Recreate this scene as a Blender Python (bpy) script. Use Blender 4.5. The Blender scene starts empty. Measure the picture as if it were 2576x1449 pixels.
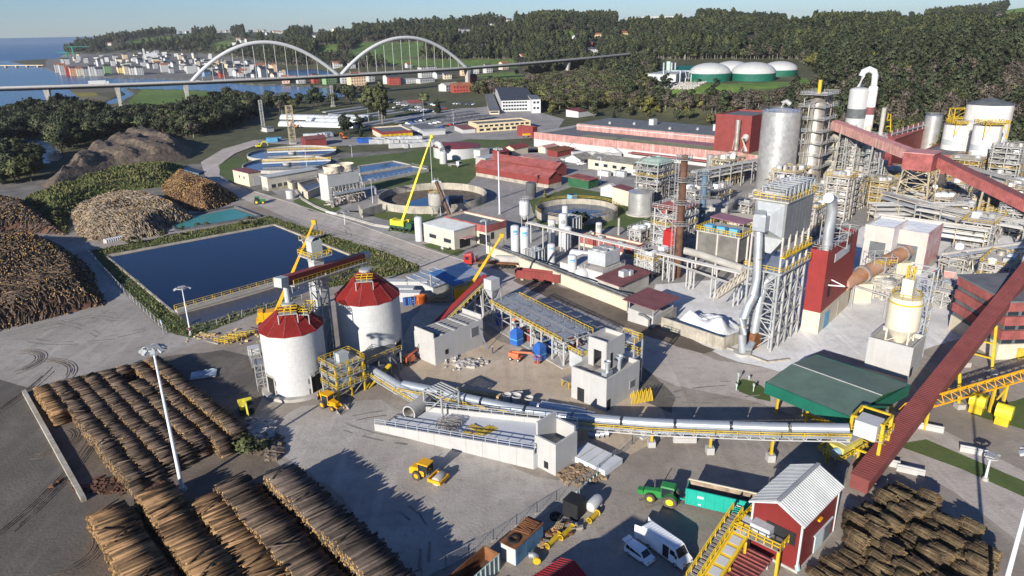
import bpy, math, random
import numpy as np
from mathutils import Matrix, Vector
from math import cos,sin,pi as PI,radians as RAD,hypot as hyp
from random import Random as RR
NRM=np.linalg.norm
random.seed(7); RNG=np.random.default_rng(7)
S=bpy.context.scene; COL=S.collection
# ------------------------------------------------ camera, sky, sun, exposure
H,PITCH,ROLL,F=65.0,RAD(20.0),RAD(-1.15),1800.0     # F in units of a 2576 px wide picture
CX,CY=1288.0,724.5
_fw=np.array([0,cos(PITCH),-sin(PITCH)]); _r0=np.array([1.,0,0]); _u0=np.cross(_r0,_fw)
_rt=cos(ROLL)*_r0+sin(ROLL)*_u0; _up=np.cross(_rt,_fw)
cam=bpy.data.cameras.new('Camera'); cam.sensor_width=36; cam.lens=F/2576*36; cam.clip_start=1; cam.clip_end=120000
co=bpy.data.objects.new('Camera',cam); COL.objects.link(co); S.camera=co
co.matrix_world=Matrix(((_rt[0],_up[0],-_fw[0],0),(_rt[1],_up[1],-_fw[1],0),(_rt[2],_up[2],-_fw[2],H),(0,0,0,1)))
SUN_AZ,SUN_EL=RAD(60.3+180),RAD(19.5)                  # where the sun stands
wd=bpy.data.worlds.new('World'); S.world=wd; wd.use_nodes=True
nt=wd.node_tree; bg=nt.nodes['Background']; sky=nt.nodes.new('ShaderNodeTexSky'); sky.sky_type='NISHITA'; sky.sun_disc=False
sky.sun_elevation=SUN_EL; sky.sun_rotation=math.atan2(cos(SUN_AZ),sin(SUN_AZ)); sky.altitude=60; sky.air_density=1.0; sky.dust_density=0.1; sky.ozone_density=3.0
_tn=nt.nodes.new('ShaderNodeMix'); _tn.data_type='RGBA'; _tn.blend_type='MULTIPLY'; _tn.inputs[0].default_value=1; _tn.inputs[7].default_value=(.70,.92,1.36,1); nt.links.new(sky.outputs[0],_tn.inputs[6]); nt.links.new(_tn.outputs[2],bg.inputs[0]); bg.inputs[1].default_value=0.057
sl=bpy.data.lights.new('Sun','SUN'); sl.energy=5.0; sl.angle=RAD(0.53); sl.color=(1,0.95,0.86)
so=bpy.data.objects.new('Sun',sl); COL.objects.link(so)
_sd=Vector((cos(SUN_AZ)*cos(SUN_EL),sin(SUN_AZ)*cos(SUN_EL),sin(SUN_EL)))
so.rotation_euler=_sd.to_track_quat('Z','Y').to_euler(); so.location=(-60,-60,120)
S.view_settings.view_transform='Standard'; S.view_settings.look='None'; S.view_settings.exposure=0.66; S.view_settings.gamma=1; S.view_settings.use_curve_mapping=False
S.cycles.use_denoising=True; S.cycles.max_bounces=5; S.cycles.diffuse_bounces=2; S.cycles.glossy_bounces=2; S.cycles.transparent_max_bounces=6
# ------------------------------------------------ picture <-> place
def at(x,y,z=0.0):
 d=_fw*F+_rt*(x-CX)-_up*(y-CY); t=(z-H)/d[2]; p=d*t; return np.array([p[0],p[1],z])
def ray(x,y):
 d=_fw*F+_rt*(x-CX)-_up*(y-CY); h=hyp(d[0],d[1]); return d[0]/h,d[1]/h,d[2]/h
def proj(P):
 v=np.asarray(P,float)-np.array([0,0,H]); w=v@_fw
 return np.stack([CX+F*(v@_rt)/w, CY-F*(v@_up)/w],-1)
def hgt(P,yt):
 lo,hi=-20.,200.
 for _ in range(40):
  m=(lo+hi)/2
  if proj((P[0],P[1],m))[1]>yt: lo=m
  else: hi=m
 return lo
def onray(x,y,r):
 a,b,c=ray(x,y); return np.array([a*r,b*r,H+c*r])
def V(*a): return np.array(a,float)
# ------------------------------------------------ materials
MATS={}
def mat(n,c,rough=.8,metal=0.,var=.12,ns=.35,bump=0.,bs=6.,isl=0.,obj=0.,c2=None,wave=None,spec=.3,trans=None,emit=0,dirt=None,coat=0):
 """plain procedural material: base colour broken up by two scales of noise, optional corrugation (wave=(period,axis,depth))"""
 if n in MATS: return MATS[n]
 m=bpy.data.materials.new(n); m.use_nodes=True; t=m.node_tree; p=t.nodes['Principled BSDF']; N=t.nodes.new; L=t.links.new
 p.inputs['Roughness'].default_value=rough; p.inputs['Metallic'].default_value=metal; p.inputs['Specular IOR Level'].default_value=spec
 if coat: p.inputs['Coat Weight'].default_value=coat
 tc=N('ShaderNodeTexCoord'); ge=N('ShaderNodeNewGeometry')
 n1=N('ShaderNodeTexNoise'); n1.inputs['Scale'].default_value=ns; n1.inputs['Detail'].default_value=6; n1.inputs['Roughness'].default_value=.65; L(ge.outputs['Position'],n1.inputs['Vector'])
 mix=N('ShaderNodeMix'); mix.data_type='RGBA'
 k=c2 if c2 else tuple(x*(1-2.2*var) for x in c)
 c1=c if c2 else tuple(min(1,x*(1+.5*var)) for x in c)
 cr=N('ShaderNodeMapRange'); cr.inputs[1].default_value=.3; cr.inputs[2].default_value=.7; L(n1.outputs[0],cr.inputs[0])
 mix.inputs[6].default_value=(*k,1); mix.inputs[7].default_value=(*c1,1); L(cr.outputs[0],mix.inputs[0]); out=mix.outputs[2]
 def mul(fac_out,lo,hi,src):
  r=N('ShaderNodeMapRange'); r.inputs[3].default_value=lo; r.inputs[4].default_value=hi; L(fac_out,r.inputs[0])
  h=N('ShaderNodeMix'); h.data_type='RGBA'; h.blend_type='MULTIPLY'; h.inputs[0].default_value=1
  L(src,h.inputs[6]); L(r.outputs[0],h.inputs[7]); return h.outputs[2]
 if isl: out=mul(ge.outputs['Random Per Island'],1-isl,1+isl*.6,out)
 if obj:
  oi=N('ShaderNodeObjectInfo'); out=mul(oi.outputs['Random'],1-obj,1+obj*.6,out)
 if dirt:   # vertical run-off streaks: colour, amount
  mp=N('ShaderNodeMapping'); mp.inputs['Scale'].default_value=(1.3,1.3,.07); L(ge.outputs['Position'],mp.inputs[0])
  n3=N('ShaderNodeTexNoise'); n3.inputs['Scale'].default_value=1.0; n3.inputs['Detail'].default_value=5; L(mp.outputs[0],n3.inputs['Vector'])
  r3=N('ShaderNodeMapRange'); r3.inputs[1].default_value=.52; r3.inputs[2].default_value=.75; r3.inputs[4].default_value=dirt[1]; L(n3.outputs[0],r3.inputs[0])
  h=N('ShaderNodeMix'); h.data_type='RGBA'; L(r3.outputs[0],h.inputs[0]); L(out,h.inputs[6]); h.inputs[7].default_value=(*dirt[0],1); out=h.outputs[2]
 L(out,p.inputs['Base Color'])
 hs=None
 if wave:
  w=N('ShaderNodeTexWave'); w.wave_type='BANDS'; w.bands_direction=wave[1]; w.inputs['Scale'].default_value=.31416*2/ wave[0]; L(tc.outputs['Object'],w.inputs['Vector'])
  b=N('ShaderNodeBump'); b.inputs['Distance'].default_value=wave[2]; b.inputs['Strength'].default_value=.8; L(w.outputs['Fac'],b.inputs['Height']); hs=b.outputs[0]
 if bump:
  n2=N('ShaderNodeTexNoise'); n2.inputs['Scale'].default_value=bs; n2.inputs['Detail'].default_value=5; L(ge.outputs['Position'],n2.inputs['Vector'])
  b=N('ShaderNodeBump'); b.inputs['Distance'].default_value=bump; L(n2.outputs[0],b.inputs['Height'])
  if hs: L(hs,b.inputs['Normal'])
  hs=b.outputs[0]
 if hs: L(hs,p.inputs['Normal'])
 MATS[n]=m; return m
def C(n): return MATS[n]
mat('conc',(.42,.395,.355),.9,var=.14,bump=.02); mat('conc_new',(.40,.39,.375),.85,var=.05,bump=.01,dirt=((.5,.47,.42),.35)); mat('conc_old',(.42,.38,.31),.95,var=.2,bump=.03,dirt=((.16,.13,.10),.7))
mat('white',(.46,.46,.45),.5,var=.05,dirt=((.5,.47,.42),.25)); mat('white_clean',(.52,.52,.515),.4,var=.03); mat('dusty',(.46,.425,.385),.95,var=.07,dirt=((.55,.5,.44),.5)); mat('dusty_pink',(.68,.55,.5),.95,var=.12,c2=(.76,.73,.7),ns=.2)
mat('cream',(.58,.51,.39),.85,var=.08,dirt=((.4,.33,.24),.35)); mat('beige',(.5,.46,.39),.85,var=.08); mat('ochre',(.62,.5,.32),.85,var=.1)
mat('red',(.22,.045,.04),.55,var=.12,wave=(.5,'X',.03)); mat('red_bright',(.25,.03,.028),.5,var=.1,wave=(.4,'X',.03)); mat('red_dusty',(.34,.10,.09),.8,var=.22,wave=(.6,'X',.04)); mat('red_faded',(.47,.24,.21),.85,var=.2,wave=(.6,'X',.04),dirt=((.6,.5,.45),.6))
mat('maroon',(.20,.075,.075),.7,var=.14); mat('pink_conv',(.50,.22,.21),.8,var=.14,dirt=((.62,.5,.47),.5)); mat('redpaint',(.36,.025,.025),.35,var=.06)
mat('steel',(.6,.59,.57),.36,.6,var=.12,isl=.12); mat('galv',(.55,.575,.6),.42,.6,var=.1); mat('galv_new',(.44,.47,.50),.33,.55,var=.06); mat('steel_dirty',(.52,.48,.43),.5,.6,var=.25,dirt=((.35,.24,.14),.5)); mat('grey_paint',(.42,.44,.45),.6,var=.1,dirt=((.62,.6,.56),.4)); mat('grey_dark',(.13,.135,.14),.75,var=.2); mat('struct',(.41,.405,.39),.6,.2,var=.15); mat('struct_tan',(.45,.375,.25),.7,var=.2)
mat('yellow',(.60,.40,.02),.55,var=.15); mat('yellow_old',(.62,.42,.05),.6,var=.25); mat('amber',(.75,.36,.01),.4,var=.06); mat('crane_yel',(.75,.62,.04),.45,var=.08)
mat('black',(.02,.02,.022),.7,var=.2); mat('rubber',(.028,.027,.026),.9,var=.3); mat('glass',(.02,.028,.035),.08,var=.1,spec=.6); mat('blue',(.03,.12,.42),.5,var=.15); mat('blue_lt',(.12,.36,.55),.5,var=.15); mat('blue_roof',(.06,.16,.36),.5,var=.12); mat('orange',(.7,.16,.03),.6,var=.15); mat('rust',(.27,.115,.05),.85,.2,var=.3); mat('rust_dark',(.14,.07,.045),.9,var=.3)
mat('green',(.03,.22,.05),.4,var=.12); mat('green_dk',(.03,.11,.05),.6,var=.2); mat('teal',(.015,.34,.26),.5,var=.12); mat('green_metal',(.01,.115,.075),.5,var=.1,wave=(.4,'X',.03)); mat('green_roof',(.125,.185,.145),.55,.15,var=.12,wave=(.5,'Y',.03)); mat('green_pale',(.42,.55,.45),.8,var=.15)
mat('greyroof',(.15,.155,.165),.85,var=.15); mat('fibroof',(.26,.245,.215),.95,var=.25,wave=(.8,'X',.05)); mat('moss',(.15,.17,.06),.95,var=.4,c2=(.3,.27,.2),ns=.3); mat('purple',(.29,.14,.18),.9,var=.12); mat('tile',(.33,.13,.07),.9,var=.2); mat('slate',(.07,.07,.078),.7,var=.25); mat('tan_roof',(.36,.34,.29),.9,var=.2)
mat('limepowder',(.78,.78,.78),.95,var=.05,bump=.3,bs=.7); mat('wood',(.45,.28,.13),.85,var=.25); mat('plank',(.52,.37,.19),.85,var=.2,isl=.3)
mat('bark',(.13,.092,.066),.95,var=.3,isl=.85,bump=.03,bs=9); mat('bark_tan',(.26,.155,.078),.95,var=.3,isl=.82,bump=.03,bs=9); mat('bark_pale',(.33,.265,.19),.95,var=.25,isl=.5); mat('bark_grey',(.12,.092,.075),.95,var=.3,isl=.8); mat('log_end',(.55,.33,.11),.9,var=.25,isl=.5); mat('twig',(.155,.112,.063),.95,var=.35,isl=.5)
mat('soil',(.17,.135,.105),.95,var=.3,bump=.25,bs=.8); mat('clod',(.3,.21,.13),.95,var=.3,bump=.3,bs=1.2); mat('barkheap',(.15,.115,.085),.95,var=.28,bump=.5,bs=.6)
mat('trunk',(.13,.105,.08),.95,var=.25); mat('trunk_pale',(.27,.25,.22),.95,var=.25)
for nm,c in dict(leaf_dark=(.066,.080,.042),leaf_mid=(.100,.110,.046),leaf_olive=(.145,.14,.055),leaf_lime=(.165,.16,.042),leaf_bare=(.15,.125,.095),leaf_con=(.05,.066,.038)).items(): mat(nm,c,.7,var=.2,ns=.25,isl=.3,obj=.42,spec=.15)
mat('grass',(.085,.135,.026),.95,var=.3,ns=.4,c2=(.10,.09,.04),bump=.1,bs=3); mat('weeds',(.085,.115,.03),.95,ns=.15,c2=(.15,.13,.06),isl=.5); mat('weed_dry',(.2,.16,.08),.95,var=.3,isl=.5)
mat('red_conv',(.20,.055,.05),.65,var=.12); mat('silo_wall',(.68,.66,.62),.8,var=.08,dirt=((.36,.22,.10),.75)); mat('dusty_red',(.40,.10,.09),.9,c2=(.7,.6,.57),ns=.18,var=.2); mat('cream_light',(.6,.545,.42),.6,var=.06); mat('stack_blue',(.10,.16,.22),.6,var=.12)
def water(n,c,rough,ws,bd):
 m=mat(n,c,rough,var=.1,ns=.03,spec=.5); t=m.node_tree; p=t.nodes['Principled BSDF']
 g=t.nodes.new('ShaderNodeNewGeometry'); q=t.nodes.new('ShaderNodeTexNoise'); q.inputs['Scale'].default_value=ws; q.inputs['Detail'].default_value=4; b=t.nodes.new('ShaderNodeBump'); b.inputs['Distance'].default_value=bd
 t.links.new(g.outputs['Position'],q.inputs['Vector']); t.links.new(q.outputs[0],b.inputs['Height']); t.links.new(b.outputs[0],p.inputs['Normal']); return m
water('river',(.03,.085,.17),.22,.15,.5); water('sea',(.028,.10,.21),.35,.05,1.5); water('pondw',(.005,.009,.028),.10,.6,.05); C('pondw').node_tree.nodes['Principled BSDF'].inputs['Specular IOR Level'].default_value=.22; water('tankw',(.02,.055,.12),.1,1.2,.03); water('sludge',(.06,.055,.06),.2,1.,.04); water('tealw',(.05,.25,.22),.35,1.,.03)
# ------------------------------------------------ mesh building
CH={}
class B:
 def __init__(s): s.v=[]; s.f=[]; s.m=[]; s.mi=0
 def add(s,vs,fs):
  k=len(s.v); s.v.extend([tuple(map(float,p)) for p in vs]); s.f.extend([tuple(i+k for i in f) for f in fs]); s.m.extend([s.mi]*len(fs)); return s
 def box(s,c,d,rz=0.,ry=0.):
  hx,hy,hz=d[0]/2,d[1]/2,d[2]/2; vs=[]
  cs,sn=cos(rz),sin(rz); cy,sy=cos(ry),sin(ry)
  for x,y,z in ((-hx,-hy,-hz),(hx,-hy,-hz),(hx,hy,-hz),(-hx,hy,-hz),(-hx,-hy,hz),(hx,-hy,hz),(hx,hy,hz),(-hx,hy,hz)):
   if ry: x,z=x*cy+z*sy,-x*sy+z*cy
   vs.append((c[0]+x*cs-y*sn,c[1]+x*sn+y*cs,c[2]+z))
  return s.add(vs,[(3,2,1,0),(4,5,6,7),(0,1,5,4),(1,2,6,5),(2,3,7,6),(3,0,4,7)])
 def b0(s,x0,x1,y0,y1,z0,z1): return s.box(((x0+x1)/2,(y0+y1)/2,(z0+z1)/2),(x1-x0,y1-y0,z1-z0))
 def bar(s,p,q,w,h=None):
  h=h or w; p=V(*p); q=V(*q); d=q-p; l=NRM(d)
  if l<1e-6: return s
  d/=l; a=np.cross(d,(0,0,1.));
  if NRM(a)<1e-3: a=V(1,0,0)
  a/=NRM(a); b=np.cross(a,d); a=a*w/2; b=b*h/2
  return s.add([p-a-b,p+a-b,p+a+b,p-a+b,q-a-b,q+a-b,q+a+b,q-a+b],[(0,1,2,3),(7,6,5,4),(0,4,5,1),(1,5,6,2),(2,6,7,3),(3,7,4,0)])
 def cyl(s,p,q,r,r2=None,n=12,caps=True):
  r2=r if r2 is None else r2; p=V(*p); q=V(*q); d=q-p; d=d/NRM(d); a=np.cross(d,(0,0,1.))
  if NRM(a)<1e-3: a=V(1,0,0)
  a/=NRM(a); b=np.cross(d,a); vs=[]
  for P,R in ((p,r),(q,r2)):
   for i in range(n):
    t=2*PI*i/n; vs.append(P+a*R*cos(t)+b*R*sin(t))
  fs=[(i,(i+1)%n,n+(i+1)%n,n+i) for i in range(n)]
  if caps: fs+= [tuple(range(n-1,-1,-1)),tuple(range(n,2*n))]
  return s.add(vs,fs)
 def tube(s,pts,r,n=8,caps=True):
  pts=[V(*p) for p in pts]; vs=[]; up=V(0,0,1.)
  for i,p in enumerate(pts):
   d=(pts[min(i+1,len(pts)-1)]-pts[max(i-1,0)]); d/=NRM(d); a=np.cross(d,up)
   if NRM(a)<.05: a=np.cross(d,V(1,0,0))
   a/=NRM(a); b=np.cross(a,d)
   for k in range(n):
    t=2*PI*k/n; vs.append(p+a*r*cos(t)+b*r*sin(t))
  m=len(pts); fs=[(i*n+k,i*n+(k+1)%n,(i+1)*n+(k+1)%n,(i+1)*n+k) for i in range(m-1) for k in range(n)]
  if caps: fs+=[tuple(range(n-1,-1,-1)),tuple(range((m-1)*n,m*n))]
  return s.add(vs,fs)
 def prism(s,poly,z0,z1,bottom=False):
  n=len(poly);
  ar=sum(poly[i][0]*poly[(i+1)%n][1]-poly[(i+1)%n][0]*poly[i][1] for i in range(n))
  if ar<0: poly=poly[::-1]
  vs=[(p[0],p[1],z0) for p in poly]+[(p[0],p[1],z1) for p in poly]
  fs=[(i,(i+1)%n,n+(i+1)%n,n+i) for i in range(n)]+[tuple(range(n,2*n))]
  if bottom: fs.append(tuple(range(n-1,-1,-1)))
  return s.add(vs,fs)
 def lathe(s,prof,c=(0,0,0),n=32,a0=0.,a1=2*PI,closed=False):
  full=abs(a1-a0-2*PI)<1e-6; m=n if full else n+1; vs=[]
  for r,z in prof:
   for i in range(m):
    t=a0+(a1-a0)*i/n; vs.append((c[0]+r*cos(t),c[1]+r*sin(t),c[2]+z))
  fs=[]; K=len(prof)
  for j in range(K if closed else K-1):
   j2=(j+1)%K
   for i in range(n):
    i2=(i+1)%m; fs.append((j*m+i,j*m+i2,j2*m+i2,j2*m+i))
  return s.add(vs,fs)
 def sheet(s,pts): return s.add(pts,[tuple(range(len(pts)))])
 def rail(s,pts,h=1.1,step=2.2,w=.08,closed=False):
  pts=[V(*p) for p in pts]
  if closed: pts=pts+[pts[0]]
  for p,q in zip(pts[:-1],pts[1:]):
   for k in (h,h*.55): s.bar(p+V(0,0,k),q+V(0,0,k),w)
   n=max(1,int(round(NRM(q-p)/step)))
   for i in range(n+1): s.bar(p+(q-p)*i/n,p+(q-p)*i/n+V(0,0,h),w)
  return s
 def lattice(s,x0,x1,y0,y1,z0,z1,nx=1,ny=1,nz=2,w=.3,br=True,inner=False):
  X=np.linspace(x0,x1,nx+1); Y=np.linspace(y0,y1,ny+1); Z=np.linspace(z0,z1,nz+1); b=w*.65
  for i,x in enumerate(X):
   for j,y in enumerate(Y):
    if inner or i in(0,nx) or j in(0,ny): s.bar((x,y,z0),(x,y,z1),w)
  for z in Z[1:]:
   for y in (Y if inner else (y0,y1)): s.bar((x0,y,z),(x1,y,z),b)
   for x in (X if inner else (x0,x1)): s.bar((x,y0,z),(x,y1,z),b)
  if br:
   for k in range(nz):
    a,c=Z[k],Z[k+1]
    for i in range(nx):
     for y in (y0,y1):
      p,q=(X[i],X[i+1]) if (i+k)%2 else (X[i+1],X[i]); s.bar((p,y,a),(q,y,c),b*.7)
    for j in range(ny):
     for x in (x0,x1):
      p,q=(Y[j],Y[j+1]) if (j+k)%2 else (Y[j+1],Y[j]); s.bar((x,p,a),(x,q,c),b*.7)
  return s
 def mesh(s,name,mats,smooth=True):
  me=bpy.data.meshes.new(name); me.from_pydata(s.v,[],s.f)
  for m in (mats if isinstance(mats,(list,tuple)) else [mats]): me.materials.append(C(m) if isinstance(m,str) else m)
  if any(s.m): me.polygons.foreach_set('material_index',s.m)
  if smooth:
   me.polygons.foreach_set('use_smooth',[True]*len(me.polygons)); me.set_sharp_from_angle(angle=.62)
  me.update(); return me
 def o(s,name,mats,parent=None,W=False,smooth=True,kind=None,label=None):
  if W and parent is not None:
   l=parent.location; a=-parent.rotation_euler.z; cs,sn=cos(a),sin(a)
   g=parent.parent
   ox,oy,oz=(l.x,l.y,l.z)
   s.v=[((x-ox)*cs-(y-oy)*sn,(x-ox)*sn+(y-oy)*cs,z-oz) for x,y,z in s.v]
  o=bpy.data.objects.new(name,s.mesh(name,mats,smooth)); COL.objects.link(o)
  if parent: o.parent=parent; CH.setdefault(parent.as_pointer(),[]).append(o)
  if kind: o['kind']=kind
  if label: o['label']=label
  return o
X0=lambda*a:B().b0(*a)
def _mk(f): return lambda*a,**k:getattr(B(),f)(*a,**k)
XB,XR,XL,XC,XT,XG,XX,XA=map(_mk,('bar','rail','lathe','cyl','tube','lattice','box','add'))
def tag(o,label,cat,group=None):
 o['label']=label; o['category']=cat
 if group: o['group']=group
 return o
def thing(name,label,cat,loc=(0,0,0),rz=0.,group=None):
 o=bpy.data.objects.new(name,None); COL.objects.link(o); o.location=tuple(map(float,loc)); o.rotation_euler=(0,0,rz); o.empty_display_size=.5
 return tag(o,label,cat,group)
def dup(root,loc=None,rz=None,label=None,group=None,sc=None):
 r=root.copy(); COL.objects.link(r)
 if loc is not None: r.location=tuple(map(float,loc))
 if rz is not None: r.rotation_euler=(0,0,rz)
 if sc is not None: r.scale=(sc,)*3 if not hasattr(sc,'__len__') else sc
 if label: r['label']=label
 if group: r['group']=group
 for ch in KIDS(root):
  c=ch.copy(); COL.objects.link(c); c.parent=r
  for g in KIDS(ch):
   d=g.copy(); COL.objects.link(d); d.parent=c
 return r
def KIDS(o): return CH.get(o.as_pointer(),[])
def struct(o): o['kind']='structure'; return o
def part(o_mesh,name,parent,loc=(0,0,0),rz=0.):
 o=bpy.data.objects.new(name,o_mesh); COL.objects.link(o); o.parent=parent; CH.setdefault(parent.as_pointer(),[]).append(o); o.location=tuple(map(float,loc)); o.rotation_euler=(0,0,rz); return o
VD=RAD(46.0)       # the plant's grid: local x runs this way, local y a quarter turn on
def solve_len(A,d,xt,z):
 lo,hi=.2,400.; s=1 if proj(A+d*30+V(0,0,z))[0]>proj(A+V(0,0,z))[0] else -1
 for _ in range(40):
  m=(lo+hi)/2
  if (proj(A+d*m+V(0,0,z))[0]-xt)*s<0: lo=m
  else: hi=m
 return lo
def fit(ax,ay,yt,xl,xr,z0=0.,a=VD):
 """near corner pixel, top of that corner, where the left and right walls end -> corner, height, lengths"""
 A=at(ax,ay,z0); h=hgt(A,yt)-z0; dx=V(cos(a),sin(a),0); dy=V(-sin(a),cos(a),0)
 return A,h,solve_len(A,dx,xr,h),solve_len(A,dy,xl,h)
def cylfit(x,y,w,yt,z0=0.):
 A=at(x,y,z0); d=math.sqrt(A[0]**2+A[1]**2+(H-z0)**2); r=w/2/F*d*cos(math.atan((x-CX)/F))**.5; g=hyp(A[0],A[1])
 c=A*(1+r/g); c[2]=z0; return c,r,hgt(A,yt)-z0
def window(parent,face,s0,s1,z0,z1,LR,LL,pane='glass',frame=None):
 """a window or door on the wall y=0 ('R') or x=0 ('L') of a building in its own frame; pane set back in its frame"""
 b=B(); t=.05
 if face=='R': b.b0(s0,s1,-t,.12,z0,z1)
 else: b.b0(-t,.12,s0,s1,z0,z1)
 if frame:
  o=b.o('window',frame,parent,smooth=False); p=B(); k=.12
  if face=='R': p.b0(s0+k,s1-k,-t-.015,.05,z0+k,z1-k)
  else: p.b0(-t-.015,.05,s0+k,s1-k,z0+k,z1-k)
  p.o('pane',pane,o,smooth=False); return o
 return b.o('window' if pane=='glass' else 'door',pane,parent,smooth=False)
def bldg(name,label,cat,ax,ay,yt,xl,xr,wall='cream',roof='greyroof',rt='flat',z0=0.,a=VD,rise=1.6,over=.5,wins=(),group=None,LR=None,LL=None,h=None,par=.8,fascia=None,base=None):
 if h is None: A,h,lr,ll=fit(ax,ay,yt,xl,xr,z0,a)
 else:
  A=at(ax,ay,z0); lr=ll=1
 LR=LR or lr; LL=LL or ll
 T=thing(name,label,cat,A,a,group)
 b=B()
 if rt=='par':
  t=.3
  b.b0(0,LR,0,t,0,h).b0(0,LR,LL-t,LL,0,h).b0(0,t,t,LL-t,0,h).b0(LR-t,LR,t,LL-t,0,h); b.o('wall',wall,T,smooth=False)
  X0(t+.003,LR-t-.003,t+.003,LL-t-.003,h-par-.3,h-par).o('roof',roof,T,smooth=False)
 else:
  b.b0(0,LR,0,LL,0,h)
  if rt=='gx':   # ridge along x
   b.add([(0,0,h),(0,LL,h),(0,LL/2,h+rise),(LR,0,h),(LR,LL,h),(LR,LL/2,h+rise)],[(0,2,1),(3,4,5),(0,3,5,2),(1,2,5,4)])
  elif rt=='gy':
   b.add([(0,0,h),(LR,0,h),(LR/2,0,h+rise),(0,LL,h),(LR,LL,h),(LR/2,LL,h+rise)],[(0,1,2),(3,5,4),(0,2,5,3),(1,4,5,2)])
  elif rt=='mono':
   b.add([(0,0,h),(LR,0,h),(0,LL,h),(LR,LL,h),(0,LL,h+rise),(LR,LL,h+rise)],[(0,1,5,4),(2,4,5,3),(0,4,2),(1,3,5)])
  b.o('wall',wall,T,smooth=False); r=B(); o=over; t=.18; e=.02
  if rt=='flat': r.b0(-o,LR+o,-o,LL+o,h+.003,h+.3)
  elif rt=='gx':
   k=rise/(LL/2)
   for s in (0,1):
    y0,y1=(-o,LL/2) if s==0 else (LL+o,LL/2); za=h-o*k+e
    r.add([(-o,y0,za),(LR+o,y0,za),(LR+o,y1,h+rise+e),(-o,y1,h+rise+e),(-o,y0,za+t),(LR+o,y0,za+t),(LR+o,y1,h+rise+t+e),(-o,y1,h+rise+t+e)],[(0,1,2,3),(7,6,5,4),(0,4,5,1),(1,5,6,2),(3,7,4,0)])
  elif rt=='gy':
   k=rise/(LR/2)
   for s in (0,1):
    x0,x1=(-o,LR/2) if s==0 else (LR+o,LR/2); za=h-o*k+e
    r.add([(x0,-o,za),(x0,LL+o,za),(x1,LL+o,h+rise+e),(x1,-o,h+rise+e),(x0,-o,za+t),(x0,LL+o,za+t),(x1,LL+o,h+rise+t+e),(x1,-o,h+rise+t+e)],[(0,1,2,3),(7,6,5,4),(0,4,5,1),(1,5,6,2),(3,7,4,0)])
  elif rt=='mono':
   r.add([(-o,-o,h+e),(LR+o,-o,h+e),(LR+o,LL+o,h+rise+e),(-o,LL+o,h+rise+e),(-o,-o,h+t+e),(LR+o,-o,h+t+e),(LR+o,LL+o,h+rise+t+e),(-o,LL+o,h+rise+t+e)],[(0,1,2,3),(7,6,5,4),(0,4,5,1),(1,5,6,2),(3,7,4,0),(2,6,7,3)])
  r.o('roof',roof,T,smooth=False)
 if fascia: # (material, height): band round the wall head
  m,fh=fascia; q=B(); k=.06
  q.b0(-k,LR+k,-k,0,h-fh,h+.15).b0(-k,LR+k,LL,LL+k,h-fh,h+.15).b0(-k,0,0,LL,h-fh,h+.15).b0(LR,LR+k,0,LL,h-fh,h+.15); q.o('fascia',m,T,smooth=False)
 if base:
  m,bh=base; q=B(); k=.05
  q.b0(-k,LR+k,-k,0,0,bh).b0(-k,0,0,LL,0,bh); q.o('plinth',m,T,smooth=False)
 for w in wins:   # (face, first, last (fractions of the wall), z0, z1 (fractions of height), count, width m, pane, frame)
  fc,s0,s1,za,zb,n,ww=w[:7]; pane=w[7] if len(w)>7 else 'glass'; fr=w[8] if len(w)>8 else None; L=LR if fc=='R' else LL
  for i in range(n):
   c=L*(s0+(s1-s0)*(i+.5)/n); window(T,fc,c-ww/2,c+ww/2,h*za,h*zb,LR,LL,pane,fr)
 T['_d']=(LR,LL,h)
 return T
def dims(T): return tuple(T['_d'])
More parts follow.
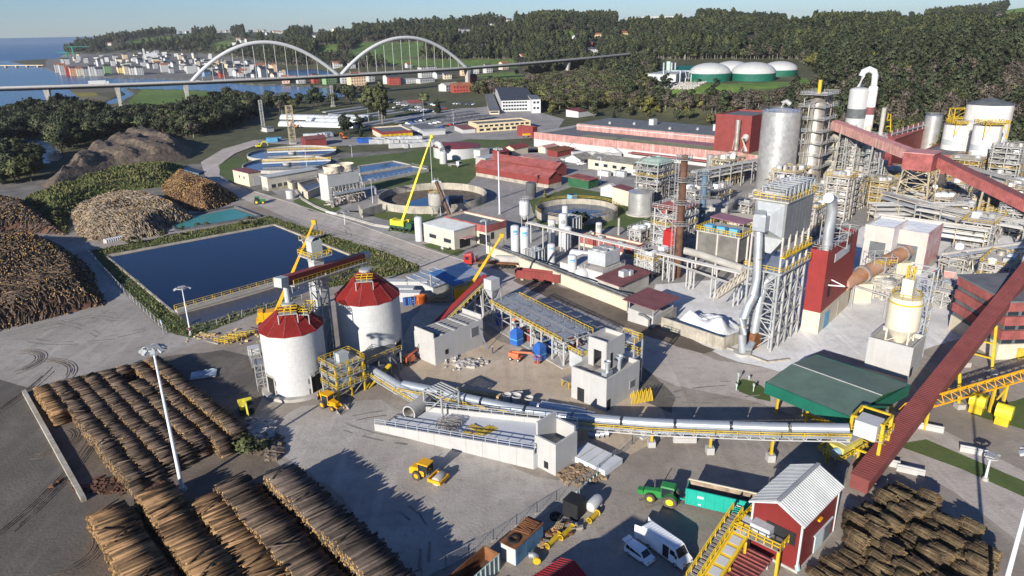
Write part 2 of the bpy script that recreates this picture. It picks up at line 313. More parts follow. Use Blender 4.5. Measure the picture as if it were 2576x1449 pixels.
def tank(name,label,x,y,w,yt,m='white',roof='dome',z0=0.,rise=.25,group=None,bands=None,rails=None,ladder=None,legs=None,cat='tank',n=28,rm=None,base=None,c=None,r=None,h=None):
 if c is None: c,r,h=cylfit(x,y,w,yt,z0)
 T=thing(name,label,cat,c,0,group); z=0
 if legs:
  z=legs; q=B()
  for i in range(4):
   t=PI/4+i*PI/2; q2=XB((r*.8*cos(t),r*.8*sin(t),0),(r*.8*cos(t),r*.8*sin(t),z+.2),.22); q2.o('leg','struct',T)
  XL([(r,z),(r*.3,z-min(z*.7,r))],n=n).o('hopper',m,T)
 b=XL([(r*.995,z),(r,z+.02),(r,h)],n=n)
 b.add([(r*.99*cos(2*PI*i/n),r*.99*sin(2*PI*i/n),z+.02) for i in range(n)],[tuple(range(n-1,-1,-1))]); b.o('wall',m,T)
 k=B()
 if roof=='dome': k.lathe([(r*1.004,h-.02)]+[(r*cos(t),h+rise*2*r*sin(t)) for t in np.linspace(.08,PI/2-.02,7)]+[(.001,h+rise*2*r)],n=n)
 elif roof=='cone': k.lathe([(r*1.03,h-.05),(r*1.03,h+.05),(r*.08,h+rise*2*r),(.001,h+rise*2*r)],n=n)
 elif roof=='flat': k.lathe([(r*1.01,h-.05),(r*1.01,h+.08),(.001,h+.12)],n=n)
 elif roof=='open': k.lathe([(r*.96,h-.1),(r*.96,h-min(3,h*.3)),(.001,h-min(3,h*.3))],n=n)
 k.o('roof' if roof!='open' else 'inner_wall',rm or m,T)
 if bands:
  for f in bands[0]:
   e=bands[2] if len(bands)>2 else .12
   XL([(r*1.001,h*f-e),(r+.05,h*f-e),(r+.05,h*f+e),(r*1.001,h*f+e)],n=n).o('band',bands[1],T)
 if rails: XR([(r*.97*cos(t),r*.97*sin(t),h) for t in np.linspace(0,2*PI,13)[:-1]],closed=1,w=.09).o('railing',rails,T)
 if ladder is not None:
  q=B(); ca,sa=cos(ladder),sin(ladder); rr=r+.25; px,py=-sa*.3,ca*.3
  for s in(-1,1): q.bar((rr*ca+s*px,rr*sa+s*py,0),(rr*ca+s*px,rr*sa+s*py,h+1),.08)
  for i in range(int(h/1.2)):
   z1=i*1.2+.4; q.bar((rr*ca-px,rr*sa-py,z1),(rr*ca+px,rr*sa+py,z1),.06)
  q.o('ladder','struct',T)
 if base: XL([(r+.8,0),(r+.8,.5),(.001,.5)],n=n).o('base',base,T)
 T['_d']=(r,r,h); return T
# ------------------------------------------------ terrain
Y=lambda y:('y',y)
COLS=[(-900,[(300,0),(500,-1.5),(900,-2),(1500,-2),(2600,-2),(3200,-9),(9000,-12)]),
(-100,[(300,0),(480,-1.2),(660,-1.5),(900,-2),(1500,-2),(2600,-2),(3000,-9),(9000,-12)]),
(120,[(300,0),(480,-1.2),(660,-1),(900,-1.6),(1500,-1),(1900,-.5),(2700,1),(3300,-9),(9000,-12)]),
(215,[(300,0),(480,-1),(660,-1),(900,-1),(1500,0),(2000,2),(2700,Y(131)),(3100,Y(113)),(3500,Y(110)),(4200,-9),(9000,-12)]),
(330,[(300,0),(600,-.5),(900,-1),(1450,0),(2000,3),(2500,Y(133)),(3000,Y(105)),(3400,Y(89)),(4200,20),(5200,-9),(9000,-12)]),
(480,[(300,0),(600,-.5),(900,-1),(1350,0),(1900,3),(2300,Y(133)),(2700,Y(108)),(3100,Y(88)),(3500,Y(80)),(4600,20),(9000,-12)]),
(640,[(300,0),(600,-.5),(900,-1),(1200,1),(1600,Y(160)),(2000,Y(124)),(2400,Y(100)),(3000,Y(80)),(3300,Y(77)),(4600,40),(9000,-12)]),
(760,[(300,0),(600,0),(900,-1),(1080,1),(1400,Y(165)),(1700,Y(125)),(2000,Y(100)),(2600,Y(84)),(3000,Y(74)),(4600,40),(9000,-12)]),
(880,[(300,0),(600,0),(900,-.5),(1050,2),(1250,Y(170)),(1500,Y(130)),(1800,Y(100)),(2400,Y(75)),(2800,Y(68)),(4600,40),(9000,0)]),
(1000,[(300,0),(600,0),(900,0),(1050,3),(1250,Y(165)),(1450,Y(128)),(1700,Y(95)),(2000,Y(72)),(2300,Y(66)),(4600,40),(9000,0)]),
(1150,[(300,0),(640,0),(900,2),(1050,6),(1250,Y(155)),(1450,Y(115)),(1650,Y(85)),(1900,Y(63)),(2200,Y(58)),(4600,40),(9000,0)]),
(1250,[(300,0),(660,0),(850,4),(1050,9),(1250,Y(150)),(1450,Y(110)),(1650,Y(80)),(1850,Y(55)),(2000,Y(50)),(4600,40),(9000,0)]),
(1400,[(300,0),(620,0),(900,2),(1000,4),(1100,12),(1220,Y(128)),(1330,Y(98)),(1450,Y(65)),(1600,Y(44)),(1750,Y(39)),(3000,60),(9000,0)]),
(1550,[(300,0),(580,0),(800,3),(1000,5),(1118,8),(1200,18),(1300,Y(105)),(1450,Y(75)),(1650,Y(48)),(1800,Y(42)),(3000,70),(9000,0)]),
(1660,[(300,0),(560,1),(610,14),(640,16),(800,15),(1000,15),(1250,19),(1330,Y(92)),(1450,Y(65)),(1700,Y(47)),(1850,Y(43)),(3000,70),(9000,0)]),
(1740,[(300,0),(545,1),(575,14),(600,20),(690,20),(800,Y(175)),(1000,Y(125)),(1200,Y(82)),(1400,Y(52)),(1600,Y(37)),(1700,Y(36)),(3000,60),(9000,0)]),
(1960,[(300,0),(520,1),(560,13),(590,20),(690,21),(800,Y(160)),(950,Y(118)),(1100,Y(80)),(1250,Y(60)),(1400,Y(52)),(3000,55),(9000,0)]),
(2060,[(300,0),(480,1),(540,12),(590,19),(680,22),(780,Y(150)),(900,Y(110)),(1050,Y(75)),(1200,Y(58)),(1350,Y(54)),(3000,60),(9000,0)]),
(2250,[(300,0),(430,1),(500,9),(580,Y(245)),(680,Y(185)),(800,Y(135)),(950,Y(88)),(1100,Y(63)),(1250,Y(55)),(3000,Y(48)),(3600,Y(47)),(9000,0)]),
(2450,[(300,0),(390,1),(460,10),(540,Y(245)),(640,Y(185)),(760,Y(130)),(900,Y(88)),(1050,Y(63)),(1250,Y(56)),(2400,Y(38)),(3000,Y(26)),(9000,0)]),
(2576,[(300,0),(370,1),(440,10),(520,Y(250)),(620,Y(185)),(740,Y(130)),(880,Y(88)),(1030,Y(64)),(1250,Y(57)),(2200,Y(30)),(2800,Y(12)),(9000,0)]),
(3400,[(300,0),(360,1),(430,10),(520,20),(620,38),(740,52),(880,62),(1030,70),(1250,75),(2200,110),(2800,135),(9000,0)])]
RG=np.geomspace(60,9000,340)
def _cols():
 az=[]; tab=[]
 for x,l in COLS:
  a,b,_=ray(x,96-.0205*x); az.append(math.atan2(a,b)); rr=[];zz=[]
  for r,s in l:
   rr.append(math.log(r)); zz.append(H+r*ray(x,s[1])[2]-12.5*min(1,max(0,(r-650)/300))*(1 if x>700 else .6) if isinstance(s,tuple) else s)
  tab.append(np.interp(np.log(RG),rr,zz))
 return np.array(az),np.array(tab)
CAZ,CTAB=_cols()
def vnoise(X,Yy,s,seed=0):
 x=X/s; y=Yy/s; xi=np.floor(x).astype(int); yi=np.floor(y).astype(int); fx=x-xi; fy=y-yi; fx=fx*fx*(3-2*fx); fy=fy*fy*(3-2*fy)
 def h(i,j): n=(i*374761393+j*668265263+seed*1274126177)&0x7fffffff; n=((n^(n>>13))*1103515245)&0x7fffffff; return (n%10007)/10007.
 return (h(xi,yi)*(1-fx)+h(xi+1,yi)*fx)*(1-fy)+(h(xi,yi+1)*(1-fx)+h(xi+1,yi+1)*fx)*fy
def inpoly(px,py,poly):
 c=np.zeros(np.shape(px),bool); n=len(poly)
 for i in range(n):
  x0,y0=poly[i]; x1,y1=poly[(i+1)%n]
  if y0==y1: continue
  c^=((y0>py)!=(y1>py))&(px<(x1-x0)*(py-y0)/(y1-y0)+x0)
 return c
RIVER=[[(-300,149),(0,151),(110,171),(140,186),(225,194),(275,198),(400,200),(480,203),(560,208),(644,216),(720,216),(814,221),(884,233),(860,245),(749,248),(700,241),(610,233),(480,226),(357,224),(300,222),(180,212),(60,214),(30,209),(0,207),(-300,204)],
[(-300,420),(-100,404),(0,371),(60,350),(118,350),(158,395),(100,414),(88,383),(0,420)],[(296,222),(312,222),(335,236),(300,256),(272,262),(268,257),(318,238)],[(186,286),(205,277),(208,284),(188,293)],[(402,292),(425,287),(428,296),(405,303)]]
RIVW=[[tuple(at(x,y,-1.2)[:2]) for x,y in p] for p in RIVER]
def hz(X,Yy):
 X=np.asarray(X,float); Yy=np.asarray(Yy,float); r=np.hypot(X,Yy); a=np.arctan2(X,Yy)
 i=np.clip(np.searchsorted(CAZ,a)-1,0,len(CAZ)-2); fa=np.clip((a-CAZ[i])/(CAZ[i+1]-CAZ[i]),0,1); fa=fa*fa*(3-2*fa)
 lr=np.clip((np.log(np.maximum(r,60))-math.log(60))/(math.log(9000)-math.log(60))*(len(RG)-1),0,len(RG)-1.001); j=lr.astype(int); fr=lr-j
 z=(CTAB[i,j]*(1-fr)+CTAB[i,j+1]*fr)*(1-fa)+(CTAB[i+1,j]*(1-fr)+CTAB[i+1,j+1]*fr)*fa
 w=np.clip((z-4)/20,0,1)*np.clip((r-500)/400,0,1)
 z=z+w*((vnoise(X,Yy,140,1)-.5)*10+(vnoise(X,Yy,55,2)-.5)*5)
 for p in RIVW: z=np.where(inpoly(X,Yy,p),-4.5,z)
 return z
def gp(x,y,rmax=6000):
 a,b,c=ray(x,y); R=np.geomspace(70,rmax,1500); g=hz(a*R,b*R); zz=H+c*R; k=np.where(zz<=g)[0]; r=R[k[0]] if len(k) else R[np.argmin(np.where(R>900,(zz-g)/R,9))]
 return V(a*r,b*r,float(hz(a*r,b*r)))
FIELDS=[((.10,.16,.03),[(786,82),(884,82),(890,68),(784,70)]),((.17,.11,.075),[(789,90),(846,90),(846,80),(789,80)]),((.10,.16,.03),[(790,138),(852,128),(850,110),(800,116)]),((.08,.13,.03),[(864,152),(1069,140),(1069,108),(900,106)]),
((.09,.15,.03),[(300,122),(475,100),(490,86),(330,100)]),((.10,.15,.03),[(520,128),(650,118),(650,98),(540,106)]),((.09,.16,.03),[(1382,97),(1446,97),(1443,78),(1385,78)]),((.10,.17,.03),[(1620,52),(1710,52),(1735,40),(1610,40)]),((.12,.2,.035),[(2490,54),(2620,54),(2620,14),(2540,16),(2520,44)]),
((.11,.18,.03),[(1660,236),(1700,246),(2040,214),(2030,196),(1990,205),(1740,213),(1690,226)]),((.09,.15,.03),[(830,140),(870,150),(1080,170),(1300,172),(1300,150),(1050,150)]),
((.105,.165,.03),[(310,268),(440,285),(610,240),(612,233),(480,226),(357,225)]),((.20,.17,.03),[(0,230),(230,228),(250,240),(0,250)]),((.13,.11,.06),[(0,250),(250,240),(330,262),(260,275),(0,270)]),((.11,.15,.04),[(205,305),(320,292),(300,308),(210,312)]),((.10,.15,.03),[(1180,190),(1260,205),(1330,200),(1300,180)]),
((.12,.11,.07),[(0,207),(180,213),(300,222),(300,232),(0,236)]),((.16,.15,.11),[(560,218),(700,224),(830,228),(830,216),(560,208)])]
TOWNP=[(112,172),(140,186),(275,198),(480,203),(560,206),(700,205),(760,195),(640,150),(480,133),(330,133),(200,136),(120,140)]
def build_terrain():
 az=np.concatenate([np.linspace(-1.3,-.72,60)[:-1],np.linspace(-.72,.72,760),np.linspace(.72,1.3,60)[1:]])
 R=np.concatenate([[1,30],np.geomspace(60,9000,330)]); A,RR=np.meshgrid(az,R,indexing='ij'); X=RR*np.sin(A); Yy=RR*np.cos(A); Z=hz(X,Yy)
 Z=np.where(RR<330,np.minimum(Z,-.02),Z)
 n,m=X.shape; vs=np.stack([X,Yy,Z],-1).reshape(-1,3); ii=np.arange(n-1)[:,None]*m+np.arange(m-1)[None,:]; fs=np.stack([ii,ii+m,ii+m+1,ii+1],-1).reshape(-1,4)[:,::-1]
 me=bpy.data.meshes.new('ground'); me.vertices.add(len(vs)); me.vertices.foreach_set('co',vs.ravel()); me.loops.add(fs.size); me.loops.foreach_set('vertex_index',fs.ravel().astype(np.int32)); me.polygons.add(len(fs)); me.polygons.foreach_set('loop_start',np.arange(0,fs.size,4,dtype=np.int32)); me.polygons.foreach_set('use_smooth',np.ones(len(fs),bool)); me.update(calc_edges=True); me.validate()
 px=proj(vs); col=np.tile(np.array([.075,.075,.035]),(len(vs),1)); r=np.hypot(vs[:,0],vs[:,1])
 nz=vnoise(vs[:,0],vs[:,1],60,5)[:,None]; col=col*(.75+.5*nz)
 col[r<420]=(.17,.155,.135)
 col[inpoly(px[:,0],px[:,1],TOWNP)&(r>800)]=(.16,.15,.14)
 for c,p in FIELDS:
  k=inpoly(px[:,0],px[:,1],p)&(r>420); col[k]=np.array(c)*(.8+.4*nz[k])
 ca=me.color_attributes.new('cover','FLOAT_COLOR','POINT'); ca.data.foreach_set('color',np.concatenate([col,np.ones((len(vs),1))],1).ravel().astype(np.float32))
 m=mat('terrain',(.1,.1,.05),.95,var=.25,ns=.05,bump=.3,bs=.3); t=m.node_tree; p=t.nodes['Principled BSDF']; src=p.inputs['Base Color'].links[0].from_socket
 at_=t.nodes.new('ShaderNodeAttribute'); at_.attribute_name='cover'; q=t.nodes.new('ShaderNodeTexNoise'); q.inputs['Scale'].default_value=.12; q.inputs['Detail'].default_value=8; g=t.nodes.new('ShaderNodeNewGeometry'); t.links.new(g.outputs['Position'],q.inputs['Vector'])
 mr=t.nodes.new('ShaderNodeMapRange'); mr.inputs[1].default_value=.25; mr.inputs[2].default_value=.75; mr.inputs[3].default_value=.6; mr.inputs[4].default_value=1.35; t.links.new(q.outputs[0],mr.inputs[0])
 mx=t.nodes.new('ShaderNodeMix'); mx.data_type='RGBA'; mx.blend_type='MULTIPLY'; mx.inputs[0].default_value=1; t.links.new(at_.outputs['Color'],mx.inputs[6]); t.links.new(mr.outputs[0],mx.inputs[7]); t.links.new(mx.outputs[2],p.inputs['Base Color'])
 me.materials.append(m); o=bpy.data.objects.new('ground',me); COL.objects.link(o); struct(o)
build_terrain()
struct(B().sheet([(-2600,300,-1.2),(400,300,-1.2),(400,2300,-1.2),(-4000,2300,-1.2)]).o('river','river'))
struct(B().sheet([(-60000,2290,-1.25),(60000,2290,-1.25),(60000,90000,-1.25),(-60000,90000,-1.25)]).o('sea','sea'))
# ------------------------------------------------ ground surfaces of the plant, each a thin sheet on the one below
LV=[0.0]
def pxpoly(pts,z): return [tuple(at(x,y,z)) for x,y in pts]
def densify(pts,step,jit=0.,seed=1):
 r=RR(seed); out=[]
 n=len(pts)
 for i in range(n):
  p,q=V(*pts[i]),V(*pts[(i+1)%n]); k=max(1,int(NRM((q-p)[:2])/step))
  for j in range(k):
   c=p+(q-p)*j/k
   if jit and j: c=c+V(r.uniform(-jit,jit),r.uniform(-jit,jit),0)
   out.append(tuple(c))
 return out
def patch(name,pts,m,z,jit=0.,step=4.):
 P=pxpoly(pts,z)
 if jit: P=densify(P,step,jit)
 return struct(B().sheet(P).o(name,m))
def groundmat(n,c,c2,c3,rough=.92):
 """trodden yard: three tones mixed by large and small noise, tyre-track streaks, grit"""
 m=mat(n,c,rough,var=.2,ns=.06,c2=c2,bump=.06,bs=2.5); t=m.node_tree; p=t.nodes['Principled BSDF']; N=t.nodes.new; L=t.links.new; src=p.inputs['Base Color'].links[0].from_socket; g=N('ShaderNodeNewGeometry')
 def lay(src,scale,lo,hi,colr,amt,mapping=None,det=8):
  q=N('ShaderNodeTexNoise'); q.inputs['Scale'].default_value=scale; q.inputs['Detail'].default_value=det; q.inputs['Roughness'].default_value=.62
  if mapping:
   mp=N('ShaderNodeMapping'); mp.inputs['Rotation'].default_value=(0,0,mapping[0]); mp.inputs['Scale'].default_value=mapping[1]; L(g.outputs['Position'],mp.inputs[0]); L(mp.outputs[0],q.inputs['Vector'])
  else: L(g.outputs['Position'],q.inputs['Vector'])
  r=N('ShaderNodeMapRange'); r.inputs[1].default_value=lo; r.inputs[2].default_value=hi; r.inputs[4].default_value=amt; L(q.outputs[0],r.inputs[0])
  x=N('ShaderNodeMix'); x.data_type='RGBA'; L(r.outputs[0],x.inputs[0]); L(src,x.inputs[6]); x.inputs[7].default_value=(*colr,1); return x.outputs[2]
 s=lay(src,.035,.46,.6,c3,.85); s=lay(s,.09,.5,.66,tuple(v*.62 for v in c),.6); s=lay(s,.5,.5,.72,tuple(v*.58 for v in c),.6); s=lay(s,.35,.55,.7,tuple(v*.62 for v in c),.5,(.76,(1,.06,1))); s=lay(s,.4,.58,.7,tuple(min(1,v*1.3) for v in c),.4,(-.82,(1,.08,1))); s=lay(s,.22,.56,.68,tuple(min(1,v*1.35) for v in c),.5,(.76,(1,.12,1))); s=lay(s,1.2,.56,.7,tuple(v*.5 for v in c),.5); s=lay(s,4,.45,.8,tuple(v*.7 for v in c),.6,det=3)
 L(s,p.inputs['Base Color']); return m
groundmat('yard',(.31,.265,.22),(.25,.21,.172),(.37,.325,.275)); groundmat('yard_dark',(.135,.118,.10),(.10,.086,.072),(.185,.16,.135)); groundmat('dirt',(.50,.40,.29),(.42,.33,.235),(.58,.48,.37)); groundmat('road',(.46,.40,.345),(.40,.35,.30),(.50,.445,.39)); groundmat('lime_ground',(.74,.72,.69),(.62,.59,.55),(.8,.79,.77)); groundmat('mud',(.15,.118,.09),(.11,.085,.065),(.2,.16,.12)); groundmat('apron',(.34,.305,.265),(.29,.26,.225),(.41,.375,.335)); groundmat('pale_yard',(.40,.36,.315),(.32,.285,.245),(.48,.44,.39)); groundmat('asphalt',(.31,.29,.27),(.26,.245,.225),(.36,.335,.31))
groundmat('lawn',(.085,.125,.03),(.11,.12,.045),(.07,.105,.025)); groundmat('rough_grass',(.075,.10,.028),(.12,.11,.05),(.055,.09,.02))
patch('yard_ground',[(-250,640),(230,560),(640,500),(1300,380),(2600,330),(3300,520),(3300,2200),(-900,2200)],'yard',.0)
patch('dark_yard_ground',[(-300,890),(75,960),(140,1020),(215,1260),(300,1449),(330,1800),(-500,1800)],'yard_dark',.008,.6)
patch('log_yard_ground',[(70,985),(330,900),(560,935),(640,1110),(1010,1449),(1060,1700),(200,1700),(215,1270)],'mud',.010,.5)
patch('plant_ground',[(1060,700),(1290,650),(1800,885),(1925,915),(2230,700),(2576,560),(3200,430),(2700,340),(1300,385),(900,470),(640,455)],'asphalt',.006)
patch('lime_ground',[(1640,815),(1815,895),(1960,935),(2070,880),(2200,915),(2420,850),(2576,740),(2700,600),(2200,560),(1850,700),(1650,715)],'lime_ground',.012,.5)
patch('dirt_ground',[(985,900),(1060,765),(1130,770),(1260,860),(1500,930),(1640,985),(1690,1090),(1520,1180),(1440,1215),(1300,1140),(1040,1000)],'dirt',.014,.6)
patch('wet_shade_ground',[(400,900),(560,880),(650,900),(660,1000),(610,1080),(560,1020)],'yard_dark',.013,.6)  # dark tone is wet mud plus the log rows' shadow painted in
patch('stained_ground',[(1500,900),(1560,885),(1640,940),(1700,1000),(1690,1040),(1620,1010),(1560,960)],'yard_dark',.0215,.5,3.)
patch('dirt_strip',[(1290,705),(1330,690),(1480,745),(1600,790),(1660,815),(1800,880),(1770,890),(1640,850),(1480,790),(1380,750)],'mud',.0225,.5,3.)
patch('fresh_gravel',[(1120,1215),(1230,1190),(1290,1225),(1250,1265),(1170,1245)],'yard_dark',.0035,.3,2.)
patch('pale_ground',[(690,1070),(760,1020),(960,1005),(1180,1120),(1350,1200),(1480,1212),(1420,1265),(1300,1330),(1080,1449),(980,1460),(860,1250),(715,1150)],'pale_yard',.0045,.5,3.)
patch('road',[(505,408),(560,375),(640,352),(660,360),(592,385),(560,408),(552,440),(590,465),(640,480),(720,505),(900,562),(1075,625),(1290,690),(1480,760),(1640,830),(1800,905),(1925,925),(2330,1060),(2576,1185),(3000,1450),(3000,1700),(2300,1160),(1900,1010),(1700,970),(1560,905),(1300,800),(1130,710),(1050,672),(860,605),(720,548),(640,512),(560,480),(515,440)],'road',.020)
patch('quay_road',[(85,600),(200,610),(390,560),(480,520),(500,535),(420,590),(250,605),(215,630),(310,740),(410,835),(480,845),(700,775),(1060,690),(1090,700),(850,765),(660,830),(480,868),(395,900),(70,975),(-200,900),(-200,840),(0,825),(265,768)],'apron',.018,.3)
patch('crossing_road',[(640,352),(800,345),(1000,345),(1290,335),(1400,325),(1400,342),(1290,350),(1000,362),(800,368),(660,360)],'asphalt',.016)
patch('weighbridge_road',[(2240,1110),(2330,1125),(2576,1245),(2900,1420),(2900,1500),(2576,1340),(2250,1150)],'road',.022)
patch('verge',[(2250,1118),(2330,1105),(2576,1210),(2900,1380),(2900,1420),(2576,1250),(2420,1180)],'lawn',.030)
patch('junction',[(990,300),(1100,280),(1240,262),(1330,275),(1420,300),(1400,330),(1290,345),(1000,348)],'asphalt',.017,.4,8.)
patch('traffic_island',[(1850,962),(1868,953),(1900,960),(1935,985),(1938,1010),(1905,1003),(1860,985)],'lawn',.034,.1,1.)
for k,pts in enumerate([[(550,415),(575,400),(620,395),(640,470),(590,462),(556,440)],[(735,506),(765,492),(840,510),(860,524),(830,540),(780,530)],[(850,533),(880,530),(1000,560),(985,580),(1060,592),(1100,540),(950,530)],[(1060,615),(1090,611),(1170,630),(1150,645),(1105,632)],[(850,400),(1000,385),(1080,372),(1150,368),(1240,400),(1170,470),(950,476),(915,470),(890,420)],[(1330,505),(1440,470),(1530,488),(1580,500),(1640,545),(1640,610),(1560,570),(1500,580),(1360,580)],[(1080,370),(1180,350),(1280,352),(1270,372),(1180,368)],[(1560,560),(1640,550),(1650,600),(1600,600)],[(2440,1040),(2576,1000),(2700,1060),(2700,1130),(2576,1080)]]):
 patch('lawn',pts,'lawn',.026+.0004*k,.35,2.)
patch('yard_puddle',[(575,503),(598,496),(606,501),(590,509)],'pondw',.03,.4,1.)
_mk=mat('roadpaint',(.62,.6,.56),.8,var=.25)
_rd=None
def dash(p,q,w):
 a,b=at(*p,.026),at(*q,.026); d=(b-a)/NRM(b-a); n=V(-d[1],d[0],0)*w/2
 o=B().sheet([a-n,b-n,b+n,a+n]).o('road_marking',_mk,bpy.data.objects['road']); return o
for i in range(7):
 t=i/7; dash((1040+40*i*.62,648+3-2.6*i*.9),(1052+40*i*.62,654-2.6*i*.9),.5)
for i in range(20):
 t0,t1=i/20,(i+.5)/20; p=lambda t:(740+(1080-740)*t,529+(655-529)*t); dash(p(t0),p(t1),.14)
kb=B();
for pts in ([(592,466),(640,482),(720,507),(900,564),(1075,627),(1180,660)],):
 Q=[at(x,y,.0) for x,y in pts]
 for p,q in zip(Q[:-1],Q[1:]): kb.bar(p+V(0,0,.06),q+V(0,0,.06),.25,.13)
_k=tag(kb.o('kerb','conc'),'pale concrete kerb along the lawn side of the plant road','kerb')
# ------------------------------------------------ effluent lagoon with its embankment
def lagoon():
 rim=[(268,640),(690,564),(878,640),(905,672),(765,690),(720,712),(455,790),(432,778)]
 T=B(); z=-.5
 struct(B().sheet(pxpoly([(270,648),(690,568),(880,645),(760,695),(440,787)],.06)).o('lagoon_water','pondw'))
 struct(B().sheet(pxpoly([(448,792),(600,752),(770,700),(860,672),(905,672),(720,758),(600,795),(480,818)],.05)).o('settling_pool','sludge'))
 k=B(); L=[at(x,y,0) for x,y in [(268,646),(690,566),(880,642)]]
 for p,q in zip(L[:-1],L[1:]): k.bar(p+V(0,0,.2),q+V(0,0,.2),0.7,.4)
 q0,q1=at(268,646),at(440,790); k.bar(q0+V(0,0,.2),q1+V(0,0,.2),.5,.4)
 tag(k.o('lagoon_coping','conc_old'),'stained concrete coping edging the dark effluent lagoon','coping')
 T=thing('lagoon_walkway','narrow concrete walkway with yellow railings dividing lagoon and settling pool','walkway',at(444,788))
 a,b=at(444,788),at(790,690); w=B(); w.bar(a+V(0,0,.5),b+V(0,0,.5),1.6,.7); w.o('walkway_beam','conc',T,W=1)
 n=V(*(np.cross((b-a)/NRM(b-a),(0,0,1.))))
 for s in (-.7,.7): XR([a+n*s+V(0,0,.85),b+n*s+V(0,0,.85)],1.1,2.4,.1).o('railing','yellow_old',T,W=1)
 T=thing('jetty','small yellow railed jetty reaching into the far side of lagoon','jetty',at(768,612))
 a,b=at(757,614),at(812,598); XB(a+V(0,0,1.2),b+V(0,0,1.2),1.8,.3).o('deck','conc',T,W=1); n=V(*(np.cross((b-a)/NRM(b-a),(0,0,1.))))
 for s in (-.8,.8): XR([a+n*s+V(0,0,1.35),b+n*s+V(0,0,1.35)],1.1,1.6,.1).o('railing','yellow',T,W=1)
 for f in (.1,.5,.9): XB(a+(b-a)*f,a+(b-a)*f+V(0,0,1.2),.4).o('post','conc',T,W=1)
 T=thing('covered_pond','shallow rectangular pond of turquoise water beside log heap','pond',at(435,580))
 B().sheet(pxpoly([(425,557),(585,525),(645,545),(447,578)],.35)).o('water','tealw',T,W=1)
 q=[at(x,y) for x,y in [(418,555),(590,521),(655,546),(445,582)]]; k=B()
 for i in range(4): k.bar(q[i]+V(0,0,.3),q[(i+1)%4]+V(0,0,.3),.7,.75)
 k.o('rim','grey_dark',T,W=1)
lagoon()
# ------------------------------------------------ trees
def leafcloud(blobs,n,size,seed,flat=.75,hollow=.55):
 """n leaf-spray quads spread through a set of ellipsoid clumps (x,y,z,rx,ry,rz)"""
 g=np.random.default_rng(seed); w=np.array([b[3]*b[4]*b[5] for b in blobs])**.67; w/=w.sum(); k=g.choice(len(blobs),n,p=w); bl=np.array(blobs)[k]
 d=g.normal(size=(n,3)); d/=NRM(d,axis=1)[:,None]; rad=(hollow+(1-hollow)*g.random(n))[:,None]*(1+.18*g.normal(size=(n,1)))
 c=bl[:,:3]+d*bl[:,3:]*rad
 nrm=d+.7*g.normal(size=(n,3)); nrm/=NRM(nrm,axis=1)[:,None]; a=np.cross(nrm,g.normal(size=(n,3))); a/=NRM(a,axis=1)[:,None]; b=np.cross(nrm,a)
 s=size*(.6+.8*g.random(n))[:,None]; a=a*s; b=b*s*(.55+.5*g.random(n))[:,None]
 v=np.stack([c-a*.9-b*.3,c-b,c+a*.9+b*.2,c+b],1).reshape(-1,3); f=np.arange(4*n).reshape(n,4)
 m=np.array(blobs)[:,:3].mean(0); k=c-m; k/=NRM(k,axis=1)[:,None]+1e-6; q=d*.7+k*.8+.25*nrm; q/=NRM(q,axis=1)[:,None]; return v,f,np.repeat(q,4,0)
def qmesh(name,v,f,m,nr=None):
 me=bpy.data.meshes.new(name); me.vertices.add(len(v)); me.vertices.foreach_set('co',np.asarray(v,np.float32).ravel()); k=f.shape[1]; me.loops.add(f.size); me.loops.foreach_set('vertex_index',f.ravel().astype(np.int32)); me.polygons.add(len(f)); me.polygons.foreach_set('loop_start',np.arange(0,f.size,k,dtype=np.int32)); me.update(calc_edges=True); me.materials.append(C(m))
 if nr is not None: me.polygons.foreach_set('use_smooth',np.ones(len(f),bool)); me.normals_split_custom_set([tuple(x) for x in nr.tolist()])
 return me
def trunkmesh(h,r,seed,limbs=5,top=.75,spread=2.2,m='trunk'):
 g=RR(seed); b=B(); p=[V(0,0,-.4)]
 for i in range(4): p.append(V(g.uniform(-.2,.2),g.uniform(-.2,.2),h*top*(i+1)/4))
 for i in range(4): b.cyl(p[i],p[i+1],r*(1-.22*i),r*(1-.22*(i+1)),n=6,caps=False)
 for i in range(limbs):
  z=h*g.uniform(.25,top); t=g.uniform(0,6.28); q=V(0,0,z); e=q+V(cos(t)*spread*g.uniform(.6,1.2),sin(t)*spread*g.uniform(.6,1.2),h*g.uniform(.12,.3)); b.cyl(q,e,r*.4,r*.1,n=4,caps=False)
 return b.mesh('trunk',m)
def crown_round(h,w,seed,nb=9):
 g=RR(seed); return [(g.uniform(-.55,.55)*w,g.uniform(-.55,.55)*w,h*g.uniform(.38,.88),w*g.uniform(.35,.6),w*g.uniform(.35,.6),h*g.uniform(.10,.19)) for _ in range(nb)]
def crown_tall(h,w,seed,nb=11):
 g=RR(seed); o=[]
 for i in range(nb):
  f=.36+.62*i/nb; k=w*(1-.75*abs(f-.58)**1.1*1.6); o.append((g.uniform(-.5,.5)*k,g.uniform(-.5,.5)*k,h*f,k*g.uniform(.3,.55),k*g.uniform(.3,.55),h*g.uniform(.06,.11)))
 return o
def crown_cone(h,w,seed,nb=10):
 g=RR(seed); return [(g.uniform(-.1,.1)*w,g.uniform(-.1,.1)*w,h*(.12+.85*i/nb),w*.62*(1.05-i/nb),w*.62*(1.05-i/nb),h*.09) for i in range(nb)]
SPEC={}; NRS={}
def species(k,blobs,n,size,leaf,h,r,trunk='trunk',limbs=5,hollow=.5,spread=2.2,top=.75):
 v,f,nr=leafcloud(blobs,n,size,hash(k)%1000 if False else sum(map(ord,k)),hollow=hollow); SPEC[k]=(trunkmesh(h,r,sum(map(ord,k)),limbs,top,spread,trunk),qmesh('crown_'+k,v,f,leaf,nr)); NRS[k]=nr
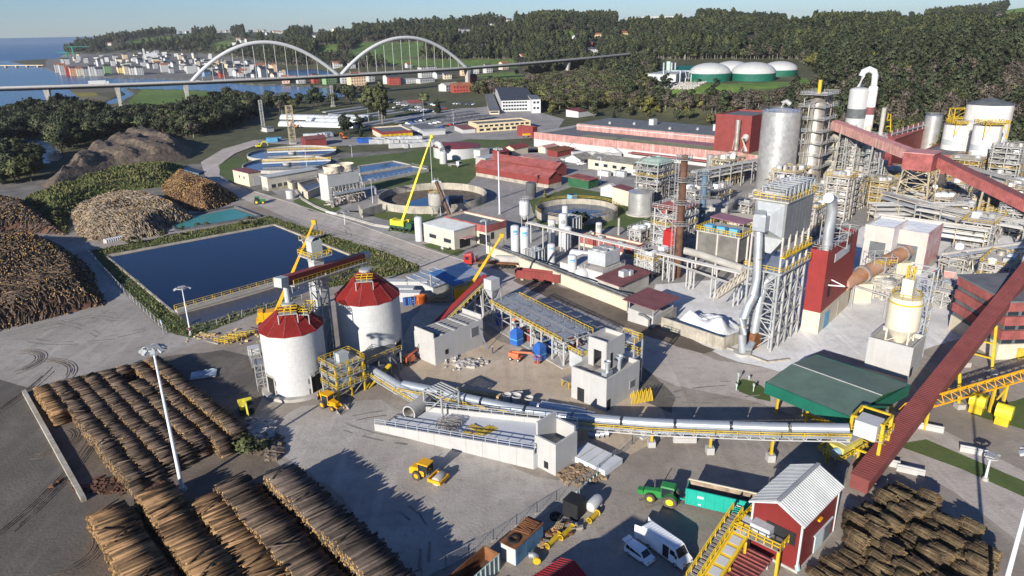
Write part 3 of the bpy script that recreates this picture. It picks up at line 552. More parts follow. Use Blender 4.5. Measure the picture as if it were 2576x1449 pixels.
species('euc1',crown_tall(17,4.4,1),750,.62,'leaf_dark',17,.28,'trunk_pale'); species('euc2',crown_tall(20,4.0,2),800,.6,'leaf_mid',20,.26,'trunk_pale'); species('pine1',crown_tall(14,5,3,9),700,.6,'leaf_con',14,.3)
species('rnd1',crown_round(10,5.0,4),800,.6,'leaf_mid',10,.3); species('rnd2',crown_round(9,5.4,5),800,.58,'leaf_olive',9,.3); species('rnd3',crown_round(11,5.2,6,11),850,.6,'leaf_dark',11,.35); species('lime1',crown_round(8.5,4.6,7),700,.55,'leaf_lime',8.5,.25)
species('bare1',crown_round(11,4.6,8,12),650,.42,'leaf_bare',11,.25,'trunk_pale',12,.25); species('bare2',crown_tall(12,4.6,9),600,.42,'leaf_bare',12,.22,'trunk_pale',12,.25); species('cone1',crown_cone(9,3.2,10),650,.5,'leaf_con',9,.2,limbs=0); species('cone2',crown_cone(8,3.4,11),600,.5,'leaf_olive',8,.2,limbs=0); species('bush',crown_round(3.2,2.6,12,7),420,.34,'leaf_mid',2,.1,limbs=3,spread=1)
TREEN=[0]
def tree(k,p,sc,label,group,name='tree'):
 T=thing(name,label,'tree' if name!='shrub' else 'shrub',p,random.uniform(0,6.28),group); s=sc*random.uniform(.85,1.15); T.scale=(s*random.uniform(.9,1.15),s*random.uniform(.9,1.15),s)
 part(SPEC[k][0],'trunk',T); part(SPEC[k][1],'crown',T); TREEN[0]+=1; return T
def scatter_px(poly,n,seed,mind=0.):
 g=RR(seed); xs=[p[0] for p in poly]; ys=[p[1] for p in poly]; out=[]; t=0
 while len(out)<n and t<n*60:
  t+=1; x=g.uniform(min(xs),max(xs)); y=g.uniform(min(ys),max(ys))
  if not inpoly(np.array(x),np.array(y),poly): continue
  P=gp(x,y)
  if P[2]<-1.5 or any((P[0]-q[0])**2+(P[1]-q[1])**2<mind**2 for q in out): continue
  out.append(P)
 return out
def wood(poly,n,kinds,sc,label,group,seed,mind=5.,name='tree'):
 g=RR(seed)
 for P in scatter_px(poly,n,seed,mind):
  k=g.choice(kinds); tree(k,P,sc,label[k] if isinstance(label,dict) else label,group,name)
LBR={'rnd3':'dark rounded evergreen tree in the riverside wood behind the bark heap','pine1':'dark pointed pine in the riverside wood behind the bark heap','rnd1':'mid green broadleaf tree in the riverside wood behind the bark heap','bare1':'bare brown winter tree in the riverside wood behind the bark heap','lime1':'yellow-green leafy tree in the riverside wood behind the bark heap'}
wood([(120,400),(330,330),(480,340),(640,300),(640,262),(560,250),(420,300),(200,330),(130,360)],62,['rnd3','rnd3','pine1','rnd1','rnd1','bare1','lime1'],1.25,LBR,'trees of the riverside wood behind the bark heap',11,6.5)
wood([(0,350),(120,300),(230,290),(120,270),(0,270)],26,['rnd3','pine1','rnd3','bare1'],1.2,{'rnd3':'dark rounded evergreen tree under the viaduct by the inlet','pine1':'dark pointed pine under the viaduct by the inlet','bare1':'bare brown winter tree under the viaduct by the inlet'},'trees under the viaduct',12,8)
wood([(0,470),(95,455),(100,420),(60,400),(0,410)],16,['rnd3','pine1','rnd1'],1.25,{'rnd3':'dark evergreen tree on the bank of the blue inlet','pine1':'dark pine on the bank of the blue inlet','rnd1':'mid green tree on the bank of the blue inlet'},'trees on the inlet bank',13,5.5)
wood([(640,300),(760,280),(860,270),(960,265),(960,240),(880,240),(760,255),(640,262)],30,['rnd3','rnd1','pine1','bare1'],1.1,{'rnd3':'dark round tree between the river and the greenhouses','rnd1':'green leafy tree between the river and the greenhouses','pine1':'dark pine between the river and the greenhouses','bare1':'bare winter tree between the river and the greenhouses'},'trees between river and greenhouses',14,6)
wood([(915,322),(965,322),(970,300),(920,300)],6,['euc2','euc1'],1.3,{'euc2':'tall eucalyptus in the tight clump beside the car park','euc1':'dark tall eucalyptus in the tight clump beside the car park'},'eucalyptus clump beside the car park',15,4)
wood([(845,345),(925,345),(925,328),(850,325)],9,['cone1','pine1'],.75,'dark low conifer in the hedge clump beside white containers','conifers beside the white containers',16,3)
wood([(1380,292),(1480,300),(1700,305),(1880,325),(2010,310),(2010,272),(1850,275),(1640,270),(1480,250),(1370,262)],52,['cone1','rnd1','rnd3','rnd2','lime1'],.72,{'cone1':'dark conifer in the belt behind the long red hall','rnd1':'mid green tree in the belt behind the long red hall','rnd3':'dark green tree in the belt behind the long red hall','rnd2':'olive green tree in the belt behind the long red hall','lime1':'yellow-green tree in the belt behind the long red hall'},'trees in the belt behind the long red hall',17,7)
wood([(1200,240),(1400,250),(1600,230),(1660,200),(1500,170),(1300,190)],46,['rnd1','bare1','bare2','rnd2','rnd3'],1.05,{'rnd1':'green tree on the slope below the viaduct end','bare1':'bare brown tree on the slope below the viaduct end','bare2':'slim bare tree on the slope below the viaduct end','rnd2':'olive tree on the slope below the viaduct end','rnd3':'dark tree on the slope below the viaduct end'},'trees on the slope below the viaduct end',18,9)
wood([(2080,285),(2250,275),(2400,285),(2576,310),(2576,250),(2400,200),(2200,180),(2060,230)],46,['lime1','rnd2','rnd1','bare2','rnd3'],1.1,{'lime1':'yellow-green acacia on the hillside behind the twin white towers','rnd2':'olive acacia on the hillside behind the twin white towers','rnd1':'green tree on the hillside behind the twin white towers','bare2':'bare tree on the hillside behind the twin white towers','rnd3':'dark tree on the hillside behind the twin white towers'},'trees on the hillside behind the white towers',19,9)
for (x,y,k,s,l) in [(1102,285,'cone1',1.3,'dark conical cypress at the edge of the roundabout'),(1065,265,'rnd1',1.1,'round green tree beside the red roofed pavilion'),(1675,232,'pine1',1.25,'dark pine at the foot of the rubble bank'),(1590,232,'pine1',1.35,'large spreading dark pine below the gas plant'),(1560,240,'rnd3',1.2,'dark broad tree left of the rubble bank'),(1458,585,'rnd3',.62,'dark tree between white gas tanks and round basin'),(1320,560,'cone1',.5,'small dark conifer by the silo on legs'),(1370,500,'cone2',.4,'small golden conifer near dark tank')]: tree(k,gp(x,y),s,l,None)
wood([(100,480),(300,425),(440,420),(460,440),(330,470),(170,560),(90,540)],26,['bush'],1.0,'wild green bush on the overgrown bank between bark heap and log heaps','bushes on the overgrown bank',20,3.5,'shrub')
wood([(360,590),(640,548),(690,548),(700,560),(430,600),(260,630)],14,['bush'],.5,'low weedy bush on the lagoon embankment','bushes on the lagoon embankment',21,3,'shrub')
# ---- the far woods: one mass, trees instanced on points of the terrain
GNT={}
def forest(name,label,kind_pts):
 for k,(P,sc) in kind_pts.items():
  if len(P)==0: continue
  me=bpy.data.meshes.new('woodland'); me.from_pydata([tuple(p) for p in P],[],[]); n=len(P)
  a=me.attributes.new('rot','FLOAT_VECTOR','POINT'); rv=np.zeros((n,3),np.float32); rv[:,2]=RNG.uniform(0,6.28,n); a.data.foreach_set('vector',rv.ravel())
  a=me.attributes.new('scl','FLOAT_VECTOR','POINT'); q=(sc*RNG.uniform(.6,1.4,n)).astype(np.float32); w=RNG.uniform(.9,1.2,n); a.data.foreach_set('vector',np.stack([q*w,q*w,q],1).astype(np.float32).ravel())
  o=bpy.data.objects.new(name,me); COL.objects.link(o); o['label']=label; o['kind']='stuff'; o['category']='woodland'
  pr=PROTO(k); t=bpy.data.node_groups.new('scatter_'+k,'GeometryNodeTree'); t.interface.new_socket('Geometry',in_out='INPUT',socket_type='NodeSocketGeometry'); t.interface.new_socket('Geometry',in_out='OUTPUT',socket_type='NodeSocketGeometry')
  N=t.nodes.new; gi=N('NodeGroupInput'); go=N('NodeGroupOutput'); ip=N('GeometryNodeInstanceOnPoints'); oi=N('GeometryNodeObjectInfo'); oi.inputs['Object'].default_value=pr; oi.inputs['As Instance'].default_value=True
  r=N('GeometryNodeInputNamedAttribute'); r.data_type='FLOAT_VECTOR'; r.inputs[0].default_value='rot'; s=N('GeometryNodeInputNamedAttribute'); s.data_type='FLOAT_VECTOR'; s.inputs[0].default_value='scl'
  e=N('FunctionNodeEulerToRotation'); L=t.links.new; L(r.outputs[0],e.inputs[0]); L(gi.outputs[0],ip.inputs['Points']); L(oi.outputs['Geometry'],ip.inputs['Instance']); L(e.outputs[0],ip.inputs['Rotation']); L(s.outputs[0],ip.inputs['Scale']); L(ip.outputs[0],go.inputs[0])
  md=o.modifiers.new('scatter','NODES'); md.node_group=t
_pr={}
def PROTO(k):
 if k not in _pr:
  tr,cr=SPEC[k]; bv=[]; me=bpy.data.meshes.new('proto_'+k); a=tr; b=cr
  va=np.array([v.co[:] for v in a.vertices]); fa=[tuple(p.vertices) for p in a.polygons]; vb=np.array([v.co[:] for v in b.vertices]); fb=[tuple(i+len(va) for i in p.vertices) for p in b.polygons]
  me.from_pydata(np.concatenate([va,vb]).tolist(),[],fa+fb); me.materials.append(a.materials[0]); me.materials.append(b.materials[0]); me.polygons.foreach_set('material_index',[0]*len(fa)+[1]*len(fb)); me.polygons.foreach_set('use_smooth',[True]*(len(fa)+len(fb))); me.update(); tn=np.array([l.normal[:] for l in a.loops]) if hasattr(a.loops[0],'normal') else np.zeros((len(a.loops),3)); me.normals_split_custom_set(np.concatenate([tn,NRS[k]]).tolist())
  _pr[k]=bpy.data.objects.new('proto_'+k,me)
 return _pr[k]
def far_woods():
 n=150000; g=RNG
 a=g.uniform(-.80,.80,n); r=np.sqrt(g.uniform(380**2,1900**2,n)); n2=60000
 a2=g.uniform(-.78,.80,n2); r2=np.sqrt(g.uniform(1900**2,3700**2,n2)); a=np.concatenate([a,a2]); r=np.concatenate([r,r2])
 X=r*np.sin(a); Yv=r*np.cos(a); Z=hz(X,Yv); LOW=[(-150,300),(0,268),(130,265),(230,290),(330,302),(480,292),(640,262),(640,303),(480,350),(330,335),(130,392),(0,470),(-150,480)]; px=proj(np.stack([X,Yv,Z],1)); dens=vnoise(X,Yv,90,9); keep=g.random(len(r)); ok=(Z>3.5); low=inpoly(px[:,0],px[:,1],LOW)&(Z>-1.7)&(r<760); low2=inpoly(px[:,0],px[:,1],[(1190,238),(1300,182),(1420,165),(1640,142),(1665,215),(1640,264),(1385,278),(1362,245)])&(Z>-1)&(r<1250)&(keep<.8); ok|=low|low2; dk=930+.95*X+.0007*X*X-Yv; ok&=~((dk>-14)&(dk<75)&(X>20)&(X<300))
 for c,p in FIELDS: ok&=~(inpoly(px[:,0],px[:,1],p)|inpoly(px[:,0],px[:,1]-9,p))
 ok&=~(inpoly(px[:,0],px[:,1],TOWNP)&(r>800))
 for p in ([(1640,225),(1660,258),(1900,262),(2060,235),(2060,185),(2000,150),(1640,150)],[(600,225),(1330,225),(1330,175),(1180,165),(900,180),(600,190)],[(1590,50),(1740,50),(1740,28),(1590,28)]): ok&=~(inpoly(px[:,0],px[:,1],p)&(r>500))
 for x0,y0,x1,y1 in HCLEAR: ok&=~((px[:,0]>x0)&(px[:,0]<x1)&(px[:,1]>y0)&(px[:,1]<y1))
 ok&=~((px[:,0]<1330)&(r>900)&(dens<.30)); ok&=(keep<np.where(px[:,0]<1330,.6,1.0))
 lowv=np.clip((r-500)/500,0,1); mixn=vnoise(X,Yv,160,12)+.25*vnoise(X,Yv,30,13)
 kinds=np.empty(len(r),object); u=g.random(len(r))
 kinds[:]='euc1'; kinds[u<.36]='euc2'; kinds[u<.2]='pine1'; kinds[u<.08]='rnd1'
 b=(mixn>.72)&(u<.75); kinds[b&(u<.4)]='bare1'; kinds[b&(u>=.4)]='bare2'
 lo=(r<700)&(px[:,0]>1250)&~b; kinds[lo&(u<.3)]='lime1'; kinds[lo&(u>=.3)&(u<.6)]='rnd2'; kinds[lo&(u>=.6)&(u<.85)]='rnd1'
 ac=(px[:,0]>2030)&(px[:,1]>120)&(r<900)&(mixn<.8); kinds[ac&(u<.45)]='lime1'; kinds[ac&(u>=.45)&(u<.8)]='rnd2'; kinds[low2&(u<.35)]='bare1'; kinds[low2&(u>=.35)&(u<.7)]='rnd1'; kinds[low2&(u>=.7)]='rnd2'; kinds[low]='rnd3'; kinds[low&(u<.3)]='rnd1'; kinds[low&(u<.12)]='bare1'; tall=1.0-.25*np.clip((700-r)/300,0,1); P=np.stack([X,Yv,Z-.3],1); D={}
 for k in set(kinds[ok]):
  m=ok&(kinds==k); D[k]=(P[m],np.where(r[m]>1900,1.35,1.0)*tall[m])
 forest('woodland','dense mixed woodland covering the hills behind the plant',D)
HCLEAR=[]
# ------------------------------------------------ viaduct with its two white arches
mat('deck_conc_shade',(.14,.14,.145),.9,var=.15)  # deck concrete painted darker for its shadow side as well as weathering
def viaduct():
 pl=[(-250,226.5),(0,221),(105,219),(288,214),(478,207),(660,197.5),(850,187),(1010,179.5),(1178,172),(1300,162),(1420,150),(1540,139),(1665,126)]
 Q=[]
 for x,y in pl:
  a,b,c=ray(x,y); # plan curve of the deck: Y = 930+.95X+.0007X^2
  lo,hi=200.,2500.
  for _ in range(50):
   m=(lo+hi)/2; X=a*m
   if b*m<930+.95*X+.0007*X*X: lo=m
   else: hi=m
  Q.append(V(a*lo,b*lo,H+c*lo))
 X=np.array([q[0] for q in Q]); Z=np.array([q[2] for q in Q]); zf=np.polyfit(X,Z,3); P=lambda X_: V(X_,930+.95*X_+.0007*X_*X_,np.polyval(zf,X_))
 fr=np.linspace(X[0],X[-1],60); pts=[P(x) for x in fr]
 T=thing('road_viaduct','long grey road viaduct with two white tied arches crossing the river','bridge',P(X[4])*V(1,1,0))
 def side(i): d=pts[min(i+1,59)]-pts[max(i-1,0)]; d[2]=0; d/=NRM(d); return V(-d[1],d[0],0)
 b=B();
 for i,p in enumerate(pts):
  n=side(i); b.v+= [tuple(p+n*6),tuple(p-n*6),tuple(p-n*6-V(0,0,.7)),tuple(p-n*3.2-V(0,0,2.6)),tuple(p+n*3.2-V(0,0,2.6)),tuple(p+n*6-V(0,0,.7))]
 for i in range(59):
  for k in range(6): b.f.append((i*6+k,i*6+(k+1)%6,(i+1)*6+(k+1)%6,(i+1)*6+k)); b.m.append(0)
 b.o('deck','deck_conc_shade',T,W=1)
 for s in (6,-6):
  r=B()
  for i in range(59): r.bar(pts[i]+side(i)*s*.97+V(0,0,.45),pts[i+1]+side(i+1)*s*.97+V(0,0,.45),.35,.9)
  r.o('parapet','conc_new',T,W=1)
 for xp in (105,288,478,1178,1420):
  k=int(np.argmin([abs(proj(p)[0]-xp) for p in pts])); p=pts[k]; n=side(k); g=float(hz(p[0],p[1])); t=V(n[1],-n[0],0); q=B()
  top=p-V(0,0,2.5); bot=V(p[0],p[1],min(g,0)-1); sec=lambda c,a,w:[c+n*a+t*w,c-n*a+t*w,c-n*a-t*w,c+n*a-t*w]
  q.v+= [tuple(v) for v in sec(bot,2.6,1.5)+sec(bot+(top-bot)*.6,2.6,1.5)+sec(top,4.2,2.2)]
  for j in range(2):
   for i in range(4): q.f.append((j*4+i,j*4+(i+1)%4,j*4+4+(i+1)%4,j*4+4+i)); q.m.append(0)
  q.f.append((8,9,10,11)); q.m.append(0); q.o('pier','conc',T,W=1)
 for xa,xb,ym,nh in ((482,850,107,14),(858,1172,95,15)):
  ka=int(np.argmin([abs(proj(p)[0]-xa) for p in pts])); A=P(np.interp(xa,[proj(p)[0] for p in pts],fr)); Bq=P(np.interp(xb,[proj(p)[0] for p in pts],fr)); mid=(A+Bq)/2; hh=hgt(mid,ym)-mid[2]
  arc=[A+(Bq-A)*t+V(0,0,4*hh*t*(1-t)) for t in np.linspace(0,1,33)]
  arc=[P(a[0])*V(1,1,0)+V(0,0,a[2]+.3) for a in arc]
  b=XT(arc,1.8,10); b.o('arch','white_clean',T,W=1)
  for i in range(1,nh):
   t=i/nh; x=A[0]+(Bq[0]-A[0])*t; p=P(x); z=A[2]+(Bq[2]-A[2])*t+4*hh*t*(1-t); XC(p,V(p[0],p[1],z),.22,n=5).o('hanger','white_clean',T,W=1)
 return P,fr,pts
VP,VFR,VPTS=viaduct()
def roadtruck(px_x,label):
 k=int(np.argmin([abs(proj(p)[0]-px_x) for p in VPTS])); p=VPTS[k]; d=VPTS[k+1]-p; a=math.atan2(d[1],d[0]); T=thing('lorry',label,'truck',p+V(-sin(a)*-2.5,cos(a)*-2.5,0),a)
 X0(-8,6,-1.25,1.25,1.1,4.2).o('trailer','white_clean',T); X0(6.4,8.4,-1.25,1.25,.6,3.4).o('cab','white_clean',T)
 for x in (-7,-5.8,-4.6,4.5,7.4):
  for s in (-1,1): XC((x,s*1.0,.5),(x,s*1.3,.5),.5,n=10).o('wheel','rubber',T)
roadtruck(250,'white articulated lorry driving along the viaduct over the river')
def lowbridge():
 T=thing('low_bridge','low old road bridge on many piers at the river mouth','bridge',at(0,171,-1.2)); a,b=at(-200,166,3),at(112,164,3); XB(a,b,9,1.2).o('deck','ochre',T,W=1)
 for i in range(12):
  c=a+(b-a)*(i+.4)/12; X0(c[0]-1.5,c[0]+1.5,c[1]-4,c[1]+4,-3,2.9).o('pier','conc',T,W=1)
lowbridge()
# ------------------------------------------------ houses
HC=dict(white='white',cream='cream',ochre='ochre',salmon=(.62,.33,.22),red=(.36,.07,.05),grey=(.36,.37,.38),green=(.2,.32,.16),blue=(.18,.3,.42),peach=(.7,.5,.32),yellow=(.68,.55,.25),pink=(.62,.42,.36))
for k,v in list(HC.items()):
 if isinstance(v,tuple): mat('wall_'+k,v,.85,var=.1); HC[k]='wall_'+k
_hm={}
def housemesh(w,d,h,rise,kind):
 key=(round(w),round(d),round(h),kind)
 if key in _hm: return _hm[key]
 b=X0(-w/2,w/2,-d/2,d/2,-1.5,h)
 if kind=='g': b.add([(-w/2,-d/2,h),(-w/2,d/2,h),(-w/2,0,h+rise),(w/2,-d/2,h),(w/2,d/2,h),(w/2,0,h+rise)],[(0,2,1),(3,4,5)])
 r=B(); o=.5
 if kind=='g':
  k=rise/(d/2)
  for s in (-1,1): r.add([(-w/2-o,s*(d/2+o),h-o*k+.02),(w/2+o,s*(d/2+o),h-o*k+.02),(w/2+o,0,h+rise+.02),(-w/2-o,0,h+rise+.02),(-w/2-o,s*(d/2+o),h-o*k+.3),(w/2+o,s*(d/2+o),h-o*k+.3),(w/2+o,0,h+rise+.3),(-w/2-o,0,h+rise+.3)],[(0,1,2,3),(7,6,5,4),(0,4,5,1),(1,5,6,2),(3,7,4,0)])
 elif kind=='h': r.add([(-w/2-o,-d/2-o,h+.02),(w/2+o,-d/2-o,h+.02),(w/2+o,d/2+o,h+.02),(-w/2-o,d/2+o,h+.02),(-w/2+d/2.4,0,h+rise),(w/2-d/2.4,0,h+rise)],[(0,1,5,4),(1,2,5),(2,3,4,5),(3,0,4)])
 else: r.b0(-w/2-.2,w/2+.2,-d/2-.2,d/2+.2,h+.003,h+.5)
 _hm[key]=(b,r); return _hm[key]
_wm={}
def house(P,rz,w,d,h,wallc,roof,label,group,kind='g',rise=2.5,wins=True,cat='house',name='house'):
 b,r=housemesh(w,d,h,rise,kind); key=(id(b),wallc,roof)
 if key not in _wm: _wm[key]=(b.mesh('wall',HC.get(wallc,wallc),False),r.mesh('roof',roof,False))
 T=thing(name,label,cat,P,rz,group); part(_wm[key][0],'wall',T); part(_wm[key][1],'roof',T)
 if wins:
  k=('w',round(h));
  if k not in _wm:
   q=X0(-.55,.55,-.06,.06,-.75,.75); _wm[k]=q.mesh('window','glass',False)
  st=max(1,int(h/3)); nx=max(1,int(w/3.2))
  for j in range(st):
   for i in range(nx): part(_wm[k],'window',T,(-w/2+w*(i+.5)/nx,-d/2-.03,h*(j+.55)/st))
 return T
CN=dict(white='white',cream='cream',ochre='ochre',salmon='salmon',red='red',grey='grey',green='green',blue='pale blue',peach='peach',yellow='yellow',pink='pink')
def town():
 g=RR(5); cols=['white']*12+['cream']*3+['grey']*2+['ochre','peach']; roofs=['slate']*8+['tile','greyroof']; rn=dict(slate='dark slate',tile='red tiled',greyroof='flat grey')
 row=[(148,181,'white'),(160,186,'white'),(175,187,'red'),(186,188,'salmon'),(203,189,'cream'),(220,190,'grey'),(236,191,'white'),(252,191,'grey'),(272,186,'green'),(306,187,'yellow'),(322,187,'cream'),(336,188,'white'),(352,188,'white')]
 for i,(x,y,c) in enumerate(row):
  P=at(x,y,0); rf=g.choice(['slate','slate','tile']); house(P,.62+g.uniform(-.05,.05),11,12,g.choice([12,14,16]),c,rf,f'{CN[c]} town house with {rn[rf]} roof in the waterfront row at the river mouth','waterfront houses of the far town')
 for poly,n,sc in (([(125,160),(260,168),(480,190),(560,190),(640,170),(560,150),(420,136),(300,140),(180,146)],120,1.),([(560,195),(720,200),(740,185),(640,165),(560,175)],24,1.)):
  for P in scatter_px(poly,n,31+n,11):
   c=g.choice(cols); rf=g.choice(roofs); kd='f' if rf=='greyroof' else g.choice('gggh'); w=g.choice([7,9,11,13]); house(P,g.choice([.62,.62+1.57,.3,1.0]),w,g.choice([7,8,9]),g.choice([5,6,8,9,11,13]),c,rf,f'{CN[c]} house with {rn[rf]} roof among the far town across the river','houses of the far town',kd,wins=False)
 P=gp(383,150); T=thing('church','white church with twin pierced bell tower in the far town','church',P,.5); X0(-14,14,-7,7,-1,11).add([(-14,-7,11),(14,-7,11),(14,7,11),(-14,7,11),(-14,0,16),(14,0,16)],[(0,1,5,4),(2,3,4,5),(0,4,3),(1,2,5)]).o('nave','white_clean',T)
 b=X0(-19,-14.1,-3.5,3.5,-1,18).b0(-18.4,-14.7,-2.9,2.9,18,23); b.lathe([(2.6,23),(2.2,25),(.1,28)],(-16.5,0,0),8); b.o('bell_tower','white_clean',T)
 P=gp(187,150); T=thing('tower_crane','teal tower crane standing over the far town','crane',P,.2); XG(-.9,.9,-.9,.9,0,34,1,1,9,.5).o('mast','teal',T); XG(-12,44,-.7,.7,32,34,18,1,1,.45).o('jib','teal',T)
 P=gp(172,158); T=thing('tower_crane','short green tower crane among the waterfront houses','crane',P,2.8); XG(-.9,.9,-.9,.9,0,26,1,1,7,.5).o('mast','teal',T); XG(-9,34,-.7,.7,24,26,14,1,1,.45).o('jib','teal',T)
town()
RB=[(719,210,9,8,8,'pink','tile','g'),(737,207,9,8,6,'yellow','tile','g'),(757,210,10,8,7,'white','slate','g'),(794,209,9,8,10,'red','slate','g'),(830,211,17,9,9,'green','slate','h'),(852,208,10,8,10,'grey','greyroof','f'),(868,210,10,9,10,'white','slate','g'),(898,215,20,13,14,'peach','tile','h'),(932,205,9,8,8,'white','slate','g'),(976,211,9,8,9,'white','slate','g'),(992,213,14,9,9,'red','slate','h'),(1020,210,26,11,6,'white','greyroof','f'),(1076,194,24,11,13,'white','slate','f'),(1070,208,22,10,5,'white','greyroof','f'),(1108,196,20,9,6,'white','slate','g'),(1125,199,10,8,6,'cream','slate','g'),(850,170,16,10,8,'white','tile','g'),(885,172,12,8,7,'white','slate','g'),(1028,170,10,8,6,'white','tile','g'),(1188,207,9,8,7,'red','slate','g'),(1168,190,10,9,10,'peach','slate','g'),(1192,186,12,9,8,'white','slate','h'),(1227,183,10,9,9,'white','slate','g'),(1267,175,12,9,9,'cream','tile','g'),(1130,228,20,12,6,'white','tan_roof','g'),(1160,232,20,11,7,'red','tile','g'),(650,180,26,12,11,'white','tile','g'),(668,182,9,8,7,'ochre','tile','g'),(560,196,9,8,7,'red','slate','g'),(520,192,11,9,8,'blue','slate','g'),(545,190,10,9,8,'cream','slate','g'),(612,186,12,9,6,'white','tile','g'),(635,178,12,8,6,'white','slate','g')]
PL=['beside the viaduct','by the river bank','below the wooded hill','near the river bend']
for i,(x,y,w,d,h,c,rf,kd) in enumerate(RB):
 rn=dict(slate='dark slate',tile='red tiled',greyroof='flat grey',tan_roof='pale')[rf]
 house(gp(x,y),.35+.12*(i%5),w,d,h,c,rf,f'{CN[c]} {"long" if w>15 else "small" if w<10 else "square"} house with {rn} roof {"across the river under the viaduct" if x<1000 else "on the flat by the viaduct pier"}','riverside houses around the viaduct',kd)
HH=[(277,113,12,'white','tile'),(1168,81,26,'white','slate'),(1238,66,13,'white','slate'),(1447,101,11,'white','slate'),(1503,96,13,'ochre','tile'),(1570,91,14,'yellow','tile'),(1653,90,12,'white','slate'),(1489,117,18,'red','slate'),(1490,134,22,'white','slate'),(1388,144,14,'grey','slate'),(1312,150,9,'pink','tile'),(2512,48,28,'red','white'),(2273,49,16,'cream','tile'),(1280,54,14,'white','slate'),(808,68,13,'white','tile'),(840,66,14,'cream','tile'),(714,72,16,'ochre','tile'),(698,74,14,'white','tile'),(690,80,12,'cream','tile'),(672,87,11,'white','slate'),(650,74,13,'cream','tile'),(600,102,12,'white','tile'),(610,106,13,'white','slate'),(622,105,12,'white','tile'),(590,112,12,'white','slate'),(454,80,11,'white','slate'),(570,76,12,'white','tile'),(630,72,16,'white','tile'),(790,94,10,'white','slate'),(705,84,10,'white','tile'),(665,76,12,'white','slate'),(470,78,16,'white','tile'),(555,78,11,'cream','tile')]
for i,(x,y,w,c,rf) in enumerate(HH):
 side='on the far hillside above the town' if x<1000 else 'on the wooded hill behind the viaduct' if x<1700 else 'on the ridge beyond the plant'; rn=dict(slate='dark',tile='red tiled',white='white')[rf]
 house(gp(x,y+1),.2+.3*(i%4),w,9,7,c,rf,f'{CN[c]} {"wide" if w>14 else "small"} farmhouse with {rn} roof {side}','scattered houses of the hills','g',wins=w>14); HCLEAR.append((x-w*.55-6,y-2,x+w*.55+6,y+24))
for x,y,w,d,h,c,l in ((1662,41,120,40,13,'white','long white factory on the hilltop above the woods'),(1600,43,60,30,9,'white','low white shed beside the hilltop factory'),(2010,52,40,25,14,'white','white works hall on the ridge behind the plant'),(1998,51,16,14,16,'grey','grey silo block on the ridge behind the plant'),(2310,44,12,12,10,'blue','small blue building on the far ridge')):
 house(gp(x,y),.1,w,d,h,c,'greyroof',l,None,'f',wins=False,cat='factory',name='hilltop_building'); HCLEAR.append((x-w*.7-8,y-4,x+w*.7+8,y+30))
for x,y,yt,l in ((1067,55,13,'tall antenna mast among the trees on the hill'),(763,72,46,'thin radio mast on the far ridge')):
 P=gp(x,y); h=hgt(P,yt)-P[2]; T=thing('antenna_mast',l,'mast',P); XG(-.8,.8,-.8,.8,0,h,1,1,14,.45).o('mast','struct',T); XX((0,0,h-2),(4,.6,1.5)).box((0,0,h-6),(.6,3.6,1.5)).o('antenna','white',T)
far_woods()
# ------------------------------------------------ gas plant with four domed digesters
def digesters():
 for x,y,w,yt,dt,l in ((1784,208,98,185,29,'leftmost domed green digester tank nearest the gas engines'),(1893,206,104,185,31,'front domed green digester tank between the others'),(1840,190,90,178,26,'rear domed green digester tank half hidden behind two others'),(1960,193,80,176,24,'domed green digester tank beside the access road')):
  c,r,h=cylfit(x,y,w,yt,20.); T=thing('digester_tank',l,'tank',c-V(0,0,.6),0,'domed digesters'); XL([(r,0),(r,h+.5)],n=40).o('wall','green_metal',T)
  XL([(r*1.01,h+.3)]+[(r*cos(t),h+.5+r*.46*sin(t)) for t in np.linspace(.02,PI/2-.01,10)],n=40).o('dome','dome',T); XL([(r+.05,h+.1),(r+.25,h+.1),(r+.25,h+.6),(r+.05,h+.6)],n=40).o('rim','grey_paint',T); XL([(r+.02,h*.42),(r+.05,h*.42),(r+.05,h*.42+.25),(r+.02,h*.42+.25)],n=40).o('band','green_dk',T)
  XB((r*-.3,-r*.95,h+.4),(r*-.24,-r*.9,h+2.2),.3).o('valve','struct',T)
mat('dome',(.46,.46,.44),.6,var=.06); digesters()
bldg('engine_hall','grey gas engine hall with blue panelled gable beside digesters','hall',1742,200,177,1690,1775,'grey_paint','green_metal','gy',z0=20,rise=2.6,a=VD+.25,wins=(('L',.1,.9,.5,.9,1,9,'blue_roof'),))
T=bldg('engine_block','long low grey engine container block with pipework','engine block',1700,207,187,1630,1748,'grey_paint','struct','flat',z0=20,a=VD+.25);
for i,(x,yt) in enumerate(((1668,158),(1688,158),(1697,158),(1680,158))): tank('exhaust_stack','slim pale exhaust stack over the gas engines',x,199,4 if i!=3 else 10,yt if i!=3 else 155,'galv' if i!=3 else 'green_pale','flat',z0=20,group='gas engine stacks',cat='stack',n=10)
T=thing('gas_pipework','tangle of grey gas pipes between engines and digesters','pipework',at(1710,207,20)); b=B()
for i in range(9): p=at(1640+i*14,206,20); b.cyl(p,p+V(0,0,3+3*(i%3)),.45,n=8); b.tube([p+V(0,0,3+3*(i%3)),p+V(4,1,3+3*(i%3)),p+V(6,1,2)],.4)
b.o('pipes','galv',T,W=1)
T=thing('green_gearbox','dark green equipment container in front of digesters','container',at(1755,209,20),VD+.2); X0(-4,4,-1.3,1.3,0,3).o('body','green_dk',T); X0(-3.6,-.5,-1.34,-1.3,.4,2.6).o('door','green',T)
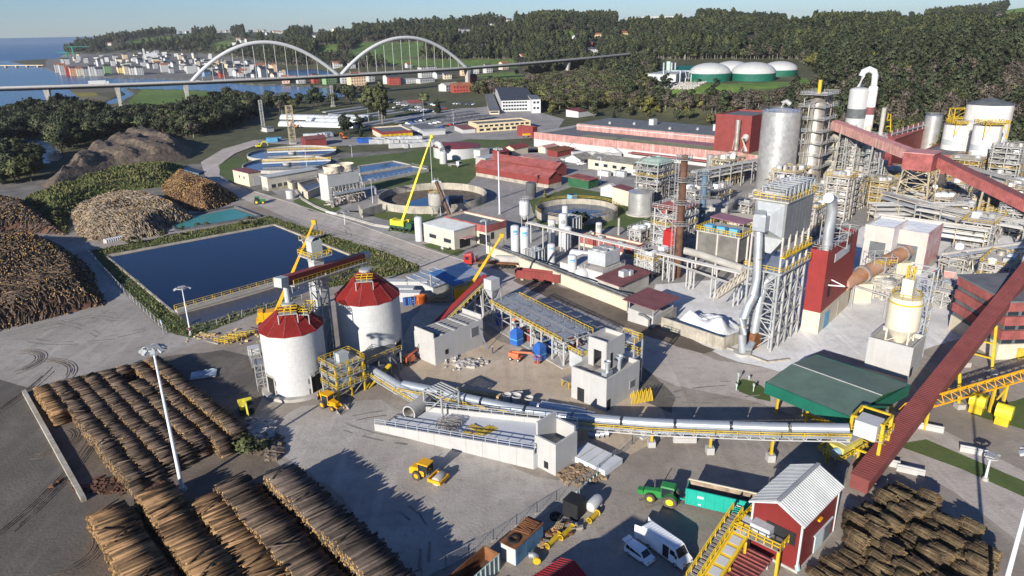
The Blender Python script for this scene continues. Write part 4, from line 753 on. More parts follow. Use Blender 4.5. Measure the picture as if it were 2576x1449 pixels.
def rubble():
 b=B(); g=RR(3)
 for i in range(420):
  x=g.uniform(1622,1775); f=g.random(); y=208+f*(17 if x<1740 else 17*(1775-x)/35); P=gp(x,y); s=g.uniform(.8,1.8); b.box(P+V(0,0,.2),(s*1.3,s,s),g.uniform(0,3),g.uniform(-.4,.4))
 o=b.o('rubble_bank','conc'); o['kind']='stuff'; tag(o,'pale rubble stone bank holding up the gas plant terrace','rubble')
rubble()
patch_z=at(0,0)
_g=[gp(x,y)+V(0,0,.25) for x,y in ((1625,208),(1735,211),(1995,205),(2050,195),(1990,185),(1640,190))]
def greenhouses():
 for i,(x,y,L) in enumerate(((800,318,62),(840,309,44),(862,303,40),(880,300,36),(780,300,50))):
  P=at(x,y); T=thing('greenhouse',('long plastic tunnel greenhouse in the nursery beyond the yard'),'greenhouse',P,RAD(-18),'nursery tunnel greenhouses'); b=B(); n=8; w=4.2; prof=[(w*cos(t),3.6*sin(t)) for t in np.linspace(0,PI,n+1)]
  b.v=[(x_,a,c) for x_ in (-L/2,L/2) for a,c in prof]; b.f=[(j,j+1,n+2+j,n+1+j) for j in range(n)]+[tuple(range(n+1)),tuple(range(2*n+1,n,-1))]; b.m=[0]*len(b.f); b.o('cover','polytunnel',T)
  for x_ in np.linspace(-L/2,L/2,9): q=B(); [q.bar((x_,prof[j][0]*1.01,prof[j][1]*1.01),(x_,prof[j+1][0]*1.01,prof[j+1][1]*1.01),.14) for j in range(n)]; q.o('hoop','struct',T)
 for j in range(11):
  x0,y0=820-j*5.5+4*j,272+j*4.2; a=at(885+j*26,267+j*3.0); b_=at(800+j*15,278+j*5.0)
  tag(XB(a+V(0,0,.3),b_+V(0,0,.3),4.2,.7).o('nursery_bed','bedcover' if j%3 else 'grass'),('pale sheet-covered nursery bed' if j%3 else 'green planted nursery bed')+' in the rows by the greenhouses','bed','nursery beds')
mat('polytunnel',(.55,.57,.57),.35,var=.1); mat('bedcover',(.42,.44,.46),.5,var=.2); greenhouses()
CARC=dict(white=(.75,.75,.74),grey=(.2,.21,.22),silver=(.45,.46,.47),black=(.02,.02,.02),red=(.35,.02,.02),blue=(.03,.08,.25))
for k,v in CARC.items(): mat('car_'+k,v,.25,var=.03,spec=.5,coat=.4)
_cm={}
def carmesh(k):
 if k in _cm: return _cm[k]
 b=B(); prof=[(-2.1,.35),(-2.15,.8),(-1.95,1.0),(-1.5,1.45),(.3,1.45),(1.0,.95),(2.0,.8),(2.15,.4)]
 for y in (-.85,.85): b.v+=[(x,y*(.86 if z>1.2 else 1),z) for x,z in prof]
 n=len(prof); b.f=[tuple(range(n)),tuple(range(2*n-1,n-1,-1))]+[(i,i+n,(i+1)%n+n,(i+1)%n) for i in range(n)]; b.m=[0]*len(b.f); g=B(); g.b0(-1.35,.25,-.8,.8,1.05,1.36)
 g=XA([(.36,-.68,1.4),(.36,.68,1.4),(.98,.78,.99),(.98,-.78,.99),(-1.55,-.68,1.4),(-1.55,.68,1.4),(-1.9,.78,1.05),(-1.9,-.78,1.05)],[(0,3,2,1),(4,5,6,7)])
 for v in range(8): g.v[v]=(g.v[v][0]+(.02 if v<4 else -.02),g.v[v][1],g.v[v][2]+.03)
 for s in (-1,1): g.add([(-1.45,s*.80,1.08),(.8,s*.84,1.04),(.2,s*.755,1.38),(-1.35,s*.755,1.38)],[(0,1,2,3)])
 w=B()
 for x in (-1.35,1.35):
  for s in (-1,1): w.cyl((x,s*.66,.32),(x,s*.88,.32),.32,n=10)
 _cm[k]=(b.mesh('body','car_'+k),g.mesh('glass','glass',False),w.mesh('wheels','rubber')); return _cm[k]
WHM=None
def car(P,rz,k,label,group):
 global WHM
 T=thing('parked_car',label,'car',P,rz,group); bm,gm,wm=carmesh(k); part(bm,'body',T); part(gm,'glazing',T)
 if WHM is None: WHM=XC((0,-.11,0),(0,.11,0),.32,n=10).mesh('wheel','rubber')
 for x in (-1.35,1.35):
  for s in (-1,1): part(WHM,'wheel',T,(x,s*.77,.32))
 return T
def carpark(rows,where,group,seed):
 g=RR(seed)
 for (x0,y0,x1,y1,n) in rows:
  a,b=at(x0,y0),at(x1,y1); d=b-a; rz=math.atan2(d[1],d[0])+PI/2
  for i in range(n):
   if g.random()<.12: continue
   k=g.choice(['white','white','white','grey','silver','silver','black','red','blue']); car(a+d*(i+.5)/n,rz+(PI if g.random()<.5 else 0)+g.uniform(-.05,.05),k,f'{k} car parked in {where}',group)
carpark([(965,257,1020,261,8),(1000,264,1060,272,9),(990,272,1075,282,12),(1050,275,1105,283,8),(1080,262,1120,276,7),(1140,262,1195,264,7)],'the open rows round the red roofed pavilion','cars round the pavilion',41)
carpark([(990,322,1080,300,9),(1010,330,1110,308,9),(1040,338,1150,312,9)],'the covered bays beside the yellow office block','cars in the covered bays',42)
T=bldg('pavilion','open sided red roofed pavilion in the car park','pavilion',1032,268,260,1010,1062,'grey_dark','red_dusty','gx',rise=1.5,a=VD-.4)
for i,(x0,y0,x1,y1) in enumerate(((1062,305,1190,288),(1090,311,1200,293),(1118,317,1235,298))):
 a,b=at(x0,y0),at(x1,y1); d=b-a; T=thing('car_canopy','long flat grey parking canopy beside the yellow office block','canopy',a,math.atan2(d[1],d[0]),'parking canopies'); L=NRM(d); X0(0,L,-3,3,2.7,2.95).o('roof','greyroof',T)
 for k in range(8): XB((L*(k+.5)/8,2.6,0),(L*(k+.5)/8,2.6,2.7),.25).o('post','struct',T)
bldg('office_block','long white three storey office block with hipped dark roof by the wood','office',1262,281,253,1245,1345,'white_clean','slate','gx',rise=2.2,a=VD-.75,wins=(('R',.03,.78,.12,.28,9,1.8),('R',.03,.78,.44,.6,9,1.8),('R',.03,.78,.74,.88,9,1.8)))
bldg('office_wing','white square end wing of the office block','office wing',1338,285,250,1328,1360,'white_clean','greyroof','flat',a=VD-.75,wins=(('R',.1,.9,.7,.85,2,1.8),('R',.1,.9,.3,.45,2,1.8)))
bldg('gatehouse','small cream gatehouse with flat roof beside the roundabout','gatehouse',1232,288,279,1220,1256,'cream','greyroof','flat',a=VD-.75,wins=(('R',.1,.9,.4,.8,4,2.0),))
bldg('workshop_building','long two storey yellow ochre workshop with dark flat roof','workshop',1201,334,312,1178,1335,'ochre','greyroof','par',a=VD-.42,wins=(('R',.02,.98,.16,.42,8,3.0),('R',.02,.98,.6,.82,10,2.4)))
bldg('store_shed','low white shed with maroon roof in front of the ochre workshop','shed',1165,336,326,1143,1196,'white','maroon','mono',a=VD-.42,rise=.6)
bldg('garage_building','cream garage with red roof edge and yellow roller doors','garage',962,352,333,936,1036,'cream','greyroof','par',a=VD-.42,fascia=('red',1.5),wins=(('R',.02,.98,.03,.68,6,4.6,'yellow'),))
bldg('site_hut','dark red gabled hut among construction machines','hut',770,370,352,756,820,'red','maroon','gx',rise=1.3,a=VD-.3)
bldg('long_shed','long grey flat shed behind the garage','shed',1060,336,325,1036,1100,'grey_paint','greyroof','flat',a=VD-.42)
bldg('white_shed','low white shed beside the parking canopies','shed',1066,342,331,1058,1120,'white','white','flat',a=VD-.42)
def container(P,rz,m,label,group,L=6.,sub=True):
 T=thing('site_container',label,'container',P,rz,group); key=('cont',m,L)
 if key not in _wm:
  b=X0(-L/2,L/2,-1.22,1.22,.1,2.6); _wm[key]=b.mesh('body',m,False); q=B()
  n=int(L/.6)
  for i in range(n):
   x=-L/2+L*(i+.5)/n
   for s in (-1,1): q.b0(x-.12,x+.12,s*1.24-.04,s*1.24+.04,.25,2.45)
  _wm[key+('r',)]=q.mesh('ribs',m,False); d=X0(-.04,.04,-1.0,1.0,.2,2.4); _wm[key+('d',)]=d.mesh('door',m,False)
 part(_wm[key],'body',T); part(_wm[key+('r',)],'corrugation',T)['kind']='stuff'; part(_wm[key+('d',)],'door',T,(L/2+.03,0,0)); return T
g_=RR(8)
for (x0,y0,x1,y1,n,m,wh) in ((935,362,1085,362,11,'white','in the rows behind the round basins'),(945,356,1060,352,10,'white_clean','in the rows behind the round basins'),(985,372,1095,368,8,'white','in the rows behind the round basins'),(770,347,838,342,6,'white_clean','in the cabin rank beside the red hut'),(900,358,930,358,3,'blue','behind the round basins'),(1440,393,1560,398,5,'white','beside the cream workshop'),(672,358,700,356,3,'blue_lt','by the drilling masts')):
 for i in range(n):
  f=(i+.5)/n; cn={'white':'white','white_clean':'bright white','blue':'blue','blue_lt':'light blue'}[m]; container(at(x0+(x1-x0)*f,y0+(y1-y0)*f+g_.uniform(-1,1)),VD-.42+g_.choice([0,0,1.57]),m,f'{cn} site cabin {wh}','site cabins')
for x,y,yt,m,l,w in ((737,362,266,'struct_tan','tan lattice drilling mast standing in the contractor camp',1.6),(664,330,252,'struct','slender grey lattice pylon at the wood edge',.9),(838,268,215,'struct','grey lattice pylon at the river bank',.9)):
 P=at(x,y); h=hgt(P,yt); T=thing('lattice_mast',l,'mast',P,.5); XG(-w,w,-w,w,0,h,1,1,10,.35).o('mast',m,T); X0(-1.8,1.8,-1.8,1.8,0,1).o('base','conc',T)
bldg('camp_hut','small white hut with flat roof under the lattice pylon','hut',672,333,322,658,688,'white','greyroof','flat')
# ------------------------------------------------ water treatment
def basin(name,label,x,y,w,hgtm,wall='conc',wat='tankw',wz=-.9,rail=None,bridge=None,inner=None,cone=False):
 """round open basin; (x,y) picture of its centre at ground, w its width in the picture"""
 c=at(x,y); d=math.sqrt(c[0]**2+c[1]**2+H*H); r=w/2/F*d; T=thing(name,label,'basin',c)
 XL([(r,0),(r,hgtm),(r-.45,hgtm),(r-.45,.05)],n=56).o('wall',wall,T)
 if inner: XL([(r-.46,.05),(r*.15,.06)],n=56).o('floor',inner,T)
 rw=r*(1 if not cone else .5); XL([(r-.45 if not cone else r*.55,hgtm+wz),(.01,hgtm+wz)],((0,0,0) if not cone else (r*.1,-r*.35,0)),n=48).o('water',wat,T)
 if rail: XR([(r*cos(t),r*sin(t),hgtm) for t in np.linspace(0,2*PI,41)[:-1]],closed=1,w=.09,step=3).o('railing',rail,T)
 if bridge is not None:
  ca,sa=cos(bridge),sin(bridge); q=XB((ca*r*1.02,sa*r*1.02,hgtm+.35),(-ca*r*.55,-sa*r*.55,hgtm+.35),1.6,.7); q.o('scraper_bridge','white',T)
  for s in (-.7,.7): XR([(ca*r*1.02-sa*s,sa*r*1.02+ca*s,hgtm+.7),(-ca*r*.55-sa*s,-sa*r*.55+ca*s,hgtm+.7)],1.1,1.6,.1).o('railing','yellow',T)
  XL([(2.,hgtm-1.5),(2.,hgtm),(2.6,hgtm+.02),(2.6,hgtm+.3),(.01,hgtm+.3)],n=20).o('centre_column','conc',T)
 return T
basin('clarifier_basin','round clarifier basin with yellow railed white scraper bridge farther from the road',735,389,202,1.6,bridge=.1)
basin('clarifier_basin','round clarifier basin with yellow railed white scraper bridge behind the long pump hall',722,417,200,1.6,bridge=.15)
basin('settling_basin','big empty concrete basin with stained inner wall and little water',1089,505,268,2.9,'conc_old','tankw',-2.3,inner='soil',cone=True)
basin('settling_basin','round basin of blue water with yellow railing beside steel tank',1450,540,204,2.6,'conc_old','tankw',-2.0,rail='yellow_old')
def pool(label,pts,h,wat,rim='conc',rails=None,name='aeration_pool'):
 q=[at(x,y) for x,y in pts]; T=thing(name,label,'pool',q[0]); b=B()
 for i in range(len(q)): b.bar(q[i]+V(0,0,h/2),q[(i+1)%len(q)]+V(0,0,h/2),.6,h)
 b.o('wall',rim,T,W=1); B().sheet([p+V(0,0,h-.45) for p in q]).o('water',wat,T,W=1)
 if rails: XR([p+V(0,0,h) for p in q],1.1,3,.08,closed=1).o('railing',rails,T,W=1)
 return T
pool('rectangular aeration pool of blue water, the one nearer the grass mound',[(903,424),(989,411),(1034,421),(905,443)],1.5,'tankw'); pool('rectangular aeration pool of blue water behind the white cooling tower',[(907,447),(1036,424),(1078,432),(912,466)],1.5,'tankw',rails='struct')
pool('raised tank of dark foaming sludge beside the cooling tower',[(752,477),(800,464),(812,485),(774,501)],3.2,'sludge','cream',name='sludge_tank'); pool('raised tank of dark foaming sludge beside the pump hall',[(712,462),(770,446),(800,460),(735,478)],3.0,'sludge','cream','struct',name='sludge_tank')
bldg('pump_hall','long low cream pump hall with white flat roof by the clarifier','hall',676,481,447,656,798,'beige','white','flat',base=('conc_old',1.2),wins=(('R',.05,.4,.15,.45,3,2.0),('L',.2,.8,.02,.55,1,2.4,'white')))
bldg('switch_house','small cream building with pinkish roof at the road bend','building',629,470,437,585,656,'cream','maroon','flat',over=.2,wins=(('L',.15,.75,.5,.7,2,.9),('R',.3,.9,.02,.7,1,3.2,'white')))
tank('dosing_tank','short white tank standing on the grass by the sludge tanks',732,501,21,481,'white','flat')
T=bldg('cooling_tower','white twin-fan cooling tower block with pipe manifold','cooling tower',830,508,442,801,902,'white','dusty','flat',over=.1)
LR,LL,h=dims(T)
for fx in (.3,.72):
 XL([(3.6,h+.3),(3.3,h+1.2),(3.7,h+3.0),(3.5,h+3.0),(3.1,h+1.2),(3.3,h+.4)],(LR*fx,LL*.5,0),28).o('fan_stack','cream',T); q=XL([(.5,h+1.0),(.5,h+1.5),(.01,h+1.6)],(LR*fx,LL*.5,0),10)
 for k in range(6): t=k*PI/3; q.box((LR*fx+1.6*cos(t),LL*.5+1.6*sin(t),h+1.3),(3.0,.45,.06),t)
 q.o('fan','grey_dark',T)
XG(1,LR,-3.2,-.3,0,h*.55,8,1,2,.28).o('inlet_frame','struct',T); X0(.8,LR-.2,-.06,.04,h*.08,h*.52).o('louvre','grey_dark',T)
for k in range(9): XT([(1.5+k*(LR-2)/9,-6,.4),(1.5+k*(LR-2)/9,-6,2.4),(1.5+k*(LR-2)/9,-3.4,2.4),(1.5+k*(LR-2)/9,-1,4)],.35).o('pipe','steel_dirty',T)
XT([(-.5,-4.2,3.6),(LR+4,-4.2,3.6),(LR+4.6,-4.2,2.8),(LR+4.6,-4.2,0)],.55,10).o('header_pipe','galv',T); XR([(0,0,h+.3),(LR,0,h+.3),(LR,LL,h+.3),(0,LL,h+.3)],closed=1,w=.08).o('railing','struct',T)
T=thing('pipe_bank','tangle of grey pipes and valves in front of the cooling tower','pipework',at(870,512),VD); b=B(); g=RR(2)
for i in range(34): x=g.uniform(-8,6); y=g.uniform(-2.5,2.5); z=g.uniform(.5,3.2); b.tube([(x,y,0),(x,y,z),(x+g.uniform(-2,2),y+g.uniform(-2,2),z),(x+g.uniform(-2,2),y+g.uniform(-2,2),z*.5)],g.uniform(.15,.35),6)
b.o('pipes','steel_dirty',T)
tank('conical_tank','grey conical-roofed tank on legs with yellow top rail inside basin rim',1099,545,38,490,'conc','cone',rise=.18,legs=4,rails='yellow',group=None); tank('thickener_tank','dark flat tank with ladder at the basin rim',1148,526,37,498,'grey_dark','flat',ladder=3.9)
T=thing('inclined_conveyor','narrow dark inclined conveyor climbing to the conical tank','conveyor',at(1136,560)); a,b_=at(1136,552),at(1102,540)+V(0,0,12.5); XB(a,b_,1.1,.9).o('belt_housing','rust_dark',T,W=1)
for s in (-.6,.6): XR([a+V(s,0,.4),b_+V(s,0,.4)],1,2,.08).o('railing','struct',T,W=1)
bldg('compressor_hall','flat roofed hall with red parapet and roof duct beside the crane','hall',1224,618,569,1118,1273,'cream','greyroof','par',fascia=('red_dusty',2.2),par=.6,wins=(('L',.02,.12,.02,.55,1,3.6,'black'),('R',.1,.5,.25,.6,1,1.4)))
T=bldg('grey_hall','plain grey-beige hall with ribbed pale roof and dark loading door','hall',1144,629,583,1065,1196,'beige','grey_paint','flat',over=.15,wins=(('L',.12,.32,.3,.52,1,3.4,'glass','grey_dark'),('L',.6,.8,.34,.56,1,3.4,'glass','grey_dark'),('R',.3,.65,.01,.5,1,4.4,'black')))
LR,LL,h=dims(T); X0(LR*.3,LR*.72,-2.2,.1,h*.55,h*.58).o('door_canopy','red_faded',T)
q=B()
for k in range(14): q.b0(-.1+k*LR/14+.3,-.1+k*LR/14+.5,-.1,LL+.1,h+.3,h+.42)
q.o('roof_rib','grey_paint',T)
tank('nitrogen_tank','tall slim white tank with top pipe beside the grey hall',1056,608,21,552,'white_clean','dome',bands=((.12,.8),'white'),ladder=2.2)
tag(XB(at(912,548)+V(0,0,1.6),at(962,533)+V(0,0,1.6),.5,3.2).bar(at(912,548)+V(0,0,1.6),at(905,535)+V(0,0,1.6),.5,3.2).o('retaining_wall','conc_old'),'short bent concrete retaining wall beside the big empty basin','wall')
for k in range(3):
 P=at(826+k*9,536+k*2.2); tag(X0(-1.2,1.2,-.35,.35,0,.9).o('concrete_barrier','white'),'white concrete barrier at the grass edge beside the hoses','barrier','barriers by the hoses'); o=COL.objects[-1]; o.location=tuple(P); o.rotation_euler=(0,0,-.7)
T=thing('hose_line','pair of pale hoses laid along the lawn beside the road','hose',at(800,520));
for s in (0,1): XT([at(x,y+s*3)+V(0,0,.25) for x,y in ((745,480),(760,500),(795,520),(830,534),(880,548),(940,566),(985,573))],.28,6).o('hose','conc',T,W=1)
c_=at(1152,392); tank('clarifier_house','wide low white tank with shallow red roof on the grassy mound',1150,402,118,375,'white','cone',rise=.06,rm='red',n=44)
tank('mixing_vessel','white vessel with angled duct in front of the red roofed tank',1116,413,19,386,'white','dome'); T=thing('vessel_duct','fat white duct bending down into the white vessel','duct',at(1112,410)); XT([at(1098,405)+V(0,0,9),at(1108,405)+V(0,0,8.5),at(1114,407)+V(0,0,6.5)],1.5,10).o('duct','white',T,W=1)
bldg('filter_block','white block with yellow railed roof beside the red roofed tank','block',1208,400,380,1185,1231,'white','dusty','flat',over=.1,wins=()); T=bldg('annex_block','long low pale annex with grey roof below the mound','annex',1222,424,400,1196,1262,'conc','grey_paint','flat',over=.2,wins=(('L',.3,.7,.05,.5,1,1.5,'yellow'),))
bldg('red_shed','small red gabled shed with dark doorway by the annex','shed',1258,404,383,1238,1280,'red','red','gx',rise=1.1,wins=(('R',.3,.6,.0,.7,1,2.4,'black'),))
bldg('cream_shed','cream shed with red gabled roof behind the red shed','shed',1293,392,374,1271,1328,'cream','red','gx',rise=1.3,wins=(('L',.3,.7,0,.7,1,3,'black'),))
bldg('red_workshop','large red workshop with faded corrugated roof beside the lamp mast','workshop',1380,474,447,1197,1412,'red','red_dusty','gy',rise=2.2,base=('conc_old',1.5)); bldg('red_workshop','second red workshop bay with roof a step behind the first','workshop',1398,447,424,1232,1425,'red','red_dusty','gy',rise=2.0); bldg('red_lean_to','long red roof lean-to behind the red workshops','lean-to',1390,422,408,1310,1412,'conc','red_faded','mono',rise=.8)
tank('dark_tank','squat dark weathered tank beside the red workshop',1336,499,25,462,'grey_dark','flat')
T=bldg('open_shelter','red roofed open shelter over green skip','shelter',1480,476,455,1429,1505,'green_dk','red_dusty','mono',rise=.5)
bldg('long_workshop','long cream workshop with grey fibre-cement roof','workshop',1592,440,414,1480,1632,'cream','fibroof','gy',rise=1.6,wins=(('L',.1,.9,.35,.7,4,2.6,'glass','white'),('R',.3,.7,.02,.7,1,3,'grey_paint')))
for i,(ax,ay,yt,xl,xr,l) in enumerate(((1448,381,371,1430,1503,'white tent-like warehouse with dark doorway'),(1560,396,384,1528,1610,'white storage tent with peaked roof by the hall'),(1460,412,402,1422,1492,'white gabled store with grey roof'),(1556,500,479,1511,1562,'white gabled shed beside the steel tank'))): bldg('storage_tent',l,'warehouse',ax,ay,yt,xl,xr,'white_clean','white' if i!=2 else 'fibroof','gx',rise=2,wins=(('R',.3,.55,0,.6,1,2.6,'black'),))
bldg('cream_block','two storey cream block with maroon roof beside the steel tank','building',1580,519,482,1541,1602,'cream','maroon','mono',rise=.8,over=.2); bldg('cream_kiosk','small cream building with red roof in the workshop street','building',1372,386,372,1354,1402,'cream','red_faded','gx',rise=.8); bldg('red_store','small red store with brown roof in the workshop street','store',1402,396,382,1377,1445,'red','rust','mono',rise=.6)
tank('steel_tank','big round stainless steel tank with ribs on concrete pad',1611,546,63,489,'steel','cone',rise=.1,bands=((.25,.45,.6,.78),'steel'),ladder=5.3,base='conc',n=36)
tank('green_skip_box','blue skip',1440,503,1,500) if 0 else None
T=thing('skip_container','bright blue open skip on the grass by the round basin','skip',at(1439,503),VD); X0(-1.6,1.6,-1.2,1.2,.1,2.3).o('body','blue_lt',T); X0(-1.4,1.4,-1.0,1.0,2.28,2.32).o('opening','black',T)
for x,y,k,rz,l in ((1415,405,'white',.5,'white car parked beside the cream kiosk'),(1600,441,'white',.9,'white car parked at the end of the long workshop'),(1462,415,'white',.3,'white car parked among cabins by the storage tent')): car(at(x,y),rz,k,l,None)
for x,y,l in ((1520,443,'white cabin at the foot of the lamp mast'),(1560,444,'grey cabin with lettering beside the lamp mast'),(1588,438,'white red-topped cabin beside the long workshop')): container(at(x,y),VD-1.57,'white' if 'grey' not in l else 'grey_paint',l,None)
# ------------------------------------------------ oxygen / nitrogen tanks
def gastank(x,y,w,yt,label,mark=None,group='white gas storage tanks'):
 T=tank('gas_tank',label,x,y,w,yt,'white_clean','dome',rise=.2,group=group,bands=((.06,),'white',.3),n=24); r,_,h=dims(T); a=math.atan2(-T.location.y,-T.location.x)
 if mark=='blue':
  q=XL([(r+.02,h*.80),(r+.035,h*.80),(r+.035,h*.92),(r+.02,h*.92)],n=10,a0=a-.55,a1=a+.55); q.o('emblem','blue_lt',T); q=XL([(r+.04,h*.82),(r+.045,h*.825),(r+.045,h*.85),(r+.04,h*.855)],n=6,a0=a-.4,a1=a+.4); q.o('emblem_wave','white_clean',T)
 if mark=='ring':
  b=B(); z=h*.8;
  for rr,wd in ((.62,.16),(.2,.2)):
   n=16
   for i in range(n):
    t0,t1=2*PI*i/n,2*PI*(i+1)/n; f=lambda t,R:(( (r+.03)*cos(a+R*cos(t)/r)),((r+.03)*sin(a+R*cos(t)/r)),z+R*sin(t)); b.sheet([f(t0,rr-wd),f(t1,rr-wd),f(t1,rr),f(t0,rr)])
  b.o('emblem','black',T)
 for s in (-1,1): XB((r*.7*s,-r*.6,-.3),(r*.7*s,-r*.6,.25),.3).o('foot','struct',T)
 return T
gastank(1297,660,22,573,'tall white gas tank with blue emblem, left of the pair','blue'); gastank(1321,664,23,577,'tall white gas tank with blue emblem, right of the pair','blue'); gastank(1387,666,20,619,'short white gas tank with blue emblem beside the vaporiser','blue'); gastank(1439,710,23,648,'white gas tank with blue emblem behind the spherical vessel','blue')
gastank(1388,617,19,558,'white gas tank with ring emblem left of the tall one','ring'); gastank(1416,622,22,543,'tallest white gas tank with black ring emblem','ring'); gastank(1427,628,21,576,'short white gas tank with ring emblem in front of the tall one','ring'); gastank(1421,600,15,522,'slim white column behind the tallest gas tank'); gastank(1506,594,16,564,'small white gas tank with ring emblem by the red roofed building','ring')
tank('white_silo','white silo on an open steel frame at the round basin',1320,586,26,509,'white_clean','dome',legs=6,rails='white',rise=.12)
T=thing('spherical_vessel','white spherical pressure vessel on skirt','tank',cylfit(1463,716,26,700)[0]); b=B(); rr=2.0; b.lathe([(.01,rr*.25)]+[(rr*cos(t),rr*1.2+rr*sin(t)) for t in np.linspace(-1.3,1.55,12)],n=24).o('shell','white_clean',T); XL([(1.3,0),(1.3,1.0)],n=20).o('skirt','white',T); XT([(0,0,rr*2.2),(0,0,rr*2.2+1),(.8,0,rr*2.2+1),(.8,0,1)],.12,6).o('vent_pipe','struct',T)
T=thing('horizontal_tank','white horizontal tank on saddles behind the white plant house','tank',at(1473,665),VD-1.3); b=B(); prof=[(.01,-5)]+[(1.5*cos(t),-4.2-.8*sin(t)) for t in np.linspace(1.4,0,5)]+[(1.5*cos(t),4.2+.8*sin(t)) for t in np.linspace(0,1.4,5)]+[(.01,5)]; b.lathe(prof,n=20); b.v=[(z,x,y+2.6) for x,y,z in b.v]; b.o('shell','white_clean',T)
for x in (-3,3): X0(x-.3,x+.3,-1.2,1.2,0,2).o('saddle','conc',T)
def vaporiser(x,y,yt,label,nx,ny):
 P=at(x,y); h=hgt(P,yt); T=thing('vaporiser',label,'vaporiser',P,VD,'finned vaporisers')
 for i in range(nx):
  for j in range(ny):
   q=B(); cx,cy=i*1.5,j*1.5; q.box((cx,cy,h/2+.5),(1.2,.1,h-1)).box((cx,cy,h/2+.5),(.1,1.2,h-1)).box((cx,cy,h/2+.5),(.9,.08,h-1),.785).box((cx,cy,h/2+.5),(.08,.9,h-1),.785); q.o('fin_tube','grey_paint',T)
 XG(-.7,nx*1.5-.8,-.7,ny*1.5-.8,0,h,1,1,2,.16,br=False).o('frame','struct',T)
vaporiser(1440,610,548,'tall grey finned vaporiser beside the ring-marked tanks',3,4); vaporiser(1344,672,632,'grey-green finned vaporiser beside the pair of tall tanks',3,3)
tank('vent_post','slender pale vent stack on the lawn behind the red roof',1556,592,6,552,'conc','cone',cat='stack',n=12,rise=.6)
T=bldg('red_roof_station','cream station with sunken red roof and red parapet','building',1594,649,622,1458,1620,'cream','red_faded','par',fascia=('red_dusty',2.4),par=.5,wins=(('R',.2,.5,.3,.62,1,1.2),)); LR,LL,h=dims(T)
for fx,fy in ((.4,.3),(.6,.7)): XX((LR*fx,LL*fy,h-.2),(1.2,1.6,1.0)).o('roof_hatch','struct',T)
XT([(LR*.3,LL*.85,h-.5),(LR*.3,LL*.85,h+1),(LR*.4,LL*.85,h+1.3)],.4).o('vent_pipe','struct',T)
T=bldg('white_plant_house','white windowless plant house with chiller on its roof','plant house',1515,724,689,1409,1572,'white_clean','dusty','flat',over=.05); LR,LL,h=dims(T); X0(LR*.3,LR*.95,LL*.1,LL*.5,h+.8,h+4.5).o('chiller','grey_paint',T)
for k in range(2):
 for s in range(2): XL([(1.2,h+4.5),(1.2,h+5.0),(.1,h+4.9)],(LR*(.45+.3*k),LL*(.22+.16*s),0),16).o('chiller_fan','struct',T)
XR([(0,0,h+.3),(LR,0,h+.3)],w=.07).o('railing','struct',T)
T=bldg('maroon_roof_house','concrete house with maroon sloping roof and vent cube','building',1556,752,720,1504,1633,'conc','maroon','mono',rise=.6,over=.6); LR,LL,h=dims(T); XX((LR*.45,LL*.45,h+1.2),(2.2,1.6,1.6)).box((LR*.6,LL*.35,h+1),(1.4,1.2,1.2)).o('roof_vent','grey_paint',T)
T=bldg('maroon_roof_shed','open-topped concrete pen under a raised maroon roof','shed',1642,826,797,1580,1695,'conc_new','maroon','mono',rise=.4,over=1.0); LR,LL,h=dims(T)
for o in KIDS(T):
 if o.name.startswith('roof'): o.location.z=2.0
for x,y in ((.2,.2),(LR-.2,.2),(.2,LL-.2),(LR-.2,LL-.2)): XB((x,y,h),(x,y,h+2.1),.2).o('post','struct',T)
XT([(-.6,.5,0),(-.6,.5,h*.8),(-.6,LL*.3,h),(-.6,LL*.5,h)],.35).o('drain_pipe','grey_dark',T)
def retwall():
 a,b=at(1225,640),at(1578,782); n=24; T=thing('retaining_wall','long cream concrete retaining wall along the service road','wall',a); d=(b-a)/n
 for i in range(n): XB(a+d*i+V(0,0,1.5),a+d*(i+.985)+V(0,0,1.5),.4,3.0).o('panel','cream',T,W=1)
 XB(a+V(0,0,3.1),b+V(0,0,3.1),.6,.25).o('coping','conc_old',T,W=1); XT([a+V(.2,.6,3.6),b+V(.2,.6,3.6)],.28,8).o('pipe','grey_dark',T,W=1)
 for i in range(n): XB(a+d*i+V(.2,.6,3),a+d*i+V(.2,.6,3.6),.15).o('bracket','grey_dark',T,W=1)
retwall()
tag(XB(at(1578,785)+V(0,0,.15),at(1930,912)+V(0,0,.15),.5,.35).bar(at(1930,912)+V(0,0,.15),at(1985,905)+V(0,0,.15),.5,.35).o('kerb','conc_old'),'dirty concrete kerb along the lime yard edge','kerb')
